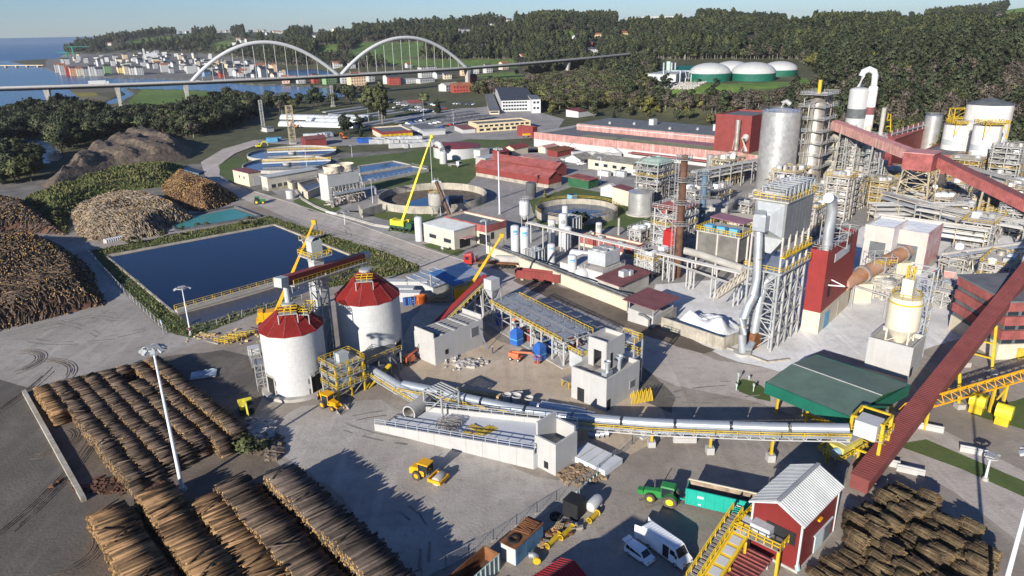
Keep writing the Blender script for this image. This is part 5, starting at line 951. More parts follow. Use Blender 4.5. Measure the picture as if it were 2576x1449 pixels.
def limepen():
 P=[at(1664,826),at(1818,880),at(1872,858)]; T=thing('lime_bunker','low stained concrete bunker wall holding the white lime heap','bunker',P[0])
 for a,b,n in ((P[0],P[1],8),(P[1],P[2],3),(at(1664,826),at(1700,800),2)):
  d=(b-a)/n
  for i in range(n): XB(a+d*i+V(0,0,1.4),a+d*(i+.98)+V(0,0,1.4),.3,2.8).o('panel','conc_old',T,W=1)
 g=np.random.default_rng(4); c0,c1,c2,c3=at(1690,812),at(1815,864),at(1880,825),at(1740,785); n=26; vs=[];fs=[]
 for i in range(n+1):
  for j in range(n+1):
   u,v=i/n,j/n; p=(c0*(1-u)+c1*u)*(1-v)+(c3*(1-u)+c2*u)*v; e=min(u,1-u,v,1-v); bm=math.exp(-((u-.8)**2+(v-.3)**2)/.06)*3.4+math.exp(-((u-.2)**2+(v-.35)**2)/.05)*2.4+math.exp(-((u-.55)**2+(v-.8)**2)/.1)*1.6
   vs.append(p+V(0,0,.02+min(1,e*6)*(bm+.35*g.random()+.2)))
 fs=[(i*(n+1)+j,(i+1)*(n+1)+j,(i+1)*(n+1)+j+1,i*(n+1)+j+1) for i in range(n) for j in range(n)]; o=XA(vs,fs).o('lime_heap','limepowder'); o['kind']='stuff'; tag(o,'bright white heap of lime powder inside the bunker','heap')
limepen()
# ------------------------------------------------ mobile cranes
def crane(x,y,z,tipx,tipy,label,m,rz,carrier='green_dk',len_=9.,r0=.6,r1=.34):
 """crane truck at (x,y); boom tip where the picture shows it, in the boom's own vertical plane across the view"""
 P=at(x,y); T=thing('mobile_crane',label,'crane',P,rz); X0(-len_/2,len_/2,-1.3,1.3,.7,1.6).o('chassis',carrier,T)
 for i in range(5):
  for s in (-1,1):
   w=XC((-len_/2+.9+i*(len_-1.8)/4,s*1.0,.6),(-len_/2+.9+i*(len_-1.8)/4,s*1.38,.6),.6,n=14).o('wheel','rubber',T)
 X0(len_/2-2.0,len_/2+.4,-1.2,1.2,1.6,2.9).o('cab',carrier,T); X0(len_/2+.41,len_/2+.44,-1.0,1.0,1.9,2.7).o('windscreen','glass',T)
 X0(-2.8,1.6,-1.3,1.3,1.65,3.3).b0(-4.0,-2.8,-1.4,1.4,1.7,3.6).o('slewing_house',m,T); X0(.4,2.0,1.35,2.2,1.7,3.4).o('operator_cab',m,T)
 for i in range(4): sx=(-1 if i%2 else 1)*len_*.35; sy=(1 if i<2 else -1); XB((sx,sy*1.2,.9),(sx,sy*3.2,.9),.3).bar((sx,sy*3.2,.9),(sx,sy*3.2,0),.3).box((sx,sy*3.2,.06),(.9,.9,.12)).o('outrigger',carrier,T)
 base=P+V(0,0,2.8); r=hyp(P[0],P[1])-2; tip=onray(tipx,tipy,r); d=tip-base; L=NRM(d)
 for i in range(4):
  f0,f1=i/4,(i+1)/4+ (.02 if i<3 else 0); w=r0+(r1-r0)*i/3; XB(base+d*f0,base+d*f1,w,w*1.25).o('boom_section',m,T,W=1)
 XC(base+V(0,0,-.6)+d/L*1.0,base+d*.2,.22,n=8).o('lift_cylinder','steel',T,W=1); XX(tip,(.9,1.0,1.0)).o('boom_head',m,T,W=1); XC(tip+V(.5,0,-.4),tip+V(.5,0,-3),.05,n=5).o('hoist_rope','black',T,W=1)
 return T
crane(1012,578,0,1085,343,'lime yellow telescopic crane with raised boom on green carrier','crane_yel',-.5,'green_dk'); crane(697,812,0,790,558,'amber telescopic crane behind the smaller silo','amber',.3,'amber'); crane(1180,752,0,1262,592,'amber telescopic crane beside the blue canopy','amber',.4,'amber',8,.6,.35)
def flatbed():
 P=at(1180,668); a=RAD(-12); T=thing('flatbed_truck','red articulated flatbed lorry parked by the retaining wall','truck',P,a)
 b=X0(-1.2,1.2,-1.25,1.25,.9,3.4); b.add([(-1.2,-1.2,3.4),(1.1,-1.2,3.4),(1.1,1.2,3.4),(-1.2,1.2,3.4),(-.2,-1.1,3.9),(1.0,-1.1,4.1),(1.0,1.1,4.1),(-.2,1.1,3.9)],[(4,5,6,7),(0,1,5,4),(1,2,6,5),(2,3,7,6),(3,0,4,7)]); b.o('cab','redpaint',T); X0(-1.23,-1.2,-1.1,1.1,2.1,3.2).o('windscreen','glass',T); X0(-.7,.3,-1.28,-1.25,2.1,3.1).o('side_window','glass',T)
 X0(1.2,4.5,-.5,.5,.8,1.1).o('tractor_chassis','grey_dark',T); X0(2.2,14.5,-1.25,1.25,1.25,1.55).o('flat_bed','rust',T); X0(2.2,2.4,-1.25,1.25,1.55,3.0).o('headboard','redpaint',T)
 for x in (0,3.4,10.4,11.7,13.0):
  for s in (-1,1): XC((x,s*.95,.52),(x,s*1.26,.52),.52,n=14).o('wheel','rubber',T)
flatbed()
def skips():
 P=at(1300,700); T=thing('tipper_body','long dull red open tipper body standing against the retaining wall','skip',P,RAD(-24)); L=13
 for y in (-1.2,1.2): X0(0,L,y-.06,y+.06,.6,2.9).o('side_wall','red',T)
 X0(0,.12,-1.14,1.14,.6,2.9).o('end_wall','red',T); X0(L-.12,L,-1.14,1.14,.6,2.9).o('end_wall','red',T); X0(0,L,-1.2,1.2,.5,.62).o('floor','rust',T)
 for i in range(12): X0(.5+i*1.1,.62+i*1.1,-1.32,-1.26,.6,2.9).o('rib','red',T)
 for x in (2,L-2): X0(x-.4,x+.4,-1.1,1.1,0,.5).o('foot','conc',T)
skips()
T=thing('tank_trailer','long pale cylindrical tank trailer parked behind the red flatbed','trailer',at(1245,667),RAD(-14)); b=XL([(.01,0),(1.1,.3),(1.25,.8),(1.25,10.2),(1.1,10.7),(.01,11)],n=20); b.v=[(z,x,y+1.9) for x,y,z in b.v]; b.o('shell','conc',T)
for x in (8,9.3,2):
 for s in (-1,1): XC((x,s*.9,.5),(x,s*1.2,.5),.5,n=12).o('wheel','rubber',T)
# ------------------------------------------------ lamp masts
def lampmast(x,y,yt,label,h=None,heads=8,r=.32,name='lamp_mast'):
 P=at(x,y); h=h or hgt(P,yt); T=thing(name,label,'lamp',P,.4); XC((0,0,0),(0,0,h),r,r*.45,n=12).o('pole','galv_white',T); XC((0,0,0),(0,0,.5),r*2.2,r*1.8,n=12).o('base','conc',T)
 XL([(1.0,h-.3),(1.15,h-.3),(1.15,h-.1),(1.0,h-.1)],n=18,closed=1).o('head_ring','struct',T)
 for i in range(heads):
  t=2*PI*i/heads; XX((1.45*cos(t),1.45*sin(t),h-.35),(.75,.6,.3),t,.5).o('floodlight','grey_paint',T)
 XX((0,0,h+.05),(1.5,1.3,.12),.3).o('head_cover','struct',T)
mat('galv_white',(.72,.74,.76),.4,.1,var=.05)
lampmast(459,1232,872,'tall white lamp mast standing between the log stacks'); lampmast(480,843,722,'shorter white lamp post at the corner of the lagoon',heads=2,r=.2); lampmast(1257,538,372,'tall white lamp mast beside the red workshop'); lampmast(1510,463,394,'white lamp post beside the long cream workshop',heads=2,r=.2); lampmast(1225,648,552,'white lamp post beside the grey hall',heads=2,r=.18)
lampmast(2493,1604,0,'tall white lamp mast beside the slash bundles',h=24)
for x,y,yt,l in ((938,511,450,'thin lamp post beside the cooling tower'),(772,420,375,'thin lamp post between the clarifiers'),(868,565,530,'thin lamp post on the roadside lawn'),(1088,470,350,'thin lamp post on the mound'),(886,395,365,'thin lamp post behind the clarifiers'),(1141,315,275,'thin street lamp by the canopies'),(1066,292,250,'thin street lamp by the car park'),(1500,640,640,'')):
 if l: lampmast(x,y,yt,l,heads=1,r=.12,name='lamp_post')
def fence(pts,label,h=2.,m='struct',step=3.,name='fence',mesh=False):
 Q=[at(x,y) for x,y in pts]; T=thing(name,label,'fence',Q[0])
 for p,q in zip(Q[:-1],Q[1:]):
  n=max(1,int(NRM(q-p)/step))
  for i in range(n+1): XB(p+(q-p)*i/n,p+(q-p)*i/n+V(0,0,h),.09).o('post',m,T,W=1)
  XB(p+V(0,0,h),q+V(0,0,h),.06).bar(p+V(0,0,h*.5),q+V(0,0,h*.5),.05).bar(p+V(0,0,.15),q+V(0,0,.15),.05).o('rail',m,T,W=1)
 return T
fence([(690,545),(800,580),(960,628),(1060,665)],'dark wire fence along the road above the lagoon bank',1.6,'grey_dark'); fence([(215,632),(320,745),(420,838)],'wire fence along the lagoon track',1.6,'struct'); fence([(480,838),(640,790),(760,755)],'wire fence along the settling pool track',1.6,'struct')
def weeds(label,polys,n,size,m,seed,z=0.,mound=None):
 g=np.random.default_rng(seed); V_=[];
 for poly in polys:
  xs=[p[0] for p in poly]; ys=[p[1] for p in poly]; W=[at(x,y)[:2] for x,y in poly]; lo=np.min(W,0); hi=np.max(W,0); c=g.uniform(lo,hi,(n*6,2)); k=inpoly(c[:,0],c[:,1],[tuple(w) for w in W]); c=c[k][:n]; V_.append(c)
 c=np.concatenate(V_); n=len(c); zz=np.zeros(n) if mound is None else mound(c); s=size*(.4+.9*g.random(n))*(.6+.8*vnoise(c[:,0],c[:,1],3.,seed)); t=g.uniform(0,6.28,n); l=g.normal(0,.35,(n,2))*s[:,None]
 a=np.stack([np.cos(t),np.sin(t),np.zeros(n)],1)*s[:,None]*.4; p=np.concatenate([c,zz[:,None]],1); top=p+np.concatenate([l,s[:,None]],1)
 v=np.stack([p-a,p+a,top+a*.6,top-a*.6],1).reshape(-1,3); me=qmesh('weeds',v,np.arange(4*n).reshape(n,4),m); o=bpy.data.objects.new('weeds',me); COL.objects.link(o); o['kind']='stuff'; tag(o,label,'weeds')
BANK=[[(228,632),(268,640),(440,790),(455,800),(480,820),(700,755),(760,745),(480,850),(415,832),(330,745)],[(228,632),(268,640),(690,564),(680,545),(430,592)],[(680,545),(690,564),(760,592),(880,640),(915,668),(1050,683),(1055,668),(960,632),(800,582)],[(765,700),(905,672),(1050,684),(940,700),(800,730)]]
for i,p in enumerate(BANK): patch('embankment',p,'rough_grass',.04+.001*i,.4,2.)
weeds('tall green weeds on the lagoon embankment',BANK,3000,.45,'weeds',3)
def mound(name,label,cat,poly,hfun,m,n=70,kind='structure'):
 W=[at(x,y)[:2] for x,y in poly]; lo=np.min(W,0); hi=np.max(W,0); gx=np.linspace(lo[0],hi[0],n); gy=np.linspace(lo[1],hi[1],n); X,Yv=np.meshgrid(gx,gy,indexing='ij')
 pts=np.array(W); e=np.full(X.shape,1e9)
 for i in range(len(pts)):
  p,q=pts[i],pts[(i+1)%len(pts)]; d=q-p; t=np.clip(((X-p[0])*d[0]+(Yv-p[1])*d[1])/(d@d),0,1); e=np.minimum(e,np.hypot(X-p[0]-t*d[0],Yv-p[1]-t*d[1]))
 ins=inpoly(X,Yv,[tuple(w) for w in W]); Z=np.where(ins,hfun(X,Yv,e),-.6); vs=np.stack([X,Yv,Z],-1).reshape(-1,3); fs=[]
 for i in range(n-1):
  for j in range(n-1):
   if ins[i,j] or ins[i+1,j] or ins[i,j+1] or ins[i+1,j+1]: fs.append((i*n+j,(i+1)*n+j,(i+1)*n+j+1,i*n+j+1))
 return XA(vs,fs).o(name,m), (lambda c: np.interp(0,[0],[0])) , (W,hfun)
def barkh(X,Yv,e):
 u=(X+Yv)*.7; return np.minimum(e*.65,7.5)*(.72+.45*vnoise(X,Yv,14,3)+.18*vnoise(X,Yv,4,4))+np.where(e>7,1.6*np.sign(np.sin(u*.35+vnoise(X,Yv,20,7)*3)),0)*.5
o,_,_=mound('bark_heap','','',[(110,462),(170,410),(250,370),(340,338),(400,335),(440,352),(485,375),(478,398),(400,412),(300,425),(200,450),(130,475)],barkh,'barkheap',90); tag(o,'long terraced heap of brown bark mulch below the wood','heap');
def ovh(X,Yv,e): return np.minimum(e*.45,3.5)*(.6+.7*vnoise(X,Yv,9,5))
o,_,_=mound('grassy_bank','','',[(60,500),(130,478),(300,428),(400,414),(460,420),(440,445),(410,470),(330,478),(240,495),(170,530),(175,590),(120,580)],ovh,'rough_grass',80); struct(o)
_W=[[(60,500),(130,478),(300,428),(400,414),(460,420),(440,445),(410,470),(330,478),(240,495),(170,530),(175,590),(120,580)]]
def ov_z(c):
 W=np.array([at(x,y)[:2] for x,y in _W[0]]); e=np.full(len(c),1e9)
 for i in range(len(W)):
  p,q=W[i],W[(i+1)%len(W)]; d=q-p; t=np.clip(((c-p)@d)/(d@d),0,1); e=np.minimum(e,np.hypot(*(c-p-t[:,None]*d).T))
 return ovh(c[:,0],c[:,1],e)
weeds('dense green scrub on the overgrown bank between bark heap and logs',_W,9000,.75,'weeds',5,mound=ov_z)
# ------------------------------------------------ long red paper hall
T=bldg('red_hall','very long red and white hall with patched grey, mossy and purple roof','hall',1905,436,392,1343,1960,'white','greyroof','par',wins=(),a=VD+.02,LR=62,par=1.2); LR,LL,h=dims(T)
for i in range(40):
 X0(-.12,.0,LL*i/40+.03,LL*(i+1)/40-.03,h*.55,h+.25).o('cladding_sheet','red_faded',T)
X0(-.5,-.12,0,LL*.52,h*.28,h*.36).o('window_band','grey_dark',T); X0(-3.2,-.13,LL*.02,LL*.5,h*.38,h*.44).o('lean_roof','red_dusty',T)
X0(1.2,16,2,LL*.62,h-.9,h-.75).o('moss_cover','moss',T); X0(16.2,27,LL*.05,LL*.5,h-.9,h-.74).o('purple_roofing','purple',T); X0(1.2,15,LL*.63,LL*.8,h-.9,h-.76).o('grey_patch','moss',T)
X0(28,LR-.4,LL*.14,LL*.93,h-1,h+2.6).o('upper_hall','red_faded',T); X0(28.3,LR-.8,LL*.145,LL*.925,h+2.6,h+2.9).o('upper_roof','greyroof',T)
XB((27.8,LL*.14,h+1.6),(27.8,LL*.93,h+1.6),.4).o('pipe_run','white',T)
for fy,fx in ((.62,45),(.32,44)): X0(fx,fx+4,LL*fy,LL*fy+3,h+2.9,h+6.2).o('roof_plant','white',T)
for fy in (.4,.5,.7,.8): XL([(1.0,h+2.9),(1.0,h+3.8),(.2,h+4.4)],(38+4*sin(fy*20),LL*fy,0),12).o('roof_vent','steel',T)
bldg('red_end_block','low red end block at the road end of the long hall','block',1340,346,320,1300,1352,'red','greyroof','par',a=VD+.02); bldg('white_end_house','white block with red roof at the back of long hall','block',1455,296,281,1424,1500,'white_clean','red','mono',rise=1.)
T=bldg('red_tower_block','tall plain red block rising above the long hall roof','block',1880,425,292,1802,1996,'red','greyroof','par',a=VD+.02,LR=24); LR,LL,h=dims(T); XC((-1.6,LL*.32,h*.35),(-1.6,LL*.32,h*.92),1.2,n=14).o('vent_stack','steel_dirty',T); X0(-5,-.05,LL*.05,LL*.4,h*.28,h*.34).o('ledge','red_faded',T); XB((-1.6,LL*.42,h*.35),(-1.6,LL*.34,h*.8),.35).o('strut','red_faded',T); XT([(-.5,LL*.12,h*.34),(-1,LL*.12,h*.58),(.3,LL*.12,h*.6)],1.6,10).o('curved_duct','dusty',T)
bldg('hall_annex','red annex with white sheeting front below the red block','annex',1900,428,404,1700,1960,'red_faded','moss','mono',rise=.6,LR=9)
# ------------------------------------------------ towers and tanks of the fibre line
def plated(T,r,z0,z1,nr,nc,m='steel'):
 b=B(); g=RR(5)
 for i in range(nr):
  za,zb=z0+(z1-z0)*i/nr+.03,z0+(z1-z0)*(i+1)/nr-.03; off=(i%2)*.5
  for j in range(nc):
   a0=2*PI*(j+off)/nc+.012; a1=2*PI*(j+1+off)/nc-.012; e=r+.04+g.uniform(0,.05); am=(a0+a1)/2
   b.add([(e*cos(a),e*sin(a),z) for a in (a0,am,a1) for z in (za,zb)],[(0,2,3,1),(2,4,5,3)])
 o=b.o('plate',m,T); o['kind']='stuff'
T=tank('steel_tower','huge plated stainless steel storage tower over the lime yard',1945,487,88,284,'steel','cone',rise=.09,n=48,cat='tower'); r,_,h=dims(T); plated(T,r,.2,h-.2,22,30); XT([(0,0,h+1.2),(0,0,h+3.2),(1,-1,h+3.8),(2.4,-2,h+2.6)],.9,10).o('vent_hood','struct',T); XR([(r*.97*cos(t),r*.97*sin(t),h) for t in np.linspace(0,6.28,20)],w=.08).o('railing','struct',T)
def proctower(x,y,w,yt,m,label,levels,frame='struct',name='process_tower',side=1):
 """vessel with a braced steel stair frame, platforms and railings"""
 c,r,h=cylfit(x,y,w,yt); T=thing(name,label,'tower',c,VD); XL([(r,0),(r,h*.42),(r*.72,h*.55),(r*.72,h*.93),(r*.4,h*.97),(.01,h)],n=26).o('vessel',m,T)
 x0=r*.9 if side>0 else -r*.9-4; XG(x0,x0+4,-2.2,2.2,0,h*1.02,1,1,levels,.3).o('stair_frame',frame,T)
 for i in range(2,levels+1):
  z=h*1.02*i/levels; X0(-r*1.15,x0+4 if side>0 else r,-r*1.2,r*1.2,z-.15,z).o('platform',frame,T); XR([(-r*1.15,-r*1.2,z),(x0+4 if side>0 else r,-r*1.2,z),(x0+4 if side>0 else r,r*1.2,z),(-r*1.15,r*1.2,z)],1.1,2.,.11,closed=1).o('railing',frame,T)
  if i<levels: XB((x0+.5,-1.6,z),(x0+3.5,-1.6,z+h*1.02/levels),.8,.25).o('stair',frame,T)
 g=RR(int(x)); b=B()
 for k in range(10): a=g.uniform(0,6.28); z0=g.uniform(0,h*.5); z1=g.uniform(h*.5,h); rr=r+.6; b.tube([(rr*cos(a),rr*sin(a),z0),(rr*cos(a),rr*sin(a),z1),(r*.5*cos(a+.5),r*.5*sin(a+.5),z1+1)],g.uniform(.15,.4),6)
 b.o('pipework','steel_dirty',T); return T,r,h
T,r,h=proctower(2030,480,52,243,'steel_dirty','tall bleach tower with braced stair frame beside the steel tower',8); XC((0,0,h),(0,0,h+6),.7,n=10).o('vent_post','yellow',T)
proctower(2090,470,44,330,'conc_old','stained pale digester tower under the pink conveyor',6); proctower(2140,478,46,345,'dusty','rust-streaked white bleach tower behind lime kiln',6,side=-1); proctower(2180,500,22,350,'steel_dirty','narrow pipe-wrapped scrubber column by the kiln house',8,'white')
T=tank('striped_tower','tall white tower with broad green band and hoop pipe on top',2132,445,43,229,'white','dome',rise=.16,bands=((.74,),'grey_dark',2.),n=30,cat='tower'); r,_,h=dims(T); p0=V(0,0,h+1.5)
T2=tank('pink_tower','slimmer pinkish tower with dark band joined to the striped tower',2164,445,20,222,'dusty_pink','dome',rise=.3,bands=((.75,),'maroon',1.6),n=22,cat='tower'); r2,_,h2=dims(T2)
q0=V(*T.location)+V(0,0,h+1.5); q1=V(*T2.location)+V(0,0,h2+1.); zt=max(q0[2],q1[2])+6; o=XT([q0,V(q0[0],q0[1],zt-2),q0*.9+q1*.1+V(0,0,zt-(q0*.9+q1*.1)[2]-.4),(q0+q1)/2*V(1,1,0)+V(0,0,zt+.6),q1*.9+q0*.1+V(0,0,zt-(q1*.9+q0*.1)[2]-.4),V(q1[0],q1[1],zt-2),q1],1.35,14); o.o('hoop_pipe','white_clean',T,W=1)
tank('stub_stack','short pale stack behind the twin towers',2202,420,10,272,'conc','flat',cat='stack',n=12); T=thing('ladder_frame','small yellow A-shaped ladder frame on the roof line','frame',at(2210,400)); XB((0,0,12),(1.5,0,22),.4).bar((4,0,12),(2.5,0,22),.4).bar((.6,0,16),(3.4,0,16),.3).bar((1,0,19),(3,0,19),.3).bar((0,0,0),(0,0,12),.4).bar((4,0,0),(4,0,12),.4).o('frame','yellow',T)
for x,y,w,yt,l in ((2110,445,18,318,'bulging steel duct bend beside the striped tower'),(2165,452,14,322,'cream vessel top beside the pink tower')): tank('duct_bend',l,x,y,w,yt,'steel_dirty' if 'steel' in l else 'cream','dome',rise=.5,n=16,cat='vessel')
bldg('red_machine_hall','dark red machine hall with long shallow roof and ridge pipes','hall',2237,430,350,2204,2364,'red','red_dusty','gx',rise=1.5,wins=())
T=thing('roof_pipe_run','grey pipe run with stubs along the red machine hall ridge','pipework',at(2230,360)); a,b_=at(2243,338,16.2),at(2345,309,16.2); q=XB(a,b_,.6);
for k in range(9): p=a+(b_-a)*k/8; q.bar(p-V(0,0,1.5),p+V(0,0,1.8),.35)
q.o('pipes','struct',T,W=1)
tank('roof_tank','steel tank with railed top behind the red machine hall',2331,400,36,293,'steel','flat',rails='struct')
S1=tank('pulp_silo','largest rust-streaked white silo with dark conical roof',2457,432,93,266,'silo_wall','cone',rise=.14,rm='grey_dark',n=40,bands=((.75,),'grey_paint',.5),cat='silo')
for x,y,w,yt,l in ((2392,425,60,316,'smaller pale silo with grey band and steel cone beside the transfer house'),(2458,455,58,318,'smaller pale silo with grey band in front of the largest')):
 T=tank('pulp_silo',l,x,y,w,yt,'silo_wall','cone',rise=.16,rm='steel_dirty',n=30,bands=((.6,),'grey_paint',1.2),cat='silo'); r,_,h=dims(T); z=h+.8
 X0(-r*.9,r*.9,-r*1.1,-r*.6,z,z+.2).o('platform','yellow_old',T); XR([(-r*.95,-r*1.1,z),(r*.95,-r*1.1,z),(r*.95,r*.3,z),(-r*.95,r*.3,z)],1.4,1.5,.2,closed=1).o('railing','yellow',T)
 for s in (-1,1): XB((s*r*.9,-r*1.05,h*.78),(s*r*.9,-r*1.05,z+1.4),.28).bar((s*r*.9,-r*1.05,h*.78),(s*r*.5,-r*1.05,z),.2).o('bracket','yellow',T)
T=thing('service_gantry','yellow railed gantry frame on top of the pale silos','gantry',at(2392,425)); c=at(2392,420); zz=hgt(at(2392,425),300); XG(c[0]-3,c[0]+4,c[1],c[1]+4,zz-4,zz+4,1,1,2,.3).o('frame','yellow',T,W=1)
T=thing('white_cabin','white flat cabin beside the right-hand tanks','cabin',at(2550,362),VD); X0(0,9,0,8,0,5).o('wall','white',T); X0(-.2,9.2,-.2,8.2,5.01,5.3).o('roof','greyroof',T)
# ------------------------------------------------ conveyors overhead
def gallery(name,label,a,b,w,h,top,side,legs=(),legm='struct_tan',ribs=0,flat=False):
 """inclined box gallery from a to b (floor centre points)"""
 a,b=V(*a),V(*b); d=b-a; L=NRM(d); n=np.cross(d/L,(0,0,1.)); n/=NRM(n); T=thing(name,label,'conveyor',V(a[0],a[1],0)); hh=V(0,0,h)
 q=B(); q.add([a+n*w/2,a-n*w/2,a-n*w/2+hh,a+n*w/2+hh,b+n*w/2,b-n*w/2,b-n*w/2+hh,b+n*w/2+hh],[(0,1,2,3),(7,6,5,4),(0,4,5,1),(1,5,6,2),(3,7,4,0)]); q.o('side_wall',side,T,W=1)
 up=V(0,0,h+.003); ov=.15; XA([a+n*(w/2+ov)+up,a-n*(w/2+ov)+up,b-n*(w/2+ov)+up,b+n*(w/2+ov)+up,a+n*(w/2+ov)+up+V(0,0,.12),a-n*(w/2+ov)+up+V(0,0,.12),b-n*(w/2+ov)+up+V(0,0,.12),b+n*(w/2+ov)+up+V(0,0,.12)],[(3,2,1,0),(4,5,6,7),(0,1,5,4),(1,2,6,5),(2,3,7,6),(3,0,4,7)]).o('roof',top,T,W=1)
 if ribs:
  q=B(); k=int(L/ribs)
  for i in range(k): p=a+d*(i+.5)/k+V(0,0,h+.15); q.bar(p-n*(w/2+ov),p+n*(w/2+ov),ribs*.4,.06)
  o=q.o('roof_rib',top,T,W=1); o['kind']='stuff'
 for f,lm in legs:
  p=a+d*f; z=p[2]
  if z<2: continue
  t=d/L*V(1,1,0)
  for s in (-1,1):
   foot=V(p[0],p[1],0)+n*s*(w/2+1.0); XB(foot,p+n*s*w/2,.45).o('leg',lm,T,W=1); X0(foot[0]-.7,foot[0]+.7,foot[1]-.7,foot[1]+.7,0,.9).o('footing','conc',T,W=1)
  for k in range(1,int(z/3)):
   f1=k*3/z; l0=V(p[0],p[1],0)+n*(w/2+1)*(1-f1)+n*w/2*f1+V(0,0,z*f1); l1=V(p[0],p[1],0)-n*(w/2+1)*(1-f1)-n*w/2*f1+V(0,0,z*f1); XB(l0,l1,.28).o('cross_beam',lm,T,W=1)
 return T
a=at(2158,1235); d=V(cos(RAD(42.6)),sin(RAD(42.6)),0); gallery('chip_conveyor','long dark red corrugated conveyor gallery climbing out over the yellow frames',a+V(0,0,.1),a+d*112+V(0,0,19.5),2.6,2.1,'red_conv','red_conv',((.33,'yellow'),(.5,'yellow'),(.78,'yellow')),ribs=.5)
A=at(2090,430)+V(0,0,hgt(at(2090,430),330)); Bt=at(2300,555); ztop=hgt(Bt,388); zfl=hgt(Bt,430); Bc=V(Bt[0],Bt[1],0)
tb=V(Bt[0]+1,Bt[1]+4,0)
T=thing('transfer_house','dusty red transfer house on a tall tan lattice tower','transfer house',tb,VD); X0(-4.5,4.5,-4.5,4.5,zfl,ztop).o('house','red_dusty',T); X0(-4.8,4.8,-4.8,4.8,ztop+.003,ztop+.35).o('roof','pink_conv',T)
q=B(); s0,s1=5.6,4.0
for k in range(4):
 cx,cy=((-1,-1),(1,-1),(1,1),(-1,1))[k]; q.bar((cx*s0,cy*s0,0),(cx*s1,cy*s1,zfl),.4)
 nx,ny=((-1,-1),(1,-1),(1,1),(-1,1))[(k+1)%4]
 for j in range(4):
  f0,f1=j/4,(j+1)/4; e0=s0+(s1-s0)*f0; e1=s0+(s1-s0)*f1; q.bar((cx*e0,cy*e0,zfl*f0),(nx*e1,ny*e1,zfl*f1),.22).bar((nx*e0,ny*e0,zfl*f0),(cx*e1,cy*e1,zfl*f1),.22).bar((cx*e1,cy*e1,zfl*f1),(nx*e1,ny*e1,zfl*f1),.28)
q.o('lattice_tower','struct_tan',T)
def atr(x,y,r): return onray(x,y,r)
rr=hyp(tb[0],tb[1])
gallery('pulp_conveyor','pink dusty conveyor gallery running from the towers to the transfer house',atr(2098,325,rr+42),atr(2290,402,rr+6),3.4,3.4,'pink_conv','red_faded',((.15,'struct'),(.6,'struct')))
gallery('pulp_conveyor','red conveyor gallery descending from the transfer house to the right',atr(2345,412,rr+4),atr(2640,560,rr-18),3.6,3.6,'maroon','red_dusty',((.5,'struct_tan'),(.85,'struct_tan')))
bldg('red_screen_house','red flat roofed screen house behind the transfer house','building',2400,445,392,2310,2468,'red_dusty','greyroof','par',par=.8,wins=(('L',.2,.75,.35,.5,5,2,'white'),))
# ------------------------------------------------ kiln area
def baghouse():
 A,_,_,_=fit(1938,884,700,1900,2040); T=thing('baghouse_filter','big grey baghouse filter on hoppers over braced steel legs','filter',A,VD); z1=hgt(A,690); z2=hgt(A,604); z3=hgt(A,512); LR=12.8; LL=6.5
 XG(0,LR,0,LL,0,z1,4,2,5,.42).o('lower_frame','struct',T); XG(1,LR-1,1,LL-1,0,z1,3,1,6,.3,inner=True).o('inner_bracing','galv',T)
 X0(-.8,LR+.8,-.8,LL+.8,z1,z1+.35).o('deck','galv',T); XR([(-.8,-.8,z1+.35),(LR+.8,-.8,z1+.35),(LR+.8,LL+.8,z1+.35),(-.8,LL+.8,z1+.35)],1.1,1.6,.1,closed=1).o('railing','yellow',T)
 for i in range(5):
  x=LR*i/4
  for y in (0,LL): XB((x,y,z1),(x,y,z2+.5),.35).o('leg','dusty',T)
 for i in range(4):
  x0,x1=LR*i/4,LR*(i+1)/4; xc=(x0+x1)/2; XA([(x0,0,z2),(x1,0,z2),(x1,LL,z2),(x0,LL,z2),(xc-.5,LL/2-.5,z2-3.6),(xc+.5,LL/2-.5,z2-3.6),(xc+.5,LL/2+.5,z2-3.6),(xc-.5,LL/2+.5,z2-3.6)],[(0,4,5,1),(1,5,6,2),(2,6,7,3),(3,7,4,0),(4,7,6,5)]).o('hopper','grey_paint',T)
 XR([(-.6,-.6,z2-3.4),(LR+.6,-.6,z2-3.4),(LR+.6,LL,z2-3.4)],1.1,1.6,.1).b0(-.7,LR+.7,-1.0,-.1,z2-3.6,z2-3.4).o('walkway','yellow',T)
 for i in range(8): X0(LR*i/8+.03,LR*(i+1)/8-.03,-.05,.05,z2,z3).o('casing_panel','grey_case',T)
 X0(.02,LR-.02,.06,LL,z2,z3-.02).o('casing','grey_case',T); X0(-.4,LR+.4,-.4,LL+.4,z3,z3+.3).o('roof_deck','conc',T); XR([(-.4,-.4,z3+.3),(LR+.4,-.4,z3+.3),(LR+.4,LL+.4,z3+.3),(-.4,LL+.4,z3+.3)],1.1,1.4,.1,closed=1).o('roof_railing','yellow_old',T)
 for i in range(7): XG(1+i*2,2.6+i*2,.8,LL-.8,z3+.3,z3+2.6,1,1,1,.2).o('roof_frame','galv',T); X0(1.2+i*2,2.4+i*2,1.2,LL-1.2,z3+.3,z3+1.6).o('pulse_box','struct',T)
 m=z2+(z3-z2)*.5; XA([(-.02,.4,m-3.4),(-.02,LL-.4,m-3.4),(-.02,LL-.4,m+3.4),(-.02,.4,m+3.4),(-2.6,LL/2-1.4,m-1.6),(-2.6,LL/2+1.4,m-1.6),(-2.6,LL/2+1.4,m+1.6),(-2.6,LL/2-1.4,m+1.6)],[(0,1,5,4),(1,2,6,5),(2,3,7,6),(3,0,4,7),(4,5,6,7)]).o('inlet_transition','grey_paint',T); X0(-4.6,-2.6,LL/2-1.3,LL/2+1.3,m-1.5,m+1.5).o('inlet_duct','galv',T)
 return T,A,LR,LL,z1,z2,z3,m
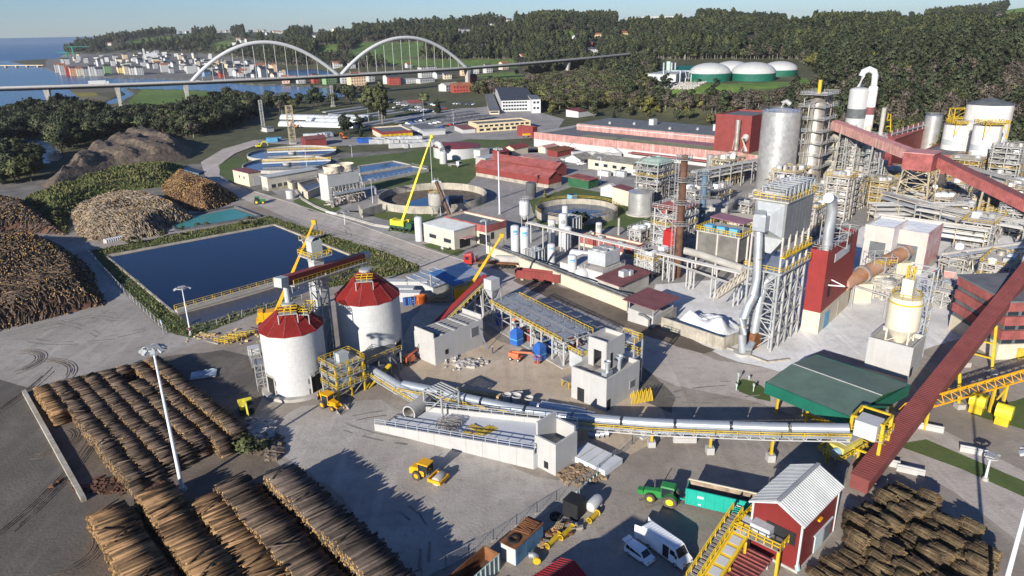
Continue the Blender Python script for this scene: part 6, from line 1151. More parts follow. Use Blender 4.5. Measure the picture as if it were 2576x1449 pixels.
mat('grey_case',(.22,.225,.225),.6,.2,var=.12,wave=(.35,'X',.02)); BT,BA,_,BLL,_,_,_,bm=baghouse(); ex=V(cos(VD),sin(VD),0); ey=V(-sin(VD),cos(VD),0)
def bigduct():
 p0=at(1867,890); T=thing('exhaust_duct','tall polished steel exhaust duct rising with a kink to the filter','duct',p0); r=hyp(p0[0],p0[1]); pts=[p0,atr(1868,840,r),atr(1870,800,r+.3),atr(1884,768,r+1),atr(1898,742,r+1.6),atr(1903,700,r+2),atr(1908,600,r+2.6),atr(1911,556,r+3)]; XT(pts,.85,18).o('duct','galv',T,W=1)
 top=pts[-1]; q=BA-ex*4.6+ey*BLL/2+V(0,0,bm); XB(top+V(0,0,1),q+V(0,0,.6),2.2,2.6).o('box_duct','galv',T,W=1)
 for f,k in ((1,2),(3,4),(5,6)):
  c=(pts[f]+pts[k])/2; dd=pts[k]-pts[f]; dd/=NRM(dd); XC(c-dd*.15,c+dd*.15,.98,n=18).o('flange','steel_dirty',T,W=1)
 q2=at(1893,872)+V(0,0,1.6); XC(q2-ey*1.0,q2+ey*1.0,2.0,n=20).o('fan_casing','rust',T,W=1); XT([p0+V(0,0,1.5),p0+V(1.2,0,1.2),q2],.8,12).o('fan_duct','galv',T,W=1); XL([(1.8,0),(1.8,.5),(.01,.5)],n=20).o('base','conc',T)
 T=thing('return_duct','curved grey duct joining the fan beside the tall exhaust duct','duct',at(1893,872)); XT([q2+V(0,0,1),q2+V(.6,0.3,9),q2+V(1.6,.8,12.5),q2+V(4.2,2,14.5),q2+V(8,4,15.2)],.95,14).o('duct','galv',T,W=1)
bigduct()
T=bldg('red_stair_tower','tall windowless dark red cladding tower on concrete base with white panel','tower',2056,840,633,2040,2160,'red_bright','conc','par',a=VD+.06); LR,LL,h=dims(T)
X0(-.04,LR+.04,-.06,.01,0,h*.26).b0(-.06,.01,-.04,LL,0,h*.26).o('plinth','cream',T); X0(LR*.25,LR*.75,-.08,.02,h*.80,h*.9).o('panel','white_clean',T); X0(LR*.15,LR*.32,-.1,.02,0,h*.2).o('door','blue_lt',T); X0(LR*.6,LR*.75,-.1,.02,0,h*.2).o('door','cream',T)
X0(LR*.16,LR*.22,-.09,.02,h*.4,h*.56).o('slot','black',T); XB((LR*.14,-.1,h*.56),(LR*.3,-2.6,h*.52),.25).bar((LR*.22,-.1,h*.6),(LR*.3,-2.6,h*.52),.2).o('hoist_arm','dusty_pink',T)
XR([(0,0,h),(LR,0,h),(LR,LL,h),(0,LL,h)],closed=1,w=.08).o('railing','struct',T)
T=thing('vent_tower','steel exhaust bend with lattice cage on top of the red tower','stack',at(2062,800)); p=V(*bpy.data.objects['red_stair_tower'].location)+ex*2+ey*1.2+V(0,0,h-.6); XT([p,p+V(0,0,5),p+V(0,0,9),p-ex*.9+V(0,0,11.5),p-ex*3+V(0,0,12.2)],1.1,14).o('duct','galv',T,W=1); XG(p[0]-.2,p[0]+4,p[1]-.5,p[1]+3.5,p[2]+.6,p[2]+6,1,1,3,.16).o('cage','struct',T,W=1)
def kiln():
 a=at(2150,760)+V(0,0,hgt(at(2150,760),694)); T=thing('rotary_kiln','thick rust brown rotary kiln shell lying on concrete piers','kiln',at(2190,740)); P=[atr(2120,716,178),atr(2168,690,184),atr(2280,632,203)]
 XC(P[0],P[2],1.75,n=28).o('shell','kiln_rust',T,W=1)
 for f in (.3,.55,.93): c=P[0]+(P[2]-P[0])*f; d=(P[2]-P[0])/NRM(P[2]-P[0]); XC(c-d*.4,c+d*.4,2.15,n=28).o('riding_ring','steel_dirty',T,W=1); X0(c[0]-2.2,c[0]+2.2,c[1]-1.6,c[1]+1.6,0,c[2]-2.1).o('pier','cream',T,W=1)
 c=P[0]+(P[2]-P[0])*.55; XG(c[0]-2.8,c[0]+2.8,c[1]-2.8,c[1]+2.8,0,c[2]+3,2,2,4,.16).o('girth_scaffold','struct',T,W=1); XR([(c[0]-2.8,c[1]-2.8,c[2]+1),(c[0]+2.8,c[1]-2.8,c[2]+1)],w=.14).o('railing','yellow',T,W=1)
mat('kiln_rust',(.33,.135,.05),.9,.1,var=.25,c2=(.45,.3,.22),ns=.25); kiln()
for pr in ((2230,690,575,2178,2262,'lower white lime-dusted kiln hood house',12),(2317,692,588,2234,2367,'tall white lime-dusted kiln hood house with pink right wall',14)):
 T=bldg('kiln_house',pr[5],'building',pr[0],pr[1],pr[2],pr[3],pr[4],'dusty','limepowder','par',LR=pr[6],par=.5); LR,LL,h=dims(T); X0(.05,LR,-.06,.02,h*.15 if LR>13 else 0,h).o('right_wall','dusty_red' if LR>13 else 'dusty_pink',T); X0(-.12,.1,LL*.2,LL*.75,h*.28,h*.66).o('opening','grey_dark',T)
T=bldg('lime_silo_house','plain white cube building carrying the cream silo','building',2284,954,876,2186,2330,'conc_new','conc','par',par=.9,wins=(('R',.05,.25,.02,.3,1,1.4,'black'),)); LR,LL,h=dims(T); cpt=V(*T.location)+ex*LR*.5+ey*LL*.45+V(0,0,h-.9)
for k in range(3): X0(-.03,.0,.05,LL-.05,h*k/3+.03,h*(k+1)/3-.03).o('wall_panel','conc_new',T)
z0_=hgt(cpt,822)-cpt[2]; z1_=hgt(cpt,752)-cpt[2]; T=thing('cream_silo','cream silo with yellow top rail standing on four legs','silo',cpt,VD); r=3.0
XL([(r,z0_),(r,z1_),(r*.9,z1_+.5),(.01,z1_+.7)],n=28).o('wall','cream_light',T); XL([(r,z0_),(.7,z0_-3.4),(.7,z0_-3.8)],n=28).o('hopper','cream_light',T)
for k in range(4): t=PI/4+k*PI/2; XB((r*.92*cos(t),r*.92*sin(t),0),(r*.92*cos(t),r*.92*sin(t),z0_+1),.3).o('leg','cream_light',T); XB((r*.92*cos(t),r*.92*sin(t),.2),(r*.92*cos(t+1.57),r*.92*sin(t+1.57),z0_),.15).o('brace','cream_light',T)
XL([(r+.02,z1_-.6),(r+.06,z1_-.6),(r+.06,z1_-.3),(r+.02,z1_-.3)],n=28).o('yellow_band','yellow',T); XR([(r*.9*cos(t),r*.9*sin(t),z1_+.4) for t in np.linspace(0,6.28,11)],w=.09).o('railing','yellow',T); X0(-1,1,-1,1,z1_+.6,z1_+4.2).o('filter_box','cream_light',T); XG(-.6,.6,-.6,.6,z1_+4.2,z1_+6.5,1,1,2,.15).o('vent_frame','yellow',T)
T=thing('stair_scaffold','galvanised stair tower beside the cream silo','stair tower',V(*bpy.data.objects['lime_silo_house'].location)+ex*9.5+ey*1.0,VD); XG(0,3.2,0,4.4,0,19,1,1,7,.24).o('frame','galv',T)
for k in range(6): XB((.4,1.2+1.8*(k%2),k*2.7),(2.8,1.2+1.8*(k%2),k*2.7+2.7),.8,.2).o('stair','galv',T); XR([(0,0,(k+1)*2.7),(3.2,0,(k+1)*2.7)],w=.1).o('railing','yellow',T)
for x,y,w,yt,l in ((2252,790,20,752,'pale slim silo behind the cream silo'),(2418,838,34,800,'squat white lime hopper by the dark conveyor shade')): tank('lime_vessel',l,x,y,w,yt,'dusty','dome',rise=.2,n=20,legs=2,rails='struct')
def canopy():
 c=[at(1926,962,6.2),at(2140,1050,6.2),at(2289,968,6.2),at(2052,892,6.2)]; T=thing('green_canopy','large green metal canopy over the weighbridge lanes','canopy',at(1926,985)); m01=(c[0]+c[3])/2; m12=(c[1]+c[2])/2; hh=V(0,0,.9)
 XA([c[0],c[1],m12+hh,m01+hh],[(0,1,2,3)]).o('roof_sheet','green_roof',T,W=1); XA([m01+hh,m12+hh,c[2],c[3]],[(0,1,2,3)]).o('roof_sheet','green_roof',T,W=1); q=XB(m01+hh+V(0,0,.06),m12+hh+V(0,0,.06),.2,.12); q.o('ridge','struct',T,W=1)
 for i in range(4):
  p,k=c[i],c[(i+1)%4]; XB(p+V(0,0,-1.0),k+V(0,0,-1.0),.15,2.1).o('fascia','green_metal',T,W=1)
 XA([p-V(0,0,.25) for p in c],[(0,3,2,1)]).o('soffit','green_dk',T,W=1)
 for p in (c[0]*.9+c[2]*.1,c[1]*.9+c[3]*.1,c[2]*.9+c[0]*.1,c[3]*.9+c[1]*.1,c[0]*.5+c[1]*.45+c[2]*.05): XB((p[0],p[1],0),(p[0],p[1],5.9),.35).o('post','yellow',T,W=1)
 T=thing('ticket_booth','cream ticket booth with yellow base under canopy edge','booth',at(2092,1070),VD); X0(0,3,0,5,0,2.6).o('wall','cream',T); X0(-.05,3.05,-.05,5.05,0,.7).o('base','yellow',T); X0(-.2,3.2,-.2,5.2,2.603,2.8).o('roof','greyroof',T)
canopy()
A=at(2505,905); h=hgt(A,762); T=thing('screening_building','red banded building with window strips over cream base beside conveyor','building',A,VD-.78); L=40
X0(0,L,0,16,0,h*.27).o('base_wall','cream',T)
for k in range(3):
 z0=h*(.27+.245*k); X0(.3,L,.3,16,z0,z0+h*.09).o('window_band','grey_dark',T); X0(-.15,L,-.15,16,z0+h*.09,z0+h*.245).o('cladding_band','red_dusty',T)
 for i in range(14): X0(.5+i*2.8,2.6+i*2.8,.22,.3,z0+.1,z0+h*.085).o('window','glass',T)
X0(-.3,L,-.3,16.3,h+.06,h+.4).o('roof','greyroof',T)
for i in range(3): X0(4+i*9,7.5+i*9,-.06,.02,0,h*.2).o('door','yellow_old',T)
def yboom():
 a,b=at(2262,1092)+V(0,0,4.2),at(2640,1005)+V(0,0,6.5); T=thing('boom_conveyor','yellow triangular lattice boom stretching beside the red conveyor','conveyor',at(2262,1110)); d=(b-a); L=NRM(d); n=np.cross(d/L,(0,0,1.)); n/=NRM(n); k=18; q=B(); pt=lambda i,j:a+d*i/k+(n*.85 if j==0 else -n*.85 if j==1 else V(0,0,1.5))
 for j in range(3): q.bar(pt(0,j),pt(k,j),.2)
 q.o('chord','amber',T,W=1); q=B()
 for i in range(k):
  for j in range(3): q.bar(pt(i,j),pt(i,(j+1)%3),.1).bar(pt(i,j),pt(i+1,(j+1)%3),.1)
 q.o('bracing','amber',T,W=1); XB(a+V(0,0,.4),b+V(0,0,.4),1.0,.25).o('belt','grey_dark',T,W=1)
 for f in (.12,.62): p=a+d*f; XB((p[0]-1,p[1],0),(p[0]-1,p[1],p[2]),.4).bar((p[0]+1,p[1],0),(p[0]+1,p[1],p[2]),.4).bar((p[0]-1,p[1],1),(p[0]+1,p[1],p[2]-1),.2).o('leg','yellow',T,W=1)
 for x,y in ((2455,1035),(2520,1065)):
  P=at(x,y); T=thing('drive_unit','rounded yellow drive housing beside the lattice boom','machine',P,VD,'yellow drive housings'); b2=XL([(.01,-1.2),(1.3,-1.2),(1.3,1.2),(.01,1.2)],n=16); b2.v=[(x_,z_,y_+2.3) for x_,y_,z_ in b2.v]; b2.o('drum_cover','crane_yel',T); X0(-1,1,-1,1,0,1.6).o('stand','yellow',T); X0(1,2.4,-.5,.5,1.2,2.2).o('motor','yellow_old',T)
yboom()
# ------------------------------------------------ pipe racks and clutter of the process area
def rack(label,p,q,z,w,n,lev,m='struct_tan',pm='steel_dirty',seed=1,name='pipe_rack'):
 a,b=at(*p),at(*q); d=b-a; L=NRM(d); T=thing(name,label,'pipe rack',a,math.atan2(d[1],d[0])); k=max(2,int(L/7)); g=RR(seed)
 for i in range(k+1):
  for s in (-1,1): XB((L*i/k,s*w/2,0),(L*i/k,s*w/2,z+.2),.3).o('column',m,T)
  for l in range(lev): XB((L*i/k,-w/2,z-l*1.6),(L*i/k,w/2,z-l*1.6),.25).o('beam',m,T)
 for l in range(lev):
  for j in range(n):
   r=g.choice([.12,.18,.25,.4]); y=-w/2+w*(j+.5)/n; XT([(g.uniform(-1,0),y,z-l*1.6+r+.13),(L+g.uniform(0,1),y,z-l*1.6+r+.13)],r,8).o('pipe',g.choice([pm,'struct','white','galv','dusty']),T)
 return T
rack('dense multi-level pipe rack behind the kiln house',(2225,545),(2470,625),8,6,7,3,seed=3); rack('pipe rack crossing in front of the transfer tower',(2190,560),(2420,560),6,5,6,3,seed=4); rack('long pipe bridge from the gas tanks to the baghouse',(1330,612),(1860,752),6.5,2.2,4,1,'white','white',seed=5); rack('pipe rack between recovery boiler and chip tower',(1740,490),(1905,455),9,4,6,3,'struct','struct',seed=6); rack('pipe rack over the lime yard edge',(2370,690),(2576,660),5,3,5,2,'struct','galv',seed=7); rack('white pipe bridge with thick pale main',(1640,690),(1850,770),5.0,1.6,2,1,'white','white',seed=8)
T=thing('steam_main','thick pale insulated steam main on the pipe bridge','pipe',at(1700,700)); XT([at(1705,690)+V(0,0,7.2),at(1760,705)+V(0,0,7.2),at(1865,745)+V(0,0,7.2)],1.0,14).o('pipe','conc',T,W=1)
T=thing('lattice_bridge','tan lattice footbridge running into the steel frame','footbridge',at(1790,780)); a,b=at(1790,808)+V(0,0,5),at(1885,775)+V(0,0,9); n_=10; q=B()
for s in (V(0,0,0),V(1.8,1.8,0),V(0,0,2.2),V(1.8,1.8,2.2)): q.bar(a+s,b+s,.2)
for i in range(n_): p=a+(b-a)*i/n_; r_=a+(b-a)*(i+1)/n_; q.bar(p,r_+V(0,0,2.2),.12).bar(p+V(1.8,1.8,0),r_+V(1.8,1.8,2.2),.12).bar(p,p+V(0,0,2.2),.12)
q.o('truss','cream',T,W=1)
def darkhopper():
 A,h,lr,ll=fit(1850,705,590,1737,1885); T=thing('chip_bin','square dark concrete bin tapering to a hopper with blue drives on top','bin',A,VD); LR,LL=10,12; zt=hgt(A,600); zb=zt*.42
 X0(0,LR,0,LL,zb,zt).o('bin_wall','grey_conc',T); XA([(0,0,zb),(LR,0,zb),(LR,LL,zb),(0,LL,zb),(LR*.3,LL*.3,1.5),(LR*.7,LL*.3,1.5),(LR*.7,LL*.7,1.5),(LR*.3,LL*.7,1.5)],[(0,4,5,1),(1,5,6,2),(2,6,7,3),(3,7,4,0),(4,7,6,5)]).o('hopper','grey_conc',T)
 for y in (0,LL/2,LL): XB((-.2,y,0),(-.2,y,zt),.45).o('column','dusty',T)
 for x in (LR/2,LR): XB((x,-.2,0),(x,-.2,zt),.45).o('column','dusty',T)
 X0(-.5,LR+.5,-.5,LL+.5,zt,zt+.3).o('top_deck','conc',T); XR([(-.5,-.5,zt+.3),(LR+.5,-.5,zt+.3),(LR+.5,LL+.5,zt+.3),(-.5,LL+.5,zt+.3)],1.2,1.3,.16,closed=1).o('railing','yellow',T)
 for k in range(3): X0(.5,2.2,1+k*3.6,3.4+k*3.6,zt+.3,zt+2).o('drive','blue_lt',T)
 XA([(4,1,zt+2.6),(10,1,zt+2.6),(10,LL-1,zt+3.2),(4,LL-1,zt+3.2),(4,1,zt+2.8),(10,1,zt+2.8),(10,LL-1,zt+3.4),(4,LL-1,zt+3.4)],[(3,2,1,0),(4,5,6,7),(0,1,5,4),(1,2,6,5),(2,3,7,6),(3,0,4,7)]).o('drive_canopy','purple',T)
 for x,y in ((4.2,1.2),(9.8,1.2),(4.2,LL-1.2),(9.8,LL-1.2)): XB((x,y,zt+.3),(x,y,zt+2.9),.15).o('canopy_post','struct',T)
mat('grey_conc',(.17,.16,.145),.95,var=.18,dirt=((.1,.095,.085),.6),bump=.03); darkhopper()
def stack(x,y,w,yt,m,label,cage=True):
 c,r,h=cylfit(x,y,w,yt); T=thing('chimney_stack',label,'chimney',c); XL([(r*1.15,0),(r,h*.5),(r*.95,h),(r*.8,h)],n=20).o('shaft',m,T)
 for f in (.45,.62,.8,.97): XL([(r,h*f-.1),(r+1.1,h*f-.1),(r+1.1,h*f),(r,h*f)],n=20).o('platform','struct',T); XR([((r+1.1)*cos(t),(r+1.1)*sin(t),h*f) for t in np.linspace(0,6.28,11)],w=.08).o('railing','struct',T)
 if cage: q=XG(-r-1.2,-r-.4,-.4,.4,0,h,1,1,int(h/1.5),.08,br=False); q.o('ladder_cage','struct',T)
stack(1703,700,17,392,'rust_dark','tall brown chimney stack with caged ladder before the dark bin'); stack(1762,600,15,434,'stack_blue','slate blue chimney stack behind the dark bin',False)
def evap(x,y,yt,label,w=12,d=9,lev=7,top='green_pale',m='struct',seed=1):
 P=at(x,y); h=hgt(P,yt); T=thing('process_structure',label,'structure',P,VD); g=RR(seed); XG(0,w,0,d,0,h*.92,3,2,lev,.35).o('frame',m,T)
 for k in range(1,lev+1):
  z=h*.92*k/lev; X0(-.6,w+.6,-.6,d+.6,z-.18,z).o('floor',g.choice([m,'dusty','conc']),T); XR([(-.6,-.6,z),(w+.6,-.6,z),(w+.6,d+.6,z),(-.6,d+.6,z)],1.1,1.8,.1,closed=1).o('railing',g.choice([m,'yellow_old',m]),T)
  for j in range(4): cx,cy=g.uniform(1,w-1),g.uniform(1,d-1); q=B(); hh=h*.92/lev*.8; (q.lathe([(1.1,z),(1.1,z+hh*.8),(.3,z+hh)],(cx,cy,0),14) if g.random()<.5 else q.b0(cx-1.2,cx+1.2,cy-.9,cy+.9,z,z+hh*.7)); q.o('equipment',g.choice(['dusty','steel_dirty','grey_paint','struct',top]),T)
 b=B()
 for k in range(14): x0,y0=g.uniform(-.5,w),g.choice([-.9,d+.9,g.uniform(0,d)]); z0=g.uniform(0,h*.5); z1=g.uniform(h*.4,h); b.tube([(x0,y0,z0),(x0,y0,z1),(x0+g.uniform(-4,4),y0,z1)],g.uniform(.12,.35),6)
 b.o('pipework','steel_dirty',T)
 if top: XA([(-.8,-.8,h*.92),(w+.8,-.8,h*.92),(w+.8,d+.8,h*.92),(-.8,d+.8,h*.92),(w*.25,d*.2,h),(w*.75,d*.2,h),(w*.75,d*.8,h),(w*.25,d*.8,h)],[(0,1,5,4),(1,2,6,5),(2,3,7,6),(3,0,4,7),(4,5,6,7)]).o('roof',top,T)
 return T
evap(1650,530,405,'multi-level process tower with pale green roof and railings',10,9,7,seed=1); evap(1700,640,520,'open steel structure under a small red roof beside brown stack',10,8,5,'red_dusty','white',2); evap(2450,470,400,'crowded evaporator structure with pipes at the right',14,10,6,None,'struct_tan',3); evap(2545,480,365,'tall steel evaporator frame with pale vessels at the right edge',12,9,8,None,'struct',4); evap(1990,520,430,'low dusty steel structure in front of the bleach tower',12,8,4,None,'dusty',5); evap(2120,560,440,'dust-white scaffold tower with yellow rails by kiln house',8,7,7,None,'dusty',6); evap(2480,640,560,'steel service structure over the lime yard',16,7,4,None,'struct',7); evap(1830,470,400,'open pipe structure beside the steel tower',14,8,4,None,'struct_tan',8); evap(1640,700,640,'white dusty steel frame behind the maroon roofed house',9,5,4,None,'white',9); evap(2330,470,425,'pipe gallery structure beneath the pink conveyor',14,8,3,None,'struct_tan',10); evap(2040,600,520,'railed steel structure behind the baghouse filter',9,6,6,None,'dusty',11)
tk=[(1700,560,74,515,'conc','wide flat grey tank under the brown stack','flat'),(1860,600,86,558,'cream','broad cream tank with walkway behind the dark bin','flat'),(1800,560,80,520,'conc','wide pale tank beside the slate blue stack','flat'),(1804,448,22,395,'white_clean','bright white standing tank by the pipe structure','dome'),(1785,430,18,392,'steel','steel standing vessel near the white tank','dome'),(1840,440,18,412,'steel','short steel vessel beside the pipe structure','dome'),(2245,470,60,430,'steel_dirty','wide steel tank below the transfer house','cone'),(2395,500,58,478,'galv','galvanised low tank in front of the red screen house','cone'),(2360,570,42,530,'steel','steel tank beside the dusty kiln house roof','flat'),(2400,600,32,572,'steel_dirty','small dull steel tank in the pipe yard','flat'),(2445,595,48,562,'dusty','pale dusty tank in the pipe yard','cone'),(2480,445,36,405,'steel','domed polished vessel in the evaporator group','dome'),(2510,420,30,370,'galv','galvanised vessel behind the evaporator group','dome'),(2555,495,28,452,'white_clean','white vessel below the descending conveyor','dome'),(2100,430,30,380,'cream','cream streaked vessel below the pink conveyor','flat'),(2350,430,30,398,'conc','grey vessel beside the screen house','cone')]
for x,y,w,yt,m,l,rf in tk: tank('process_tank',l,x,y,w,yt,m,rf,rise=.12,rails='struct' if w>30 else None,n=26,bands=((.3,.65),m) if w>30 else None,ladder=4.2)
T=thing('hoist_portal','bright red portal frame house beside the brown stack','portal',at(1690,680),VD); X0(0,.9,0,3.4,5,11).b0(4,4.9,0,3.4,5,11).b0(.9,4,0,3.4,9.6,11.3).b0(.9,4,0,3.4,5,6).o('frame','redpaint',T);
for x,y in ((.45,.4),(4.4,.4),(.45,3),(4.4,3)): XB((x,y,0),(x,y,5),.3).o('leg','white',T)
T=thing('dump_tray','small red and white skid box in the lime yard','box',at(2400,706),VD+.2); X0(0,5,0,2.6,.2,2.2).o('body','red_faded',T); X0(-.1,5.1,-.1,2.7,2.2,2.4).o('lid','dusty',T)
T=thing('pipe_goalpost','grey goalpost pipe frame standing in the lime yard','frame',at(2145,770)); a,b=at(2140,772),at(2222,800); XB(a,a+V(0,0,5.5),.35).bar(b,b+V(0,0,5.5),.35).bar(a+V(0,0,5.5),b+V(0,0,5.5),.4).o('frame','struct',T,W=1)
T=thing('loader','small orange and black telescopic loader in the lime yard','loader',at(2352,700),.6); X0(-1.6,1.2,-.9,.9,.6,1.6).o('body','grey_dark',T); X0(-.6,.6,-.9,.1,1.6,2.5).o('cab','glass',T); XB((-1.4,.5,1.7),(3,.5,2.2),.3).o('boom','orange',T)
for x in (-1.1,.8):
 for s in (-1,1): XC((x,s*.8,.5),(x,s*1.1,.5),.5,n=12).o('wheel','rubber',T)
car(at(2532,752),.7,'red','red car parked in the shade of the red conveyor',None)
for x,y in ((2388,742),(2412,740),(2440,744)): tag(X0(-.7,.7,-.6,.6,0,1.3).o('concrete_block','conc'),'pale concrete block on the lime yard floor','block','concrete blocks on the lime yard').location=tuple(at(x,y))
_wm2={'struct':'grey','struct_tan':'tan','dusty':'dust-white','white':'white'}
for i,(x,y,yt,w,d,lev,m,wh) in enumerate([(1745,545,478,9,7,4,'struct','beside the slate blue stack'),(1705,505,448,9,6,4,'struct_tan','behind the brown stack'),(1880,560,512,12,6,3,'dusty','at the foot of the steel tower'),(1890,650,590,7,6,4,'dusty','between dark bin and baghouse'),(2225,525,455,9,6,5,'struct_tan','below the pink conveyor'),(2290,500,448,14,6,3,'dusty','behind the lattice tower'),(2380,545,500,12,6,3,'struct_tan','in the pipe yard behind the kiln house'),(2440,565,515,12,6,3,'struct','in the pipe yard before the red screen house'),(2500,565,490,10,7,5,'struct_tan','under the descending conveyor'),(2570,600,520,10,7,5,'struct','beside the descending conveyor foot'),(2205,480,405,8,6,6,'dusty','beside the narrow scrubber column'),(2155,530,440,7,6,7,'dusty','behind the kiln hood house'),(2075,545,465,8,6,6,'struct','behind the red cladding tower'),(1965,500,440,10,5,3,'struct_tan','before the bleach tower'),(2420,690,650,12,5,2,'struct','at the back of the lime yard'),(2530,720,668,12,6,3,'dusty','at the lime yard corner by the red conveyor'),(2420,505,462,10,6,3,'dusty','beside the galvanised low tank'),(2345,520,480,9,5,3,'struct_tan','beneath the transfer house'),(1790,520,480,14,5,2,'struct','between the two wide pale tanks'),(1610,610,580,8,4,2,'white','beside the red roofed station'),(2560,560,470,8,6,6,'struct_tan','next to the white vessel'),(2240,760,715,6,4,3,'dusty','under the rotary kiln'),(2390,780,735,9,4,2,'struct','in front of the striped red building')]):
 evap(x,y,yt,_wm2[m]+' railed process frame '+wh,w,d,lev,None,m,50+i)
for i,(p_,q_,z,w,n,lv,m,l) in enumerate([((2200,600),(2470,640),7,5,6,3,'struct_tan','wide three-tier pipe rack behind the kiln house roof'),((2300,585),(2570,640),9,4,5,2,'struct','high pipe rack toward the right edge'),((2180,505),(2330,545),7,5,6,3,'dusty','dusty pipe rack under the pink conveyor'),((1900,520),(2060,560),6,4,6,2,'dusty','dusty pipe rack behind the baghouse'),((1660,600),(1760,575),5,3,5,2,'white','pale pipe rack beside the dark bin'),((2420,470),(2576,520),8,4,6,3,'struct_tan','pipe rack before the evaporators')]): rack(l,p_,q_,z,w,n,lv,m,seed=30+i)
# ------------------------------------------------ logs
def logmesh(name,P0,P1,R,barks,seed=0,n=6):
 """many tapered logs as one mesh: bark sides, pale cut ends"""
 k=len(P0); d=P1-P0; d/=NRM(d,axis=1)[:,None]; a=np.cross(d,np.array([0,0,1.])+.01); a/=NRM(a,axis=1)[:,None]; b=np.cross(d,a); t=np.arange(n)*2*np.pi/n
 ring=(np.cos(t)[None,:,None]*a[:,None,:]+np.sin(t)[None,:,None]*b[:,None,:])*R[:,None,None]; v=np.concatenate([P0[:,None,:]+ring,P1[:,None,:]+ring*.85],1).reshape(-1,3)
 base=np.arange(k)[:,None]*2*n; q=np.stack([np.arange(n),(np.arange(n)+1)%n,n+(np.arange(n)+1)%n,n+np.arange(n)],1); F4=(base[:,:,None]+q[None]).reshape(-1,4); e0=base+np.arange(n-1,-1,-1)[None]; e1=base+n+np.arange(n)[None]
 me=bpy.data.meshes.new(name); me.vertices.add(len(v)); me.vertices.foreach_set('co',v.astype(np.float32).ravel()); lp=np.concatenate([F4.ravel(),e0.ravel(),e1.ravel()]); me.loops.add(len(lp)); me.loops.foreach_set('vertex_index',lp.astype(np.int32))
 st=np.concatenate([np.arange(len(F4))*4,len(F4)*4+np.arange(2*k)*n]); me.polygons.add(len(st)); me.polygons.foreach_set('loop_start',st.astype(np.int32)); mi=np.concatenate([np.zeros(len(F4),int),np.ones(2*k,int)]); me.polygons.foreach_set('material_index',mi.astype(np.int32)); me.update(calc_edges=True)
 for m in barks: me.materials.append(C(m))
 return me
def row(name,label,A,u,v,L,ll,h,bark,seed,group,gaps=()):
 """a stacked row: logs lie along v, the row runs along u for L metres"""
 g=np.random.default_rng(seed); P0=[];P1=[];R=[]; r=.15 if ll<4 else .185; nc=int(L/(r*1.9)); hv=h*(.92+.12*vnoise(np.arange(nc)*.29,np.zeros(nc)+seed,6.5,seed)); sh=(vnoise(np.arange(nc)*.29,np.zeros(nc)+seed,5,seed+3)-.5)*.3
 for i in range(nc):
  s=(i+.5)*L/nc
  if any(a<s/L<b for a,b in gaps): continue
  edge=min(s,L-s); hh=min(hv[i],.6+edge*1.6); nl=int(hh/(r*1.75))
  for j in range(nl):
   top=j>=nl-2;
   if not top and not (i<4 or i>nc-5) and g.random()<.25: pass
   rr=r*g.uniform(.7,1.25); p=A+u*(s+g.uniform(-.12,.12)+(j%2)*r)+v*(sh[i]+g.uniform(-.28,.28)); p=p+V(0,0,r+j*r*1.75+g.uniform(-.04,.04)); ang=g.normal(0,.02 if not top else .04); dd=v*cos(ang)+u*sin(ang)+V(0,0,g.normal(0,.01 if not top else .015)); l=ll*g.uniform(.93,1.05); P0.append(p); P1.append(p+dd*l); R.append(rr)
  if g.random()<.1: p=A+u*s+v*(sh[i]+g.uniform(-.4,.5))+V(0,0,hh+.12); ang=g.normal(0,.3); P0.append(p); P1.append(p+(v*cos(ang)+u*sin(ang))*ll*g.uniform(.7,1.0)+V(0,0,g.uniform(-.1,.1))); R.append(r*g.uniform(.5,.9))
 T=thing(name,label,'log stack',A,0,group); P0=np.array(P0)-A; P1=np.array(P1)-A; me=logmesh('logs',P0,P1,np.array(R),(bark,'log_end')); o=bpy.data.objects.new('stacked_logs',me); COL.objects.link(o); o.parent=T; o['kind']='stuff'
 return T
ORD=['first','second','third','fourth','fifth','sixth','seventh','eighth','ninth']
def fieldA():
 c0=at(78,972,2.4); c1=at(395,893,2.4); c2=at(268,1232,2.4); u=(c2-c0)*V(1,1,0); Lu=NRM(u); u/=Lu; v=V(-u[1],u[0],0); W=float((c1-c0)@v); n=8; w=W/n; off=float((c1-c0)@u)
 for i in range(n):
  A=V(c0[0],c0[1],0)+v*(w*i+.1)+u*(off*i/(n-1)*1.0); L=Lu*(.34 if i==0 else 1.0)-(0 if i<2 else 1.0*(i-1))+(3 if i>5 else 0)
  row('log_stack',f'long row of brown logs, {ORD[i]} from the concrete kerb beam',A,u,v,L,w*.93,2.5 if i<7 else 3.0,'bark' if i>2 else 'bark_tan' if i<1 else 'bark',100+i,'log rows of the field by the silos',((.1,.22),) if i==5 else ())
fieldA()
def fieldB():
 u=V(cos(RAD(-48.5)),sin(RAD(-48.5)),0); v=V(-u[1],u[0],0); w=5.4; SP=[(212,1275),(332,1225),(470,1242),(528,1208),(652,1192)]
 for i in range(5):
  A=at(*SP[i],3.4)*V(1,1,0); row('log_stack',f'tall row of longer logs, {ORD[i]} from the muddy track',A,u,v,(44,46,42,46,44)[i],w*.9,(3.4,3.3,3.3,3.5,4.3)[i],('bark_tan','bark_tan','bark_tan','bark','bark_grey')[i],200+i,'log rows of the near field')
fieldB()
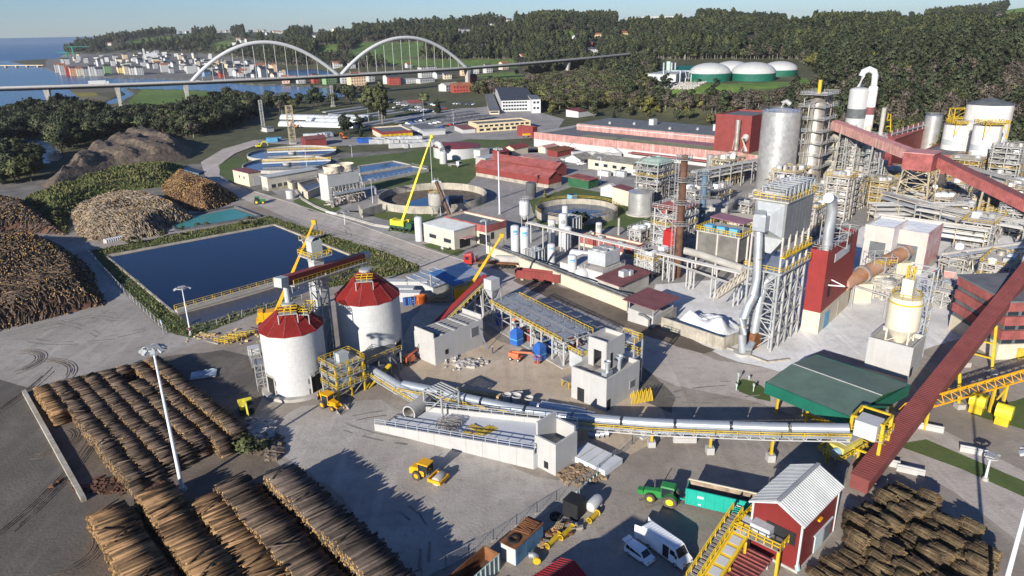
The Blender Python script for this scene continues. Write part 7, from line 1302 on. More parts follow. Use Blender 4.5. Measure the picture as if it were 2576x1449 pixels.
def heap(label,poly,hmax,n,ll,bark,seed,dirn,endface=None):
 W=[at(x,y)[:2] for x,y in poly]; W=np.array(W); g=np.random.default_rng(seed); lo=W.min(0); hi=W.max(0)
 c=g.uniform(lo,hi,(n*4,2)); c=c[inpoly(c[:,0],c[:,1],[tuple(w) for w in W])][:n]
 def hf(c):
  e=np.full(len(c),1e9)
  for i in range(len(W)):
   p,q=W[i],W[(i+1)%len(W)]; d=q-p; t=np.clip(((c-p)@d)/(d@d),0,1); e=np.minimum(e,np.hypot(*(c-p-t[:,None]*d).T))
  return np.minimum(e*.85,hmax*(.75+.5*vnoise(c[:,0],c[:,1],11,seed)))
 z=hf(c); ang=dirn+g.normal(0,.38,len(c))+ (vnoise(c[:,0],c[:,1],9,seed+2)-.5)*1.6; e=.6; gx=(hf(c+[e,0])-hf(c-[e,0]))/(2*e); gy=(hf(c+[0,e])-hf(c-[0,e]))/(2*e); l=ll*g.uniform(.7,1.1,len(c))
 d=np.stack([np.cos(ang),np.sin(ang),gx*np.cos(ang)+gy*np.sin(ang)+g.normal(0,.22,len(c))],1); d/=NRM(d,axis=1)[:,None]; P=np.concatenate([c,z[:,None]+g.uniform(-.25,.3,(len(c),1))],1); A=np.array([W[:,0].mean(),W[:,1].mean(),0])
 T=thing('log_heap',label,'log heap',A); o,_,_=mound('core','','',poly,lambda X,Yv,ee:np.minimum(ee*.85,hmax*(.75+.5*vnoise(X,Yv,11,seed)))-.35,'rust_dark',60); o.parent=T; o.matrix_parent_inverse=Matrix.Translation(-Vector(A)); o.name='heap_core'
 me=logmesh('logs',P-d*l[:,None]/2-A,P+d*l[:,None]/2-A,g.uniform(.11,.2,len(c)),(bark,'log_end')); o=bpy.data.objects.new('heaped_logs',me); COL.objects.link(o); o.parent=T; o['kind']='stuff'; return T
heap('huge tumbled heap of grey and golden logs beside the blue lagoon track',[(-260,640),(-60,612),(60,605),(150,618),(225,670),(268,765),(150,795),(0,832),(-260,880)],4.6,7000,2.5,'bark',7,2.3); heap('dark log heap farther back beside the overgrown bank',[(-200,560),(-60,520),(0,508),(90,520),(150,575),(165,592),(60,585),(-100,605)],5.0,3000,2.5,'bark_grey',8,1.2)
heap('broad pale heap of weathered pulp logs behind the turquoise pond',[(172,540),(230,520),(330,498),(400,505),(470,530),(490,552),(430,572),(400,592),(330,605),(225,606),(195,590)],5.0,5200,2.5,'bark_pale',9,2.4); heap('fresh orange log heap by the road bend',[(405,470),(440,455),(470,448),(520,462),(592,490),(600,500),(560,520),(520,535),(470,530),(420,505)],7.0,3600,2.2,'bark_tan',10,2.2)
tag(XB(at(62,990)+V(0,0,.4),at(212,1262)+V(0,0,.4),.7,.8).o('kerb_beam','conc_old'),'long low concrete kerb beam along the muddy track','kerb')
# ------------------------------------------------ concrete silos
def silo(x,y,w,yt,label,name='ash_silo',rows=12,cols=30,rise=.36,door=()):
 c,r,h=cylfit(x,y,w,yt); T=thing(name,label,'silo',c); n=12; a=math.atan2(-c[1],-c[0]); z0=.6
 XL([(r+1.1,0),(r+1.1,.6),(.01,.6)],n=48).o('base_ring','conc',T); XL([(r-.12,z0),(r-.12,h)],n=60).o('core','conc_new',T)
 pm=B(); da=2*PI/cols; hh=(h-z0)/rows; e=.001; k=5
 vs=[]
 for i in range(k):
  t=-da/2+e+(da-2*e)*i/(k-1); vs+=[(r*cos(t),r*sin(t),.007),(r*cos(t),r*sin(t),hh-.007),((r-.12)*cos(t),(r-.12)*sin(t),.007),((r-.12)*cos(t),(r-.12)*sin(t),hh-.007)]
 fs=[]
 for i in range(k-1): b=i*4; fs+=[(b,b+4,b+5,b+1),(b+1,b+5,b+7,b+3),(b,b+2,b+6,b+4)]
 me=pm.add(vs,fs).mesh('panel','silo_conc')
 dr=[]
 for (off,wd,za,zb) in door: dr.append((a+off,wd,za,zb))
 for j in range(rows):
  for i in range(cols):
   t=(i+.5*(j%2))*da; z=z0+j*hh
   if any(abs((t-da0+PI)%(2*PI)-PI)<wd/r*.5+da*.1 and z<zb-hh*.4 for da0,wd,za,zb in dr): continue
   part(me,'panel',T,(0,0,z),t)
 for da0,wd,za,zb in dr:
  XL([(r-.1,z0),(r-.09,z0),(r-.09,zb),(r-.1,zb)],n=6,a0=da0-wd/r/2,a1=da0+wd/r/2).o('doorway','black',T); q=B()
  for s in (-1,1): t=da0+s*wd/r/2; q.bar(((r+.02)*cos(t),(r+.02)*sin(t),z0),((r+.02)*cos(t),(r+.02)*sin(t),zb),.22)
  q.bar(((r+.02)*cos(da0-wd/r/2),(r+.02)*sin(da0-wd/r/2),zb),((r+.02)*cos(da0+wd/r/2),(r+.02)*sin(da0+wd/r/2),zb),.22); q.o('door_frame','conc',T)
 R=r+.25; zt=h+2*r*rise; off=a+PI/12
 for i in range(n):
  t0,t1=off+2*PI*i/n,off+2*PI*(i+1)/n; p0,p1=V(R*cos(t0),R*sin(t0),h-.05),V(R*cos(t1),R*sin(t1),h-.05); rt=1.0; q0,q1=V(rt*cos(t0),rt*sin(t0),zt),V(rt*cos(t1),rt*sin(t1),zt); s=XA([p0,p1,q1,q0,p0-V(0,0,.15),p1-V(0,0,.15),q1-V(0,0,.15),q0-V(0,0,.15)],[(0,1,2,3),(4,7,6,5),(0,4,5,1)])
  kk=14; nn=np.cross(p1-p0,q0-p0); nn/=NRM(nn)
  for j in range(kk):
   f=(j+.5)/kk; bpt=p0+(p1-p0)*f; ff=1-abs(2*f-1); mid=(q0+q1)/2; tpt=bpt+(mid-(p0+p1)/2)*min(.985,ff*(1-rt/R)+rt/R*.0+ff*rt/R); s.bar(bpt+nn*.03,tpt+nn*.03,.12,.07)
  s.o('roof_segment','roof_red',T)
  XB(p0+V(0,0,.05),q0+V(0,0,.05),.22,.1).o('hip_flashing','red',T)
 XL([(1.25,zt-.2),(1.25,zt+.35),(.01,zt+.45)],n=20).o('roof_cap','struct',T)
 def platform(t,f,wd,dp):
  ca,sa=cos(t),sin(t); rr=R*(1-f); z=h+(zt-h)*f+1.2; P=lambda s,o:(ca*(rr+o)-sa*s,sa*(rr+o)+ca*s,z); XA([P(-wd,-dp),P(wd,-dp),P(wd,dp),P(-wd,dp)]+[tuple(V(*P(*q))-V(0,0,.15)) for q in ((-wd,-dp),(wd,-dp),(wd,dp),(-wd,dp))],[(0,1,2,3),(7,6,5,4),(0,4,5,1),(1,5,6,2),(2,6,7,3),(3,7,4,0)]).o('roof_platform','struct',T); XR([P(-wd,-dp),P(-wd,dp),P(wd,dp),P(wd,-dp)],1.1,1.1,.11,closed=1).o('platform_railing','yellow',T)
  for s in (-wd,wd):
   p=P(s,dp); XB((p[0],p[1],z-1.9),p,.16).o('platform_leg','struct',T)
 platform(a-.1,.55,1.7,.8); T['_d']=(r,zt,h); return T,platform,a
mat('silo_conc',(.5,.495,.48),.75,var=.05,dirt=((.58,.55,.49),.35)); mat('roof_red',(.25,.022,.018),.55,var=.12)
S1,pf1,a1=silo(757,1004,150,846,'smaller white panelled concrete silo with red ribbed roof',door=((.62,2.6,0,4.2),(-1.05,2.6,0,4.2))); pf1(a1+1.2,.42,2.2,.9)
for o in KIDS(S1):
 pass
S2,pf2,a2=silo(941,924,158,768,'larger white panelled concrete silo with red ribbed roof',rows=11,rise=.40,door=((1.0,2.4,0,4.0),))
r1,zt1,h1=dims(S1); XL([(r1+.004,h1*.30),(r1+.03,h1*.30),(r1+.03,h1*.37),(r1+.004,h1*.37)],n=4,a0=a1+.42,a1=a1+.56).o('hatch','grey_paint',S1)
def elevator():
 P=at(824,905); h=hgt(P,640); T=thing('bucket_elevator','tall pale grey bucket elevator shaft between the silos','elevator',P,VD); X0(-1.1,1.1,-1.1,1.1,0,h).o('shaft','grey_light',T)
 for k in range(9): X0(-1.2,1.2,-1.2,1.2,h*(k+.5)/9-.1,h*(k+.5)/9+.1).o('stiffener','struct',T)
 X0(-2.4,2.4,-2.4,2.4,h-.25,h).o('head_platform','struct',T); XR([(-2.4,-2.4,h),(2.4,-2.4,h),(2.4,2.4,h),(-2.4,2.4,h)],1.1,1.2,.12,closed=1).o('railing','yellow',T); X0(-1.2,1.2,-1.0,1.0,h,h+3).o('head_box','grey_light',T); b=XL([(1.1,-1.0),(1.1,1.0)],n=16); b.v=[(x,z,y+h+2.6) for x,y,z in b.v]; b.o('head_drum','struct',T); X0(1.2,2.0,-.4,.4,h+.6,h+1.4).o('motor','blue_lt',T)
 c1=V(*S1.location); c2=V(*S2.location); z=h-5.2; a=V(c1[0],c1[1],z)+(c1-c2)*V(1,1,0)*.12; b_=V(c2[0],c2[1],z)+(c2-c1)*V(1,1,0)*.45
 a=onray(718,716,hyp(c1[0],c1[1])+1.5); b_=onray(912,655,hyp(c2[0],c2[1])+9); T=thing('silo_top_conveyor','red covered drag conveyor on a white bridge above both silos','conveyor',V(a[0],a[1],0)); d=b_-a; n=np.cross(d/NRM(d),(0,0,1.)); n/=NRM(n)
 XB(a+V(0,0,.9),b_+V(0,0,.9),1.5,1.5).o('casing','red_bright',T,W=1); XB(a+V(0,0,-.1)+n*.9,b_+V(0,0,-.1)+n*.9,2.6,.2).o('walkway','struct',T,W=1); XR([a+n*2.1,b_+n*2.1],1.1,1.3,.11).o('railing','yellow',T,W=1)
 XB(a+d*-.0+V(0,0,.8)-d/NRM(d)*1.9,a+V(0,0,.8),1.9,1.8).o('drive_head','grey_light',T,W=1); XB(b_+V(0,0,.8)+d/NRM(d)*1.9,b_+V(0,0,.8),1.7,1.6).o('tail_head','grey_light',T,W=1); XC(a+V(0,0,.2),V(c1[0],c1[1],zt1),.5,n=10).o('chute','grey_light',T,W=1)
 q=B()
 for f in (.32,.42): p=a+d*f; q.bar(V(p[0],p[1],0)+n*1.5,p+n*1.5,.3).bar(V(p[0],p[1],0)-n*1.,p-n*1.,.3)
 p,r=a+d*.32,a+d*.42
 for k in range(6):
  z0,z1=p[2]*k/6,p[2]*(k+1)/6; q.bar(V(p[0],p[1],z0)+n*1.5,V(r[0],r[1],z1)+n*1.5,.16).bar(V(r[0],r[1],z0)-n*1,V(p[0],p[1],z1)-n*1.,.16).bar(V(p[0],p[1],z1)+n*1.5,V(p[0],p[1],z1)-n,.18).bar(V(r[0],r[1],z1)+n*1.5,V(r[0],r[1],z1)-n,.18)
 q.o('support_tower','struct',T,W=1); q=B()
 L=NRM(d); k=int(L/1.8)
 for i in range(k): p=a+d*i/k-V(0,0,.2)+n*1.5; r=a+d*(i+1)/k-V(0,0,.2)+n*1.5; q.bar(p,r-V(0,0,1.2),.1).bar(p-V(0,0,1.2),r-V(0,0,1.2),.14).bar(p,p-V(0,0,1.2),.1)
 q.o('truss','struct',T,W=1)
mat('grey_light',(.40,.415,.40),.6,var=.06); elevator()
# ------------------------------------------------ tube conveyors
def tubeconv(label,pts,r,segs,truss='white',posts=(),name='tube_conveyor',gap=.35,rail=True):
 """galvanised half-round covers in lengths over a lattice girder on yellow posts"""
 pts=[V(*p) for p in pts]; T=thing(name,label,'conveyor',pts[0]*V(1,1,0)); cum=[0]
 for p,q in zip(pts[:-1],pts[1:]): cum.append(cum[-1]+NRM(q-p))
 def pos(s):
  for i in range(len(pts)-1):
   if s<=cum[i+1]+1e-6: return pts[i]+(pts[i+1]-pts[i])*(s-cum[i])/(cum[i+1]-cum[i])
  return pts[-1]
 L=cum[-1]; sl=L/segs; rg=B()
 for i in range(segs):
  m=[pos(s) for s in np.linspace(i*sl+gap/2,(i+1)*sl-gap/2,4)]; o=XT(m,r,16).o('cover_length','galv_new',T,W=1)
 k=int(L/2.0); q=B(); dz=V(0,0,r+.9)
 for i in range(k):
  p,w=pos(L*i/k),pos(L*(i+1)/k); d=w-p; n=np.cross(d,(0,0,1.)); n/=NRM(n)
  for s in (-1,1):
   o=n*s*r*.95; lo=V(0,0,-r*.5); q.bar(p+o+lo,w+o+lo,.14).bar(p+o-dz,w+o-dz,.14).bar(p+o+lo,w+o-dz,.09).bar(p+o-dz,p+o+lo,.09)
  q.bar(p+n*r-dz,p-n*r-dz,.09)
 q.o('girder',truss,T,W=1)
 if rail:
  R=[pos(s) for s in np.linspace(0,L,max(3,int(L/8)))]; d=R[-1]-R[0]; n=np.cross(d,(0,0,1.)); n/=NRM(n);
  if n[1]>0: n=-n
  XR([p+n*(r+.9)-V(0,0,r*.8) for p in R],.75,3.0,.10).o('walkway_railing','yellow',T,W=1); q=B()
  for p,w in zip(R[:-1],R[1:]): q.bar(p+n*(r+.5)-V(0,0,r*.9),w+n*(r+.5)-V(0,0,r*.9),.9,.08)
  q.o('walkway','galv',T,W=1)
 for s in posts:
  p=pos(L*s); z=p[2]-r-.9
  if z<.6: X0(p[0]-.8,p[0]+.8,p[1]-.5,p[1]+.5,0,max(.3,z)).o('plinth','conc_new',T,W=1); continue
  base=min(1.2,z*.4); X0(p[0]-.6,p[0]+.6,p[1]-.6,p[1]+.6,0,base).o('plinth','conc_new',T,W=1); XB((p[0],p[1],base),(p[0],p[1],z),.38).o('post','yellow',T,W=1)
 return T
P=at(1095,1040); a=onray(868,888,135.5); b=onray(1092,1022,116.5); tubeconv('galvanised tube conveyor descending steeply from the silo frame',[a,b],.72,9,'white',(.12,.35,.62,.85),gap=.04)
tubeconv('very long galvanised tube conveyor sweeping past the white cube to the yellow tower',[at(1012,967,1.8),at(1119,989,1.9),at(1219,1012,2.0),at(1288,1027,2.1),at(1438,1050,2.6),at(1638,1065,4.2),at(1930,1076,5.8),at(2140,1079,7.2)],  .84,9,'white',(.1,.16,.24,.31,.37,.43,.5,.62,.74,.86),gap=.5)
T=thing('transfer_station','open grey steel frame where the two tube conveyors meet','frame',at(1113,1040),VD); XG(-2,2,-2.4,2.4,0,4.6,1,1,1,.3).o('frame','struct',T)
for k in range(7): XB((-2+k*.67,-2.4,4.7),(-2+k*.67,2.4,4.7),.16).o('slat','struct',T)
T=thing('discharge_tower','yellow and grey steel discharge tower at the head of the tube conveyor','tower',at(868,985),VD); XG(-3,3,-2.4,2.4,0,6.6,2,1,3,.24).o('frame','struct',T)
for k,z in enumerate((2.3,4.4,6.6)): X0(-3.3,3.3,-2.7,2.7,z-.12,z).o('floor','galv',T); XR([(-3.3,-2.7,z),(3.3,-2.7,z),(3.3,2.7,z),(-3.3,2.7,z)],1.0,1.4,.08,closed=1).o('railing','yellow',T)
for x,y in ((-3,-2.4),(3,-2.4),(0,-2.4)): XB((x,y,0),(x,y,7.2),.3).o('column','yellow',T)
XB((3.8,-2,0),(9.5,-2,2.9),1.0,.2).o('stair','yellow',T); X0(-1,1,-.9,.9,6.6,8.4).o('hopper','grey_light',T); X0(3.9,9,-1,4.5,2.7,2.9).o('side_deck','galv',T)
for x in (5,8.4): X0(x-.7,x+.7,-1,.4,0,2.7).o('plinth','conc_new',T)
T=thing('silo_discharge_frame','dark steel frame and deck against the larger silo foot','frame',at(940,960),VD); XG(-1,7,0,5,0,4.2,3,1,1,.22).o('frame','struct',T); X0(-1.2,7.2,-.2,5.2,4.2,4.4).o('deck','grey_dark',T); XR([(-1.2,-.2,4.4),(7.2,-.2,4.4)],w=.09).o('railing','yellow_old',T)
# ------------------------------------------------ new concrete buildings
A,h,LR,LL=fit(1096,920,851,1041,1214); T=thing('roofless_building','new white concrete building with open beam roof','building',A,VD); t=.25
for k in range(4): X0(LR*k/4+.01,LR*(k+1)/4-.01,0,t,0,h*.97).o('wall_panel','conc_new',T); X0(LR*k/4+.01,LR*(k+1)/4-.01,LL-t,LL,0,h*.97).o('wall_panel','conc_new',T)
for k in range(3): X0(0,t,t+(LL-2*t)*k/3+.01,t+(LL-2*t)*(k+1)/3-.01,0,h*1.15).o('wall_panel','conc_new',T); X0(LR-t,LR,t+(LL-2*t)*k/3+.01,t+(LL-2*t)*(k+1)/3-.01,0,h*1.15).o('wall_panel','conc_new',T)
for k in range(5): X0(t+.01,LR-t-.01,LL*(k+.7)/5.6-.12,LL*(k+.7)/5.6+.12,h*.78,h*.95).o('roof_beam','conc_new',T)
for k in range(8): X0(LR*(k+.5)/8-.3,LR*(k+.5)/8+.3,t+.02,LL-t-.02,h*.955,h*.985).o('roof_slat','conc_new',T) if k%2 else None
X0(t,LR-t,t,LL-t,.02,.1).o('floor','conc',T); window(T,'R',LR*.74,LR*.9,h*.45,h*.82,LR,LL,'grey_dark','conc_new'); window(T,'R',LR*.2,LR*.26,h*.25,h*.42,LR,LL,'black'); XA([(LR*.9,-2.4,0),(LR*.93,-2.4,0),(LR*.93,-.1,h*.7),(LR*.9,-.1,h*.7)],[(0,1,2,3)]).o('ladder','galv',T)
T=bldg('filter_building','new white concrete cube building with raised penthouse','building',1524,1035,955,1438,1610,'conc_new','conc','par',par=.9,wins=(('L',.62,.82,.0,.42,1,1.6,'black'),('R',.02,.12,0,.33,1,1.0,'black'),('R',.68,.88,.25,.5,1,1.7,'grey_dark','conc_new'))); LR,LL,h=dims(T); z=h-.9
x0,x1,y0,y1=LR*.42,LR*.95,LL*.4,LL*.97; t=.25; hp=5.6
for (a,b,c,d) in ((x0,x0+t,y0,y0+LL*.16),(x0,x0+t,y1-LL*.18,y1),(x0,x1,y0,y0+t),(x0,x1,y1-t,y1),(x1-t,x1,y0+t,y1-t)): X0(a,b,c,d,z,z+hp).o('penthouse_wall','conc_new',T)
X0(x0,x0+t,y0+LL*.16,y1-LL*.18,z+hp*.62,z+hp).o('penthouse_lintel','conc_new',T); X0(x0+t,x1-t,y0+t,y1-t,z+hp-1.0,z+hp-.8).o('penthouse_roof','conc',T); X0(x0+LR*.1,x0+LR*.16,y0-.06,y0,z,z+hp*.55).o('penthouse_door','black',T)
X0(LR*.12,LR*.3,LL*.12,LL*.26,z,z+1.2).o('roof_fan_box','galv',T); XL([(.35,z+1.2),(.35,z+3),(.6,z+3),(.6,z+3.3)],(LR*.2,LL*.18,0),14).o('exhaust_pipe','galv',T); XL([(.4,z),(.4,z+2.4),(.65,z+2.4),(.65,z+2.8)],(LR*.6,LL*.22,0),14).o('vent_pipe','galv',T); X0(LR*.2,LR*.42,LL*.6,LL*.75,z+.01,z+.2).o('hatch_grating','steel_dirty',T)
XG(LR+.3,LR+3.0,LL*.2,LL*.75,0,h*1.45,1,1,3,.26,br=False).o('stair_frame','galv',T)
for k in range(3): X0(LR+.3,LR+3,LL*.2,LL*.75,h*.48*(k+1)-.12,h*.48*(k+1)).o('stair_landing','galv',T); XR([(LR+.3,LL*.2,h*.48*(k+1)),(LR+3,LL*.2,h*.48*(k+1)),(LR+3,LL*.75,h*.48*(k+1))],1.1,1.1,.11).o('stair_railing','yellow',T)
def screens():
 A=at(1418,922); Bq=at(1240,818); d=(Bq-A); L=NRM(d); rz=math.atan2(d[1],d[0]); T=thing('cooler_structure','long steel frame carrying a row of grated roof coolers with yellow rails','structure',A,rz); W=7.0; h=5.4; g=RR(4)
 nx=7
 for i in range(nx+1):
  for y in (0,-W/2,-W): XB((L*i/nx,y,0),(L*i/nx,y,h),.26).o('column','white',T)
 for z in (2.7,h):
  for y in (0,-W/2,-W): XB((0,y,z),(L,y,z),.22).o('beam','struct',T)
  for i in range(nx+1): XB((L*i/nx,0,z),(L*i/nx,-W,z),.22).o('beam','struct',T)
 for i in range(0,nx,2):
  for y in (0,-W): XB((L*i/nx,y,0),(L*(i+1)/nx,y,h),.14).o('brace','struct',T)
 for i in range(nx):
  for y in (-W*.5+.3,-W+.4):
   q=B(); x0,x1=L*i/nx+.25,L*(i+1)/nx-.25; wd=W/2-.7; q.bar((x0,y,h+.3),(x1,y,h+.3),.12).bar((x0,y+wd,h+.3),(x1,y+wd,h+.3),.12)
   for k in range(7): xx=x0+(x1-x0)*k/6; q.bar((xx,y,h+.35),(xx,y,h+1.3),.07).bar((xx,y+wd,h+.35),(xx,y+wd,h+1.3),.07).bar((xx,y,h+1.3),(xx,y+wd,h+1.3),.07)
   q.o('cooler_grid','galv',T); [X0(x0+.3+k*(x1-x0-.4)/3,x0+.3+(k+.7)*(x1-x0-.4)/3,y+.4,y+wd-.4,h+.36,h+.6).o('cooler_cassette','glassy',T) for k in range(3)]
 for y in (.6,-W-.6): XR([(0,y,h),(L,y,h)],1.1,1.4,.11).o('railing','yellow',T)
 X0(-4.5,-.3,-W,-1,3.2,3.5).b0(-4.4,-.4,-W+.1,-1.1,0,3.2).o('end_hopper','grey_paint',T); XR([(-4.5,-W,3.5),(-4.5,-1,3.5),(-.3,-1,3.5)],1.1,1.2,.11).o('end_railing','yellow',T)
 for i in range(nx):
  for k in range(3): x=L*(i+g.uniform(.1,.9))/nx; y=g.uniform(-W+.8,-.8); m=g.choice(['struct','orange','blue','galv','red','grey_paint']); q=B(); (q.lathe([(.8,.1),(.8,2.2),(.3,2.8)],(x,y,0),14) if g.random()<.5 else q.b0(x-.9,x+.9,y-.7,y+.7,.1,g.uniform(1.4,3))); q.o('machine',m,T)
 for k in range(5): y=-1-k*1.5; XT([(0,y,4.2+.3*(k%2)),(L,y,4.2+.3*(k%2))],.22,6).o('pipe',('struct','galv','orange')[k%3],T)
 X0(-1,L+1,-W-1,1,.02,.2).o('slab','conc',T)
 for x,y in ((1300,868),(1357,906)): P=at(x,y); U=thing('dust_collector','bright blue upright machine at the foot of the steel frame','machine',P,VD,'blue machines by the frame'); X0(-1,1,-1,1,.3,3.2).add([(-1,-1,3.2),(1,-1,3.2),(1,1,3.2),(-1,1,3.2),(-.4,-.4,4.0),(.4,-.4,4.0),(.4,.4,4.0),(-.4,.4,4.0)],[(0,1,5,4),(1,2,6,5),(2,3,7,6),(3,0,4,7),(4,5,6,7)]).o('body','blue',U); X0(-1.05,1.05,-1.05,1.05,1.5,1.7).o('rib','blue_lt',U)
mat('glassy',(.5,.53,.56),.3,.6,var=.15); screens()
a=at(1085,845)+V(0,0,1.0); b=at(1225,790)+V(0,0,9.0); T=gallery('incline_conveyor','red-topped inclined conveyor with yellow railed truss rising behind the white building',a,b,1.4,.9,'red_bright','struct',((.5,'struct'),(.85,'struct'))); d=b-a; n=np.cross(d/NRM(d),(0,0,1.)); n/=NRM(n);
q=B()
for i in range(14): p=a+d*i/14+n*1.0; w=a+d*(i+1)/14+n*1.0; q.bar(p,w-V(0,0,1.4),.12).bar(p-V(0,0,1.4),w-V(0,0,1.4),.16).bar(p,w,.16)
q.o('truss','white',T,W=1); XR([a+n*1.7,b+n*1.7],1.1,1.4,.11).o('railing','yellow',T,W=1); P=at(1240,805);
T=thing('head_chute','white head chute house on legs at the top of the incline','chute',P,VD); XG(-1.5,1.5,-1.5,1.5,0,8,1,1,2,.25).o('legs_frame','struct',T); X0(-1.4,1.4,-1.2,1.2,8,10.5).add([(-1.4,-1.2,8),(1.4,-1.2,8),(1.4,1.2,8),(-1.4,1.2,8),(-.5,-.4,5.8),(.5,-.4,5.8),(.5,.4,5.8),(-.5,.4,5.8)],[(0,4,5,1),(1,5,6,2),(2,6,7,3),(3,7,4,0)]).o('chute_box','white',T)
def site():
 A=at(1140,760); T=thing('blue_canopy','blue and grey sheet roof on steel posts beside the site cabins','canopy',A,VD)
 for i,(x0,x1) in enumerate(((0,3.95),(4.05,7.95),(8.05,12))): XA([(x0,0,4.2),(x1,0,4.2),(x1,9,5.6),(x0,9,5.6),(x0,0,4.4),(x1,0,4.4),(x1,9,5.8),(x0,9,5.8)],[(3,2,1,0),(4,5,6,7),(0,1,5,4),(1,2,6,5),(2,3,7,6),(3,0,4,7)]).o('roof_sheet',('blue_roof','galv','galv')[i],T)
 for x in (.3,6,11.7):
  for y in (.3,8.7): XB((x,y,0),(x,y,4.3 if y<1 else 5.6),.3).o('post','struct',T)
 A=at(1090,742); T=bldg('ribbed_roof_office','low site office with pale ribbed metal roof beside blue canopy','office',1090,742,724,1026,1160,'white','galv','mono',rise=.6,over=.3); LR,LL,h=dims(T)
 for k in range(5): XB((-.3+LR*k/4,-.3,h+.28),(-.3+LR*k/4,LL+.3,h+.9),.16,.12).o('roof_rib','struct',T)
 for i,(x,y,l) in enumerate(((1015,745,'white site cabin beside the larger silo'),(1030,757,'white site cabin with grey roof next to the orange tarpaulin'),(1050,728,'white site cabin behind the ribbed roof office'),(1000,728,'small white site cabin at the lagoon corner'))): container(at(x,y),VD-.9,'white',l,None)
 T=thing('tarpaulin_stack','stack under an orange tarpaulin beside the site cabin','tarpaulin',at(1058,760),VD); XA([(-1.6,-1.2,0),(1.6,-1.2,0),(1.6,1.2,0),(-1.6,1.2,0),(-1.4,-1,1.8),(1.2,-1.1,2.0),(1.4,1,1.7),(-1.3,1.1,2.1),(0,0,2.3)],[(0,1,5,4),(1,2,6,5),(2,3,7,6),(3,0,4,7),(4,5,8),(5,6,8),(6,7,8),(7,4,8)]).o('sheet','orange',T)
 for k in range(6): tag(X0(-.35,.35,-.35,.35,0,2.0).o('gas_rack' if k%2 else 'gas_rack',('blue','black','blue')[k%3]),'narrow gas bottle rack beside the orange tarpaulin','rack','gas bottle racks').location=tuple(at(1018+k*5,768-k*.6))
 T=thing('timber_pile','loose pile of sawn timber and pallets under the blue canopy edge','timber',at(1104,758),.4); g=RR(1); q=B()
 for i in range(30): q.box((g.uniform(-2,2),g.uniform(-1.2,1.2),.1+i*.05),(2.4,.25,.12),g.uniform(-.6,.6))
 q.o('boards','plank',T,smooth=False,kind='stuff')
site()
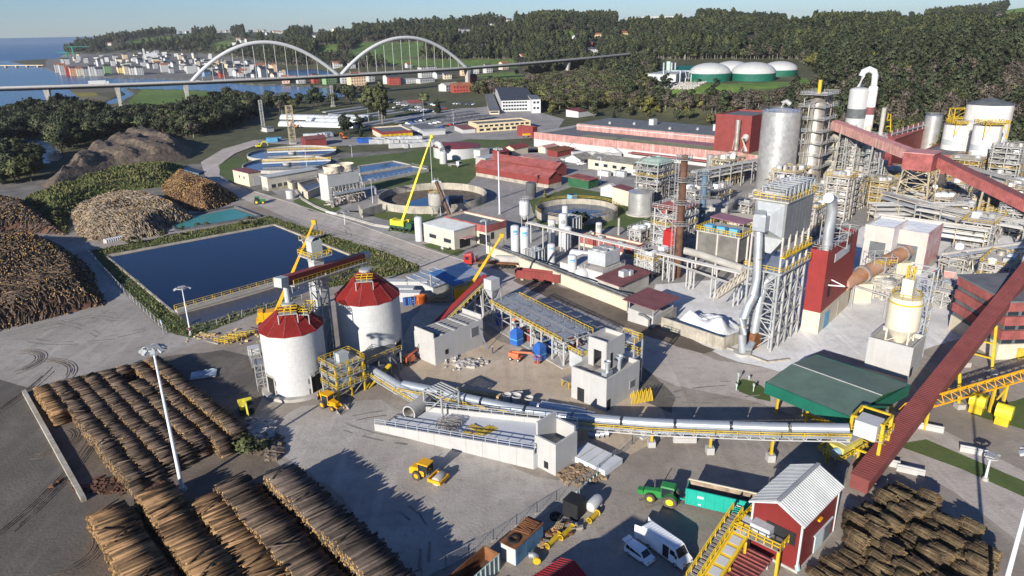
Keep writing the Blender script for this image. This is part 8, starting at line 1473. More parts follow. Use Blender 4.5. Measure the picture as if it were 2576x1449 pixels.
# ------------------------------------------------ concrete receiving pit
def bunker():
 c=[at(945,1082),at(1345,1180),at(1452,1108),at(1040,1035)]; T=thing('receiving_pit','long pale concrete receiving deck with upstand walls and handrails','structure',c[0]); H1=1.6
 zz=lambda i:[.4,2.6,2.6,.4][i]
 XA([p+V(0,0,zz(i)) for i,p in enumerate(c)]+[V(p[0],p[1],-.2) for p in c],[(0,1,2,3),(0,4,5,1),(1,5,6,2),(2,6,7,3),(3,7,4,0)]).o('deck','conc_pale',T,W=1)
 for (i,j,n) in ((0,1,10),(3,2,10)):
  a,b=c[i],c[j]
  for k in range(n):
   p,q=a+(b-a)*k/n,a+(b-a)*(k+.99)/n; z0=.4+2.2*k/n; z1=.4+2.2*(k+1)/n; nn=V(.12,.14,0); XA([p-nn,q-nn,q+nn,p+nn]+[p-nn+V(0,0,z0+.9),q-nn+V(0,0,z1+.9),q+nn+V(0,0,z1+.9),p+nn+V(0,0,z0+.9)],[(4,5,6,7),(0,1,5,4),(1,2,6,5),(2,3,7,6),(3,0,4,7)]).o('wall_panel','conc_new',T,W=1)
  XR([a+V(0,0,1.3),b+V(0,0,3.5)],.9,2.2,.12).o('handrail','galv',T,W=1)
 A,h,LR,LL=fit(1398,1198,1140,1345,1452); A2=A; U=thing('hopper_block','pale concrete hopper block at the end of the receiving deck','building',A2,VD); h=hgt(A2,1120)
 X0(0,.35,0,LL,0,h).o('wall','conc_new',U); X0(.35,LR,0,.35,0,h).o('wall','conc_new',U); X0(LR-.35,LR,.35,LL,0,h+1.0).o('wall','conc_new',U); X0(.35,LR-.35,LL-.35,LL,0,h+2.2).o('wall','conc_new',U); X0(.35,LR-.35,.35,LL-.35,h-2.4,h-2.2).o('floor','conc',U); window(U,'L',LL*.35,LL*.55,h*.1,h*.32,LR,LL,'black')
 W=thing('concrete_slab','separate pale concrete lid slab beside the hopper block','slab',at(1432,1158),VD); X0(0,4.6,-7,0,.2,1.2).o('slab','conc_pale',W);
 for k in range(4): X0(0,4.6,-.1-k*1.75-.05,-.1-k*1.75+.05,1.2,1.25).o('joint_strip','conc_old',W)
 g=RR(6)
 for k in range(9): P=at(1165+g.uniform(-12,80),1082+g.uniform(-6,14),1.6); X=thing('railing_bundle','yellow railing sections stacked on the concrete receiving deck','steel sections',P,VD-1.5+g.uniform(-.1,.1),'yellow sections on the deck'); q=B(); [q.bar((0,j*.3,.12),(5.5,j*.3,.12),.1) for j in range(5)]; [q.bar((i*1.3,0,.2),(i*1.3,1.2,.2),.08) for i in range(5)]; q.o('rails','yellow_old',X)
 for k in range(8): P=at(1075+g.uniform(0,60),1060+g.uniform(0,22),1.3); X=thing('steel_section','grey steel frame section lying on the receiving deck','steel sections',P,VD-1.4+g.uniform(-.5,.5),'grey sections on the deck'); XG(0,3.4,0,1.0,.05,.7,3,1,1,.1).o('frame','steel_dirty',X)
 X=thing('concrete_pipe','large grey concrete pipe ring lying open end outward','pipe',at(1030,1058,0)); d=V(cos(VD+.25),sin(VD+.25),0); p=V(0,0,1.5); b=B(); n=20
 XC(p,p+d*5.0,1.35,n=24,caps=False).o('outer_wall','conc',X); XC(p-d*.02,p+d*5.02,1.15,n=24,caps=False).o('inner_wall','conc_old',X); q=B()
 for i in range(24):
  t0,t1=2*PI*i/24,2*PI*(i+1)/24; s=V(-d[1],d[0],0); f=lambda t,r:p-d*.01+s*r*cos(t)+V(0,0,r*sin(t)); q.sheet([f(t0,1.14),f(t1,1.14),f(t1,1.36),f(t0,1.36)])
 q.o('rim','conc_new',X); X0(-1,2.5,-.6,.8,0,.25).o('cradle','wood',X)
mat('conc_pale',(.56,.57,.58),.85,var=.06,bump=.01); bunker()
for x,y,w,yt in ((1276,1012,22,997),(1300,1017,24,1000),(1331,1022,22,1005)): tank('concrete_ring','pale concrete shaft ring standing beside the tube conveyor',x,y,w,yt,'conc_new','open',group='concrete shaft rings',n=20,cat='ring')
T=thing('pipe_bundle','stack of galvanised tube covers lying beside the concrete rings','pipes',at(1360,1028),-.35)
for k in range(5): XC((k*1.9-2,(k%2)*.9,.6),(k*1.9+2.6,(k%2)*.9-.3,.6),.55,n=14,caps=False).o('tube','galv',T)
T=thing('timber_beam_stack','long stack of yellow timber formwork beams','timber',at(1225,995),-.33)
for k in range(4): X0(-7,7,k*.32-.6,k*.32-.34,0,.5).o('beam','plank',T)
T=thing('shoring_table','low yellow legged steel work platform beside the white cube','platform',at(1420,975),VD-.1); X0(0,7.5,-1,1,1.4,1.6).o('top','steel_dirty',T)
for k in range(5): XB((.3+k*1.7,-.9,0),(.3+k*1.7,-.9,1.4),.16).bar((.3+k*1.7,.9,0),(.3+k*1.7,.9,1.4),.16).o('leg','yellow',T)
T=thing('prop_stack','stack of yellow steel props by the white cube corner','props',at(1590,1018),.3); q=B()
for k in range(16): q.bar((k*.28,0,.1),(k*.28-.3,.2,2.2+.3*(k%3)),.14)
q.o('props','yellow',T,kind='stuff')
# ------------------------------------------------ yellow tower at the end of the long conveyor
T=thing('conveyor_head_tower','white drive house on yellow portal legs at the end of the tube conveyor','tower',at(2178,1165),VD);
for x,y in ((-2,-2),(2,-2),(-2,2.4),(2,2.4)): XB((x,y,0),(x,y,8.4),.45).o('leg','yellow',T); X0(x-.5,x+.5,y-.5,y+.5,0,.7).o('footing','conc_new',T)
for z in (3,5.6,8.4): XB((-2,-2,z),(2,-2,z),.3).bar((2,-2,z),(2,2.4,z),.3).bar((-2,-2,z),(-2,2.4,z),.3).bar((-2,2.4,z),(2,2.4,z),.3).o('beam','yellow',T)
XB((-2,-2,0),(2,-2,3),.2).bar((2,-2,3),(-2,-2,5.6),.2).bar((2,-2,0),(2,2.4,3),.2).bar((2,2.4,3),(2,-2,5.6),.2).o('brace','yellow',T); X0(-3.4,-.2,-1.6,1.6,6.0,8.6).o('drive_house','white',T); X0(-2.4,2.4,-2.4,2.8,5.6,5.75).o('platform','galv',T); XR([(-2.4,-2.4,5.75),(2.4,-2.4,5.75),(2.4,2.8,5.75),(-2.4,2.8,5.75)],1.1,1.2,.12,closed=1).o('railing','yellow',T)
def gable():
 A,h,LR,LL=fit(2003,1441,1318,1897,2118,0.,VD-.04); h=hgt(A,1318); T=thing('debarking_house','red clad gable house with white ribbed roof and white corner trim','building',A,VD-.04); LR=solve_len(A,V(cos(VD-.04),sin(VD-.04),0),2113,h)
 ri=1.6; b=X0(0,LR,0,LL,0,h); b.add([(0,0,h),(0,LL,h),(0,LL/2,h+ri),(LR,0,h),(LR,LL,h),(LR,LL/2,h+ri)],[(0,2,1),(3,4,5)]); b.o('wall','red_wall',T); k=ri/(LL/2); o=.45
 for s in (0,1):
  y0,y1=(-o,LL/2) if s==0 else (LL+o,LL/2); za=h-o*k+.03; zr=h+ri+.03; U=XA([(-o,y0,za),(LR+o,y0,za),(LR+o,y1,zr),(-o,y1,zr),(-o,y0,za+.12),(LR+o,y0,za+.12),(LR+o,y1,zr+.12),(-o,y1,zr+.12)],[(0,1,2,3),(7,6,5,4),(0,4,5,1),(1,5,6,2),(3,7,4,0)]).o('roof_slope','roof_white',T); n=26
  for i in range(n): x=-o+(LR+2*o)*(i+.5)/n; XB((x,y0,za+.16),(x,y1,zr+.16),.2,.12).o('roof_rib','roof_white',U)
 XB((-o,LL/2,h+ri+.22),(LR+o,LL/2,h+ri+.22),.5,.12).o('ridge_cap','struct',T)
 for x,y in ((0,0),(LR,0),(0,LL)): X0(x-.12,x+.12,y-.12,y+.12,0,h).o('corner_trim','white_clean',T)
 XB((-.3,-.3,h-.1),(LR+.3,-.3,h-.1),.22,.22).o('gutter','white_clean',T); XB((-o-.02,-o,h-.1),(-o-.02,LL/2,h+ri+.05),.1,.2).bar((-o-.02,LL+o,h-.1),(-o-.02,LL/2,h+ri+.05),.1,.2).o('barge_board','white_clean',T)
 X0(LR*.42,LR*.66,-.12,.02,0,h*.42).o('sliding_door','door_pale',T); X0(LR*.38,LR*.9,-.2,-.02,h*.42,h*.45).o('door_rail','white_clean',T); X0(LR*.7,LR*.88,-.06,.02,0,h*.4).o('opening','grey_dark',T); XL([(.25,0),(.25,.2)],(0,0,0),8) if 0 else None; X0(LR*.42,LR*.5,-.35,-.05,h*.72,h*.76).o('wall_lamp','amber',T); X0(-.08,.02,LL*.1,LL*.7,h*.5,h*.75).o('conveyor_opening','black',T); X0(-.15,LR+.15,-.15,LL+.15,-.05,.35).o('plinth','conc',T)
mat('red_wall',(.18,.022,.02),.5,var=.08,wave=(.3,'X',.02)); mat('roof_white',(.60,.60,.57),.5,var=.1); mat('door_pale',(.50,.56,.55),.6,var=.08); gable()
mat('sheeting',(.45,.52,.58),.3,var=.2)
# ------------------------------------------------ yellow debarking conveyors in front of the gable house
def chipper():
 T=thing('infeed_conveyor','yellow inclined infeed conveyor with grey belt panels and walkways','conveyor',at(1830,1449)); a=at(1772,1500)+V(0,0,1.0); b=at(1882,1372)+V(0,0,4.4); d=b-a; n=np.cross(d/NRM(d),(0,0,1.)); n/=NRM(n)
 XB(a,b,2.0,.5).o('trough','yellow',T,W=1); k=7
 for i in range(k): XB(a+d*(i+.12)/k+V(0,0,.33),a+d*(i+.82)/k+V(0,0,.33),1.3,.1).o('belt_panel','panel_grey',T,W=1)
 for s in (-1,1): XB(a+n*s*1.0+V(0,0,.35),b+n*s*1.0+V(0,0,.35),.18,.4).o('side_guard','yellow',T,W=1)
 w0,w1=a-n*1.9,b-n*1.9; m=22
 for i in range(m): p=w0+(w1-w0)*i/m; XB(p-n*.6,p+n*.6,.35,.08).o('stair_tread','steel_dirty',T,W=1)
 for s in (-.65,.65): XR([w0+n*s,w1+n*s],1.1,1.2,.12).o('stair_railing','yellow',T,W=1)
 for f in (.35,.7,.98):
  p=a+d*f
  for s in (-1,1): XB((p[0]+n[0]*s,p[1]+n[1]*s,0),p+n*s,.3).o('leg','yellow',T,W=1)
 P=V(*at(1925,1392)); U=thing('drive_platform','yellow railed drive platform with grey machine boxes beside the red house','platform',P,VD); z=3.9
 X0(-3.2,2.8,-3,3.2,z-.2,z).o('deck','steel_dirty',U); XR([(-3.2,-3,z),(2.8,-3,z),(2.8,3.2,z),(-3.2,3.2,z)],1.1,1.1,.13,closed=1).o('railing','yellow',U)
 for x,y in ((-3,-2.8),(2.6,-2.8),(2.6,3),(-3,3)): XB((x,y,0),(x,y,z),.35).o('leg','yellow',U)
 X0(-2,.6,-1,1.6,z,z+1.3).o('machine_box','grey_paint',U); XC((.2,1.8,z+.9),(2.2,1.8,z+.9),.6,n=14).o('drive_drum','grey_dark',U); X0(1.0,2.0,-2,-1,z,z+1.2).o('motor','blue_pale',U);
 XT([(2,-1,z-.5),(.5,-3.4,2.6),(-.8,-4.6,.4)],.32,8).o('hose','pipe_teal',U)
 V0=at(2118,1160); W=thing('scraper_machine','yellow conveyor drive with pale panels at the foot of the red gallery','machine',V0,VD-.2); X0(-2.6,2.6,-1.4,1.4,2.2,3.8).o('casing','yellow_pale',W); X0(-1.4,2.4,-1.0,1.0,3.8,3.95).o('panel','panel_grey',W); XC((-3.6,-.5,3.0),(-2.6,-.5,3.0),.7,n=16).o('motor','blue_pale',W); XR([(-4,-2,2.2),(3,-2,2.2),(3,2,2.2),(-4,2,2.2)],1.1,1.1,.12,closed=1).o('railing','yellow',W)
 for x,y in ((-2.4,-1.2),(2.4,-1.2),(2.4,1.2),(-2.4,1.2)): XB((x,y,0),(x,y,2.2),.3).o('leg','yellow',W)
 a2=at(2100,1240)+V(0,0,.8); b2=at(2125,1180)+V(0,0,2.6); XB(a2,b2,1.6,.35).o('feed_belt','grey_dark',W,W=1)
 T=thing('ramp_roof','red corrugated roof corner at the foot of the infeed conveyor','roof',at(1760,1480),VD); X0(0,9,-5,0,1.4,1.6).o('sheet','red_dusty',T)
 for k in range(12): XB((.4+k*.75,-5,1.66),(.4+k*.75,0,1.66),.18,.12).o('rib','red_dusty',T)
 for x,y in ((.4,-4.6),(8.6,-4.6),(.4,-.4),(8.6,-.4)): XB((x,y,0),(x,y,1.4),.2).o('post','struct',T)
 T=thing('hut_roof','small red corrugated hut roof at the yard edge','hut',at(1404,1492),VD-.1); X0(-2.5,2.5,-2,2,0,2.3).o('wall','red',T)
 for s in (-1,1): XA([(-2.8,s*2.3,2.2),(2.8,s*2.3,2.2),(2.8,0,3.2),(-2.8,0,3.2),(-2.8,s*2.3,2.32),(2.8,s*2.3,2.32),(2.8,0,3.32),(-2.8,0,3.32)],[(0,1,2,3),(7,6,5,4),(0,4,5,1),(1,5,6,2),(3,7,4,0)]).o('roof_slope','redpaint',T)
 for k in range(12):
  for s in (-1,1): XB((-2.6+k*.47,s*2.3,2.36),(-2.6+k*.47,0,3.36),.16,.1).o('roof_rib','redpaint',T)
mat('panel_grey',(.38,.38,.40),.5,var=.08); mat('yellow_pale',(.62,.52,.12),.6,var=.15); mat('blue_pale',(.35,.5,.58),.5,var=.1); mat('pipe_teal',(.3,.45,.42),.6,var=.1); chipper()
# ------------------------------------------------ vehicles
def wheel(T,x,y,r,w,rim='amber',name='wheel',n=22,lug=True):
 b=XL([(r*.55,-w/2),(r*.93,-w/2),(r,-w*.38),(r,w*.38),(r*.93,w/2),(r*.55,w/2)],n=n); b.v=[(a+x,c+y,bb+r) for a,bb,c in b.v]
 o=b.o(name,'tyre_dust',T); q=XL([(.01,-w*.3),(r*.56,-w*.34),(r*.56,w*.34),(.01,w*.3)],n=n); q.v=[(a+x,c+y,bb+r) for a,bb,c in q.v]; q.o('rim',rim,o)
 if lug:
  q=B()
  for i in range(16): t=2*PI*i/16; q.box((x+r*cos(t),y,r+r*sin(t)),(.1,w*.92,.1),0,-t)
  q.o('tread','tyre_dust',o)
mat('tyre_dust',(.10,.085,.07),.95,var=.3)
def tractor():
 P=at(1668,1262); rz=RAD(157); T=thing('farm_tractor','green tractor with yellow wheel rims facing away from the trailer','tractor',P,rz)
 for s in (-1,1): wheel(T,-1.1,s*1.05,1.0,.65,'yellow_rim'); wheel(T,1.75,s*.95,.75,.5,'yellow_rim')
 XA([(.2,-.5,.9),(2.9,-.42,.9),(2.9,.42,.9),(.2,.5,.9),(.2,-.5,1.95),(2.75,-.40,1.65),(2.75,.40,1.65),(.2,.5,1.95)],[(3,2,1,0),(4,5,6,7),(0,1,5,4),(1,2,6,5),(2,3,7,6),(3,0,4,7)]).o('bonnet','green',T); X0(2.9,3.7,-.5,.5,.8,1.5).o('front_weight','green',T); X0(-2.0,2.6,-.35,.35,.6,1.0).o('chassis','green_dk',T)
 XA([(-1.5,-.75,1.5),(.3,-.7,1.5),(.3,.7,1.5),(-1.5,.75,1.5),(-1.4,-.72,2.85),(.1,-.68,2.85),(.1,.68,2.85),(-1.4,.72,2.85)],[(0,1,5,4),(1,2,6,5),(2,3,7,6),(3,0,4,7)]).o('cab_glass','glass',T); q=B()
 for x,y in ((-1.45,-.74),(-1.45,.74),(.2,-.69),(.2,.69)): q.bar((x,y,1.4),(x,y,2.9),.09)
 q.o('cab_pillar','green_dk',T); XA([(-1.7,-.85,2.85),(.4,-.8,2.85),(.4,.8,2.85),(-1.7,.85,2.85),(-1.5,-.7,3.05),(.2,-.65,3.05),(.2,.65,3.05),(-1.5,.7,3.05)],[(3,2,1,0),(4,5,6,7),(0,1,5,4),(1,2,6,5),(2,3,7,6),(3,0,4,7)]).o('cab_roof','green',T)
 for s in (-1,1):
  b=XL([(1.08,-.34),(1.08,.34)],n=10,a0=.5,a1=2.8); b.v=[(a-1.1,c+s*1.05,bb+1.0) for a,bb,c in b.v]; b.o('mudguard','green',T)
 XC((1.4,-.55,1.7),(1.4,-.55,3.0),.07,n=8).o('exhaust','grey_dark',T); X0(-2.3,-1.6,-.3,.3,.5,.8).o('hitch','grey_dark',T)
 a,b=at(1722,1281),at(1880,1318); d=b-a; rz=math.atan2(d[1],d[0]); T=thing('farm_trailer','long turquoise high-sided trailer with rusty rim behind tractor','trailer',a,rz); L=9.4; w=2.5; z0,z1=1.0,3.4
 for s in (0,1):
  y=0 if s==0 else w; X0(0,L,y-.05,y+.05,z0,z1).o('side_panel','teal',T)
  for i in range(8): X0(i*L/7.5+.1,i*L/7.5+.24,(-.13 if s==0 else w+.05),(-.05 if s==0 else w+.13),z0,z1).o('rib','teal',T)
  X0(-.05,L+.05,y-.1,y+.1,z1,z1+.15).o('top_rail','cream' if s else 'teal',T); X0(.05,L-.05,y+(.06 if s==0 else -.10),y+(.1 if s==0 else -.06),z0+.1,z1-.02).o('liner','liner_dirty',T)
 X0(0,.1,.06,w-.06,z0,z1).o('front_panel','teal',T); X0(L-.1,L,.06,w-.06,z0,z1-.2).o('tail_door','teal',T); X0(.1,L-.1,.1,w-.1,z0,z0+.9).o('load','rust_dark',T); X0(.3,L,.5,w-.5,.6,1.0).o('chassis','teal',T)
 for x in (6.4,7.7):
  for y in (.1,w-.1): wheel(T,x,y,.6,.45,'conc_old',lug=False)
 XB((-1.8,w/2,.7),(.4,w/2,.8),.2).o('drawbar','teal',T)
 for x in (1.6,6.6): X0(x,x+.9,-.07,-.055,2.35,2.75).o('lettering_plate','white',T)
 X0(1.8,2.2,-.08,-.055,1.25,1.45).o('plate','white_clean',T); X0(7.2,7.5,-.08,-.055,1.3,1.6).o('emblem','white_clean',T)
mat('yellow_rim',(.75,.6,.03),.5,var=.1); mat('liner_dirty',(.42,.33,.24),.95,var=.4,c2=(.1,.07,.05),ns=.6); tractor()
def body(T,prof,wy,m,name='body',top_in=.12,zt=1.2):
 b=B(); n=len(prof)
 for s in (-1,1): b.v+=[(x,s*(wy-(top_in if z>zt else 0)),z) for x,z in prof]
 b.f=[tuple(range(n)),tuple(range(2*n-1,n-1,-1))]+[(i,(i+1)%n,(i+1)%n+n,i+n) for i in range(n)]; b.f=[f[::-1] for f in b.f]; b.m=[0]*len(b.f); return b.o(name,m,T)
def van():
 a,b=at(1632,1368),at(1722,1432); d=b-a; rz=math.atan2(d[1],d[0]); c=at(1676,1395); T=thing('delivery_van','long white high-roof van with rear doors and side door open','van',c,rz); L=7.1; h=2.75; x0=-3.6
 body(T,[(x0,.45),(x0,h-.05),(x0+.1,h),(1.5,h),(2.0,h-.15),(2.75,1.55),(3.35,1.25),(3.5,.95),(3.5,.45)],1.0,'van_white',zt=2.0,top_in=.08)
 for i in range(12): X0(x0+.25+i*.42,x0+.45+i*.42,-.85,.85,h,h+.035).o('roof_rib','van_white',T)
 XA([(2.07,-.82,h-.22),(2.07,.82,h-.22),(2.74,.90,1.6),(2.74,-.90,1.6)],[(0,3,2,1)]).o('windscreen','glass',T)
 for s in (-1,1): XA([(1.35,s*1.005,1.55),(2.45,s*1.005,1.55),(2.0,s*.985,2.25),(1.35,s*.985,2.25)],[(0,1,2,3)]).o('cab_window','glass',T); X0(2.3,2.5,s*1.05-.12,s*1.05+.12,1.5,1.85).o('mirror','black',T); X0(3.42,3.53,s*.7-.2,s*.7+.2,.95,1.15).o('headlight','panel_grey',T)
 X0(.15,1.15,-1.012,-.98,.55,2.35).o('side_opening','black',T); X0(-1.2,-.15,-1.06,-1.015,.55,2.35).o('sliding_door','van_white',T); X0(x0-.01,x0+.02,-.9,.9,.6,2.6).o('rear_opening','black',T)
 for s in (-1,1):
  o=X0(-.95,0,-.03,.03,.55,2.62).o('rear_door','van_white',T); o.location=(x0,s*.98,0); o.rotation_euler=(0,0,-s*.35)
 for x in (-2.2,2.3):
  for s in (-1,1): wheel(T,x,s*.9,.36,.25,'galv',lug=False,n=18)
 X0(3.48,3.56,-.9,.9,.45,.75).o('bumper','grey_dark',T); X0(3.5,3.55,-.35,.35,.8,.95).o('grille','black',T)
 c=at(1608,1402); T=thing('passenger_van','small white passenger van with raised tailgate in the shade','car',c,rz+.05); T.scale=(.9,.9,.9); x0=-2.15
 body(T,[(x0,.35),(x0,1.0),(x0+.18,1.75),(x0+.35,1.8),(.55,1.8),(.75,1.74),(1.45,1.08),(2.1,.9),(2.2,.6),(2.2,.35)],.88,'van_white',zt=1.3,top_in=.12)
 XA([(.8,-.66,1.72),(.8,.66,1.72),(1.46,.78,1.1),(1.46,-.78,1.1)],[(0,3,2,1)]).o('windscreen','glass',T)
 for s in (-1,1):
  for (p,q) in ((-1.85,-1.2),(-1.1,-.2),(-.1,.95)): XA([(p,s*.885,1.08),(q+.15,s*.885,1.08),(min(q,.6),s*.775,1.66),(p+.05,s*.775,1.66)],[(0,1,2,3)]).o('side_window','glass',T)
  X0(2.1,2.23,s*.6-.18,s*.6+.18,.65,.85).o('headlight','panel_grey',T)
 for x in (-1.35,1.35):
  for s in (-1,1): wheel(T,x,s*.78,.31,.22,'galv',lug=False,n=16)
 o=X0(-.7,0,-.8,.8,-.03,.03).o('tailgate','van_white',T); o.location=(x0+.15,0,1.82); o.rotation_euler=(0,.25,0)
mat('van_white',(.76,.77,.78),.25,var=.02,spec=.5,coat=.5); van()
def roller():
 P=at(1078,1205); rz=RAD(-28); T=thing('road_roller','yellow single drum road roller parked on the pale yard','roller',P,rz)
 b=XL([(.01,-1.05),(.72,-1.05),(.75,-1.0),(.75,1.0),(.72,1.05),(.01,1.05)],n=28); b.v=[(a+2.0,c,bb+.75) for a,bb,c in b.v]; b.o('drum','conc',T)
 for s in (-1,1): X0(.9,2.9,s*1.2-.1,s*1.2+.1,.55,1.05).o('drum_frame','amber',T)
 X0(2.8,3.0,-1.3,1.3,.5,1.05).o('front_beam','amber',T); X0(.7,.95,-1.3,1.3,.55,1.15).o('rear_beam','amber',T); X0(-.2,.7,-.35,.35,.6,1.1).o('articulation','grey_dark',T)
 body(T,[(-3.0,.7),(-3.0,1.6),(-2.7,1.85),(-1.3,1.95),(-.3,1.5),(-.3,.7)],.75,'amber','engine_hood',zt=1.7)
 for s in (-1,1): wheel(T,-1.5,s*.95,.75,.5,'amber')
 X0(-1.2,.35,-.72,.72,1.4,2.75).o('cab_glass','glass',T); q=B()
 for x,y in ((-1.22,-.74),(-1.22,.74),(.37,-.74),(.37,.74)): q.bar((x,y,1.2),(x,y,2.8),.1)
 q.o('cab_pillar','black',T); X0(-1.4,.55,-.85,.85,2.78,2.98).o('cab_roof','amber',T); XC((-2.2,.3,1.9),(-2.2,.3,2.4),.06,n=8).o('exhaust','grey_dark',T)
roller()
def backhoe():
 P=at(831,1025); rz=RAD(-32); T=thing('backhoe_loader','yellow backhoe loader beside the smaller silo','backhoe',P,rz)
 for s in (-1,1): wheel(T,-1.0,s*.95,.75,.45,'amber'); wheel(T,1.35,s*.85,.48,.35,'amber')
 X0(-1.8,2.0,-.45,.45,.6,1.0).o('chassis','amber',T); body(T,[(.3,.9),(.3,1.75),(1.9,1.5),(2.0,.9)],.5,'amber','bonnet',zt=3); X0(-1.2,.35,-.75,.75,1.1,2.7).o('cab_glass','glass',T); X0(-1.45,.6,-.9,.9,2.7,2.9).o('cab_roof','amber',T); q=B()
 for x,y in ((-1.2,-.77),(-1.2,.77),(.36,-.77),(.36,.77)): q.bar((x,y,1.0),(x,y,2.75),.1)
 q.o('cab_pillar','amber',T)
 for s in (-1,1): XB((.4,s*.62,1.6),(2.2,s*.62,.9),.18,.28).bar((2.2,s*.62,.9),(2.9,s*.62,.4),.16,.24).o('loader_arm','amber',T)
 XA([(2.8,-1.15,.1),(3.7,-1.15,.08),(3.7,1.15,.08),(2.8,1.15,.1),(2.7,-1.15,.95),(2.7,1.15,.95)],[(0,1,2,3),(0,3,5,4),(0,4,1),(3,2,5)]).o('front_bucket','steel_dirty',T)
 XB((-1.7,0,.9),(-2.3,0,2.9),.3,.35).o('boom','amber',T); XB((-2.3,0,2.9),(-2.9,0,1.6),.24).o('dipper','amber',T); X0(-3.2,-2.7,-.35,.35,.9,1.6).o('rear_bucket','grey_dark',T)
backhoe()
def excavator(x,y,rz,label,tracks=True,m='crane_yel',name='excavator'):
 T=thing(name,label,'excavator',at(x,y),rz)
 for s in (-1,1): body_=B(); prof=[(-1.7,.35),(-1.4,.75),(1.4,.75),(1.7,.35),(1.4,.05),(-1.4,.05)]; n=6; body_.v=[(a,s*.95+o,c) for o in (-.22,.22) for a,c in prof]; body_.f=[tuple(range(n)),tuple(range(2*n-1,n-1,-1))]+[(i,i+n,(i+1)%n+n,(i+1)%n) for i in range(n)]; body_.m=[0]*len(body_.f); body_.o('track','rubber',T)
 X0(-.8,.8,-.8,.8,.5,.95).o('undercarriage','grey_dark',T); X0(-2.0,.9,-1.1,1.1,.95,1.75).o('house',m,T); X0(-.1,1.2,.15,1.1,1.0,2.55).o('cab','glass',T); X0(-.15,1.25,.1,1.15,2.55,2.68).o('cab_roof',m,T)
 XB((.8,-.3,1.4),(2.4,-.3,3.6),.35,.5).bar((2.4,-.3,3.6),(4.3,-.3,3.5),.3,.42).o('boom',m,T); XB((4.3,-.3,3.5),(5.2,-.3,1.5),.26,.36).o('stick',m,T); XA([(4.9,-.8,1.4),(4.9,.2,1.4),(5.6,.2,1.3),(5.6,-.8,1.3),(5.0,-.8,.6),(5.0,.2,.6)],[(0,1,2,3),(0,4,5,1),(3,2,5,4),(0,3,4),(1,5,2)]).o('bucket','steel_dirty',T); XC((1.2,-.3,1.5),(2.3,-.3,2.9),.09,n=8).o('hydraulic_ram','steel',T)
 return T
excavator(620,1035,RAD(-62),'yellow tracked excavator working between logs and silo')
excavator(866,350,2.4,'orange tracked excavator in the contractor camp','',m='orange'); excavator(745,322,2.8,'orange and yellow excavator by the tree wood','',m='orange'); excavator(652,372,.5,'yellow excavator by the far road','',m='crane_yel')
def boomlift(x,y,rz,label):
 T=thing('boom_lift',label,'boom lift',at(x,y),rz)
 for a in (-.9,.9):
  for s in (-1,1): wheel(T,a,s*.85,.4,.3,'white',lug=False,n=14)
 X0(-1.3,1.3,-.75,.75,.5,.9).o('chassis','lift_orange',T); X0(-1.4,.9,-.7,.7,.95,1.7).o('turret','lift_orange',T); XB((-.8,0,1.7),(3.6,0,2.3),.28,.35).o('boom','lift_orange',T); XB((3.6,0,2.3),(4.6,0,1.4),.16).o('jib','lift_orange',T); q=XG(4.4,5.4,-.7,.7,.5,1.7,1,1,1,.1,br=False); q.b0(4.4,5.4,-.7,.7,.45,.5); q.o('basket','lift_orange',T)
mat('lift_orange',(.62,.17,.08),.5,var=.12); boomlift(1298,905,-.5,'orange boom lift in front of the steel frame'); boomlift(1031,912,.9,'orange boom lift beside the larger silo door')
def crane_truck(x,y,rz,label,m='white_clean',bed='steel_dirty'):
 T=thing('site_truck',label,'truck',at(x,y),rz); X0(1.6,3.4,-1.15,1.15,.9,2.9).o('cab',m,T); X0(3.38,3.43,-1.0,1.0,1.8,2.7).o('windscreen','glass',T); X0(-4,1.5,-1.2,1.2,1.0,1.4).o('bed',bed,T); X0(-4,4-.7,-.4,.4,.6,1.0).o('chassis','grey_dark',T)
 for a in (-3,-1.8,2.5):
  for s in (-1,1): wheel(T,a,s*1.0,.5,.3,'grey_paint',lug=False,n=14)
 return T
T=crane_truck(645,915,2.0,'white-cabbed lorry with scaffold load beside the smaller silo'); XG(-3.8,1.2,-1,1,1.4,3.0,4,1,2,.09).o('scaffold_load','struct',T)
T=thing('farm_tractor','green tractor parked beside the fresh log heap','tractor',at(652,513),.3)
for s in (-1,1): wheel(T,-1.0,s*1.0,.95,.6,'yellow_rim',lug=False); wheel(T,1.5,s*.9,.7,.45,'yellow_rim',lug=False)
X0(.1,2.6,-.45,.45,.9,1.8).o('bonnet','green',T); X0(-1.4,.2,-.7,.7,1.4,2.8).o('cab_glass','glass',T); X0(-1.6,.4,-.8,.8,2.8,3.0).o('cab_roof','green',T)
car(at(1098,461),.2,'white','white van-like car by the big empty basin',None); crane_truck(1145,419,-.6,'white lorry by the annex on the mound');
T=crane_truck(1330,345,.4,'yellow and white crane lorry beside the red end block'); X0(-3.8,1.2,-1.1,1.1,1.4,2.4).o('crane_superstructure','amber',T)
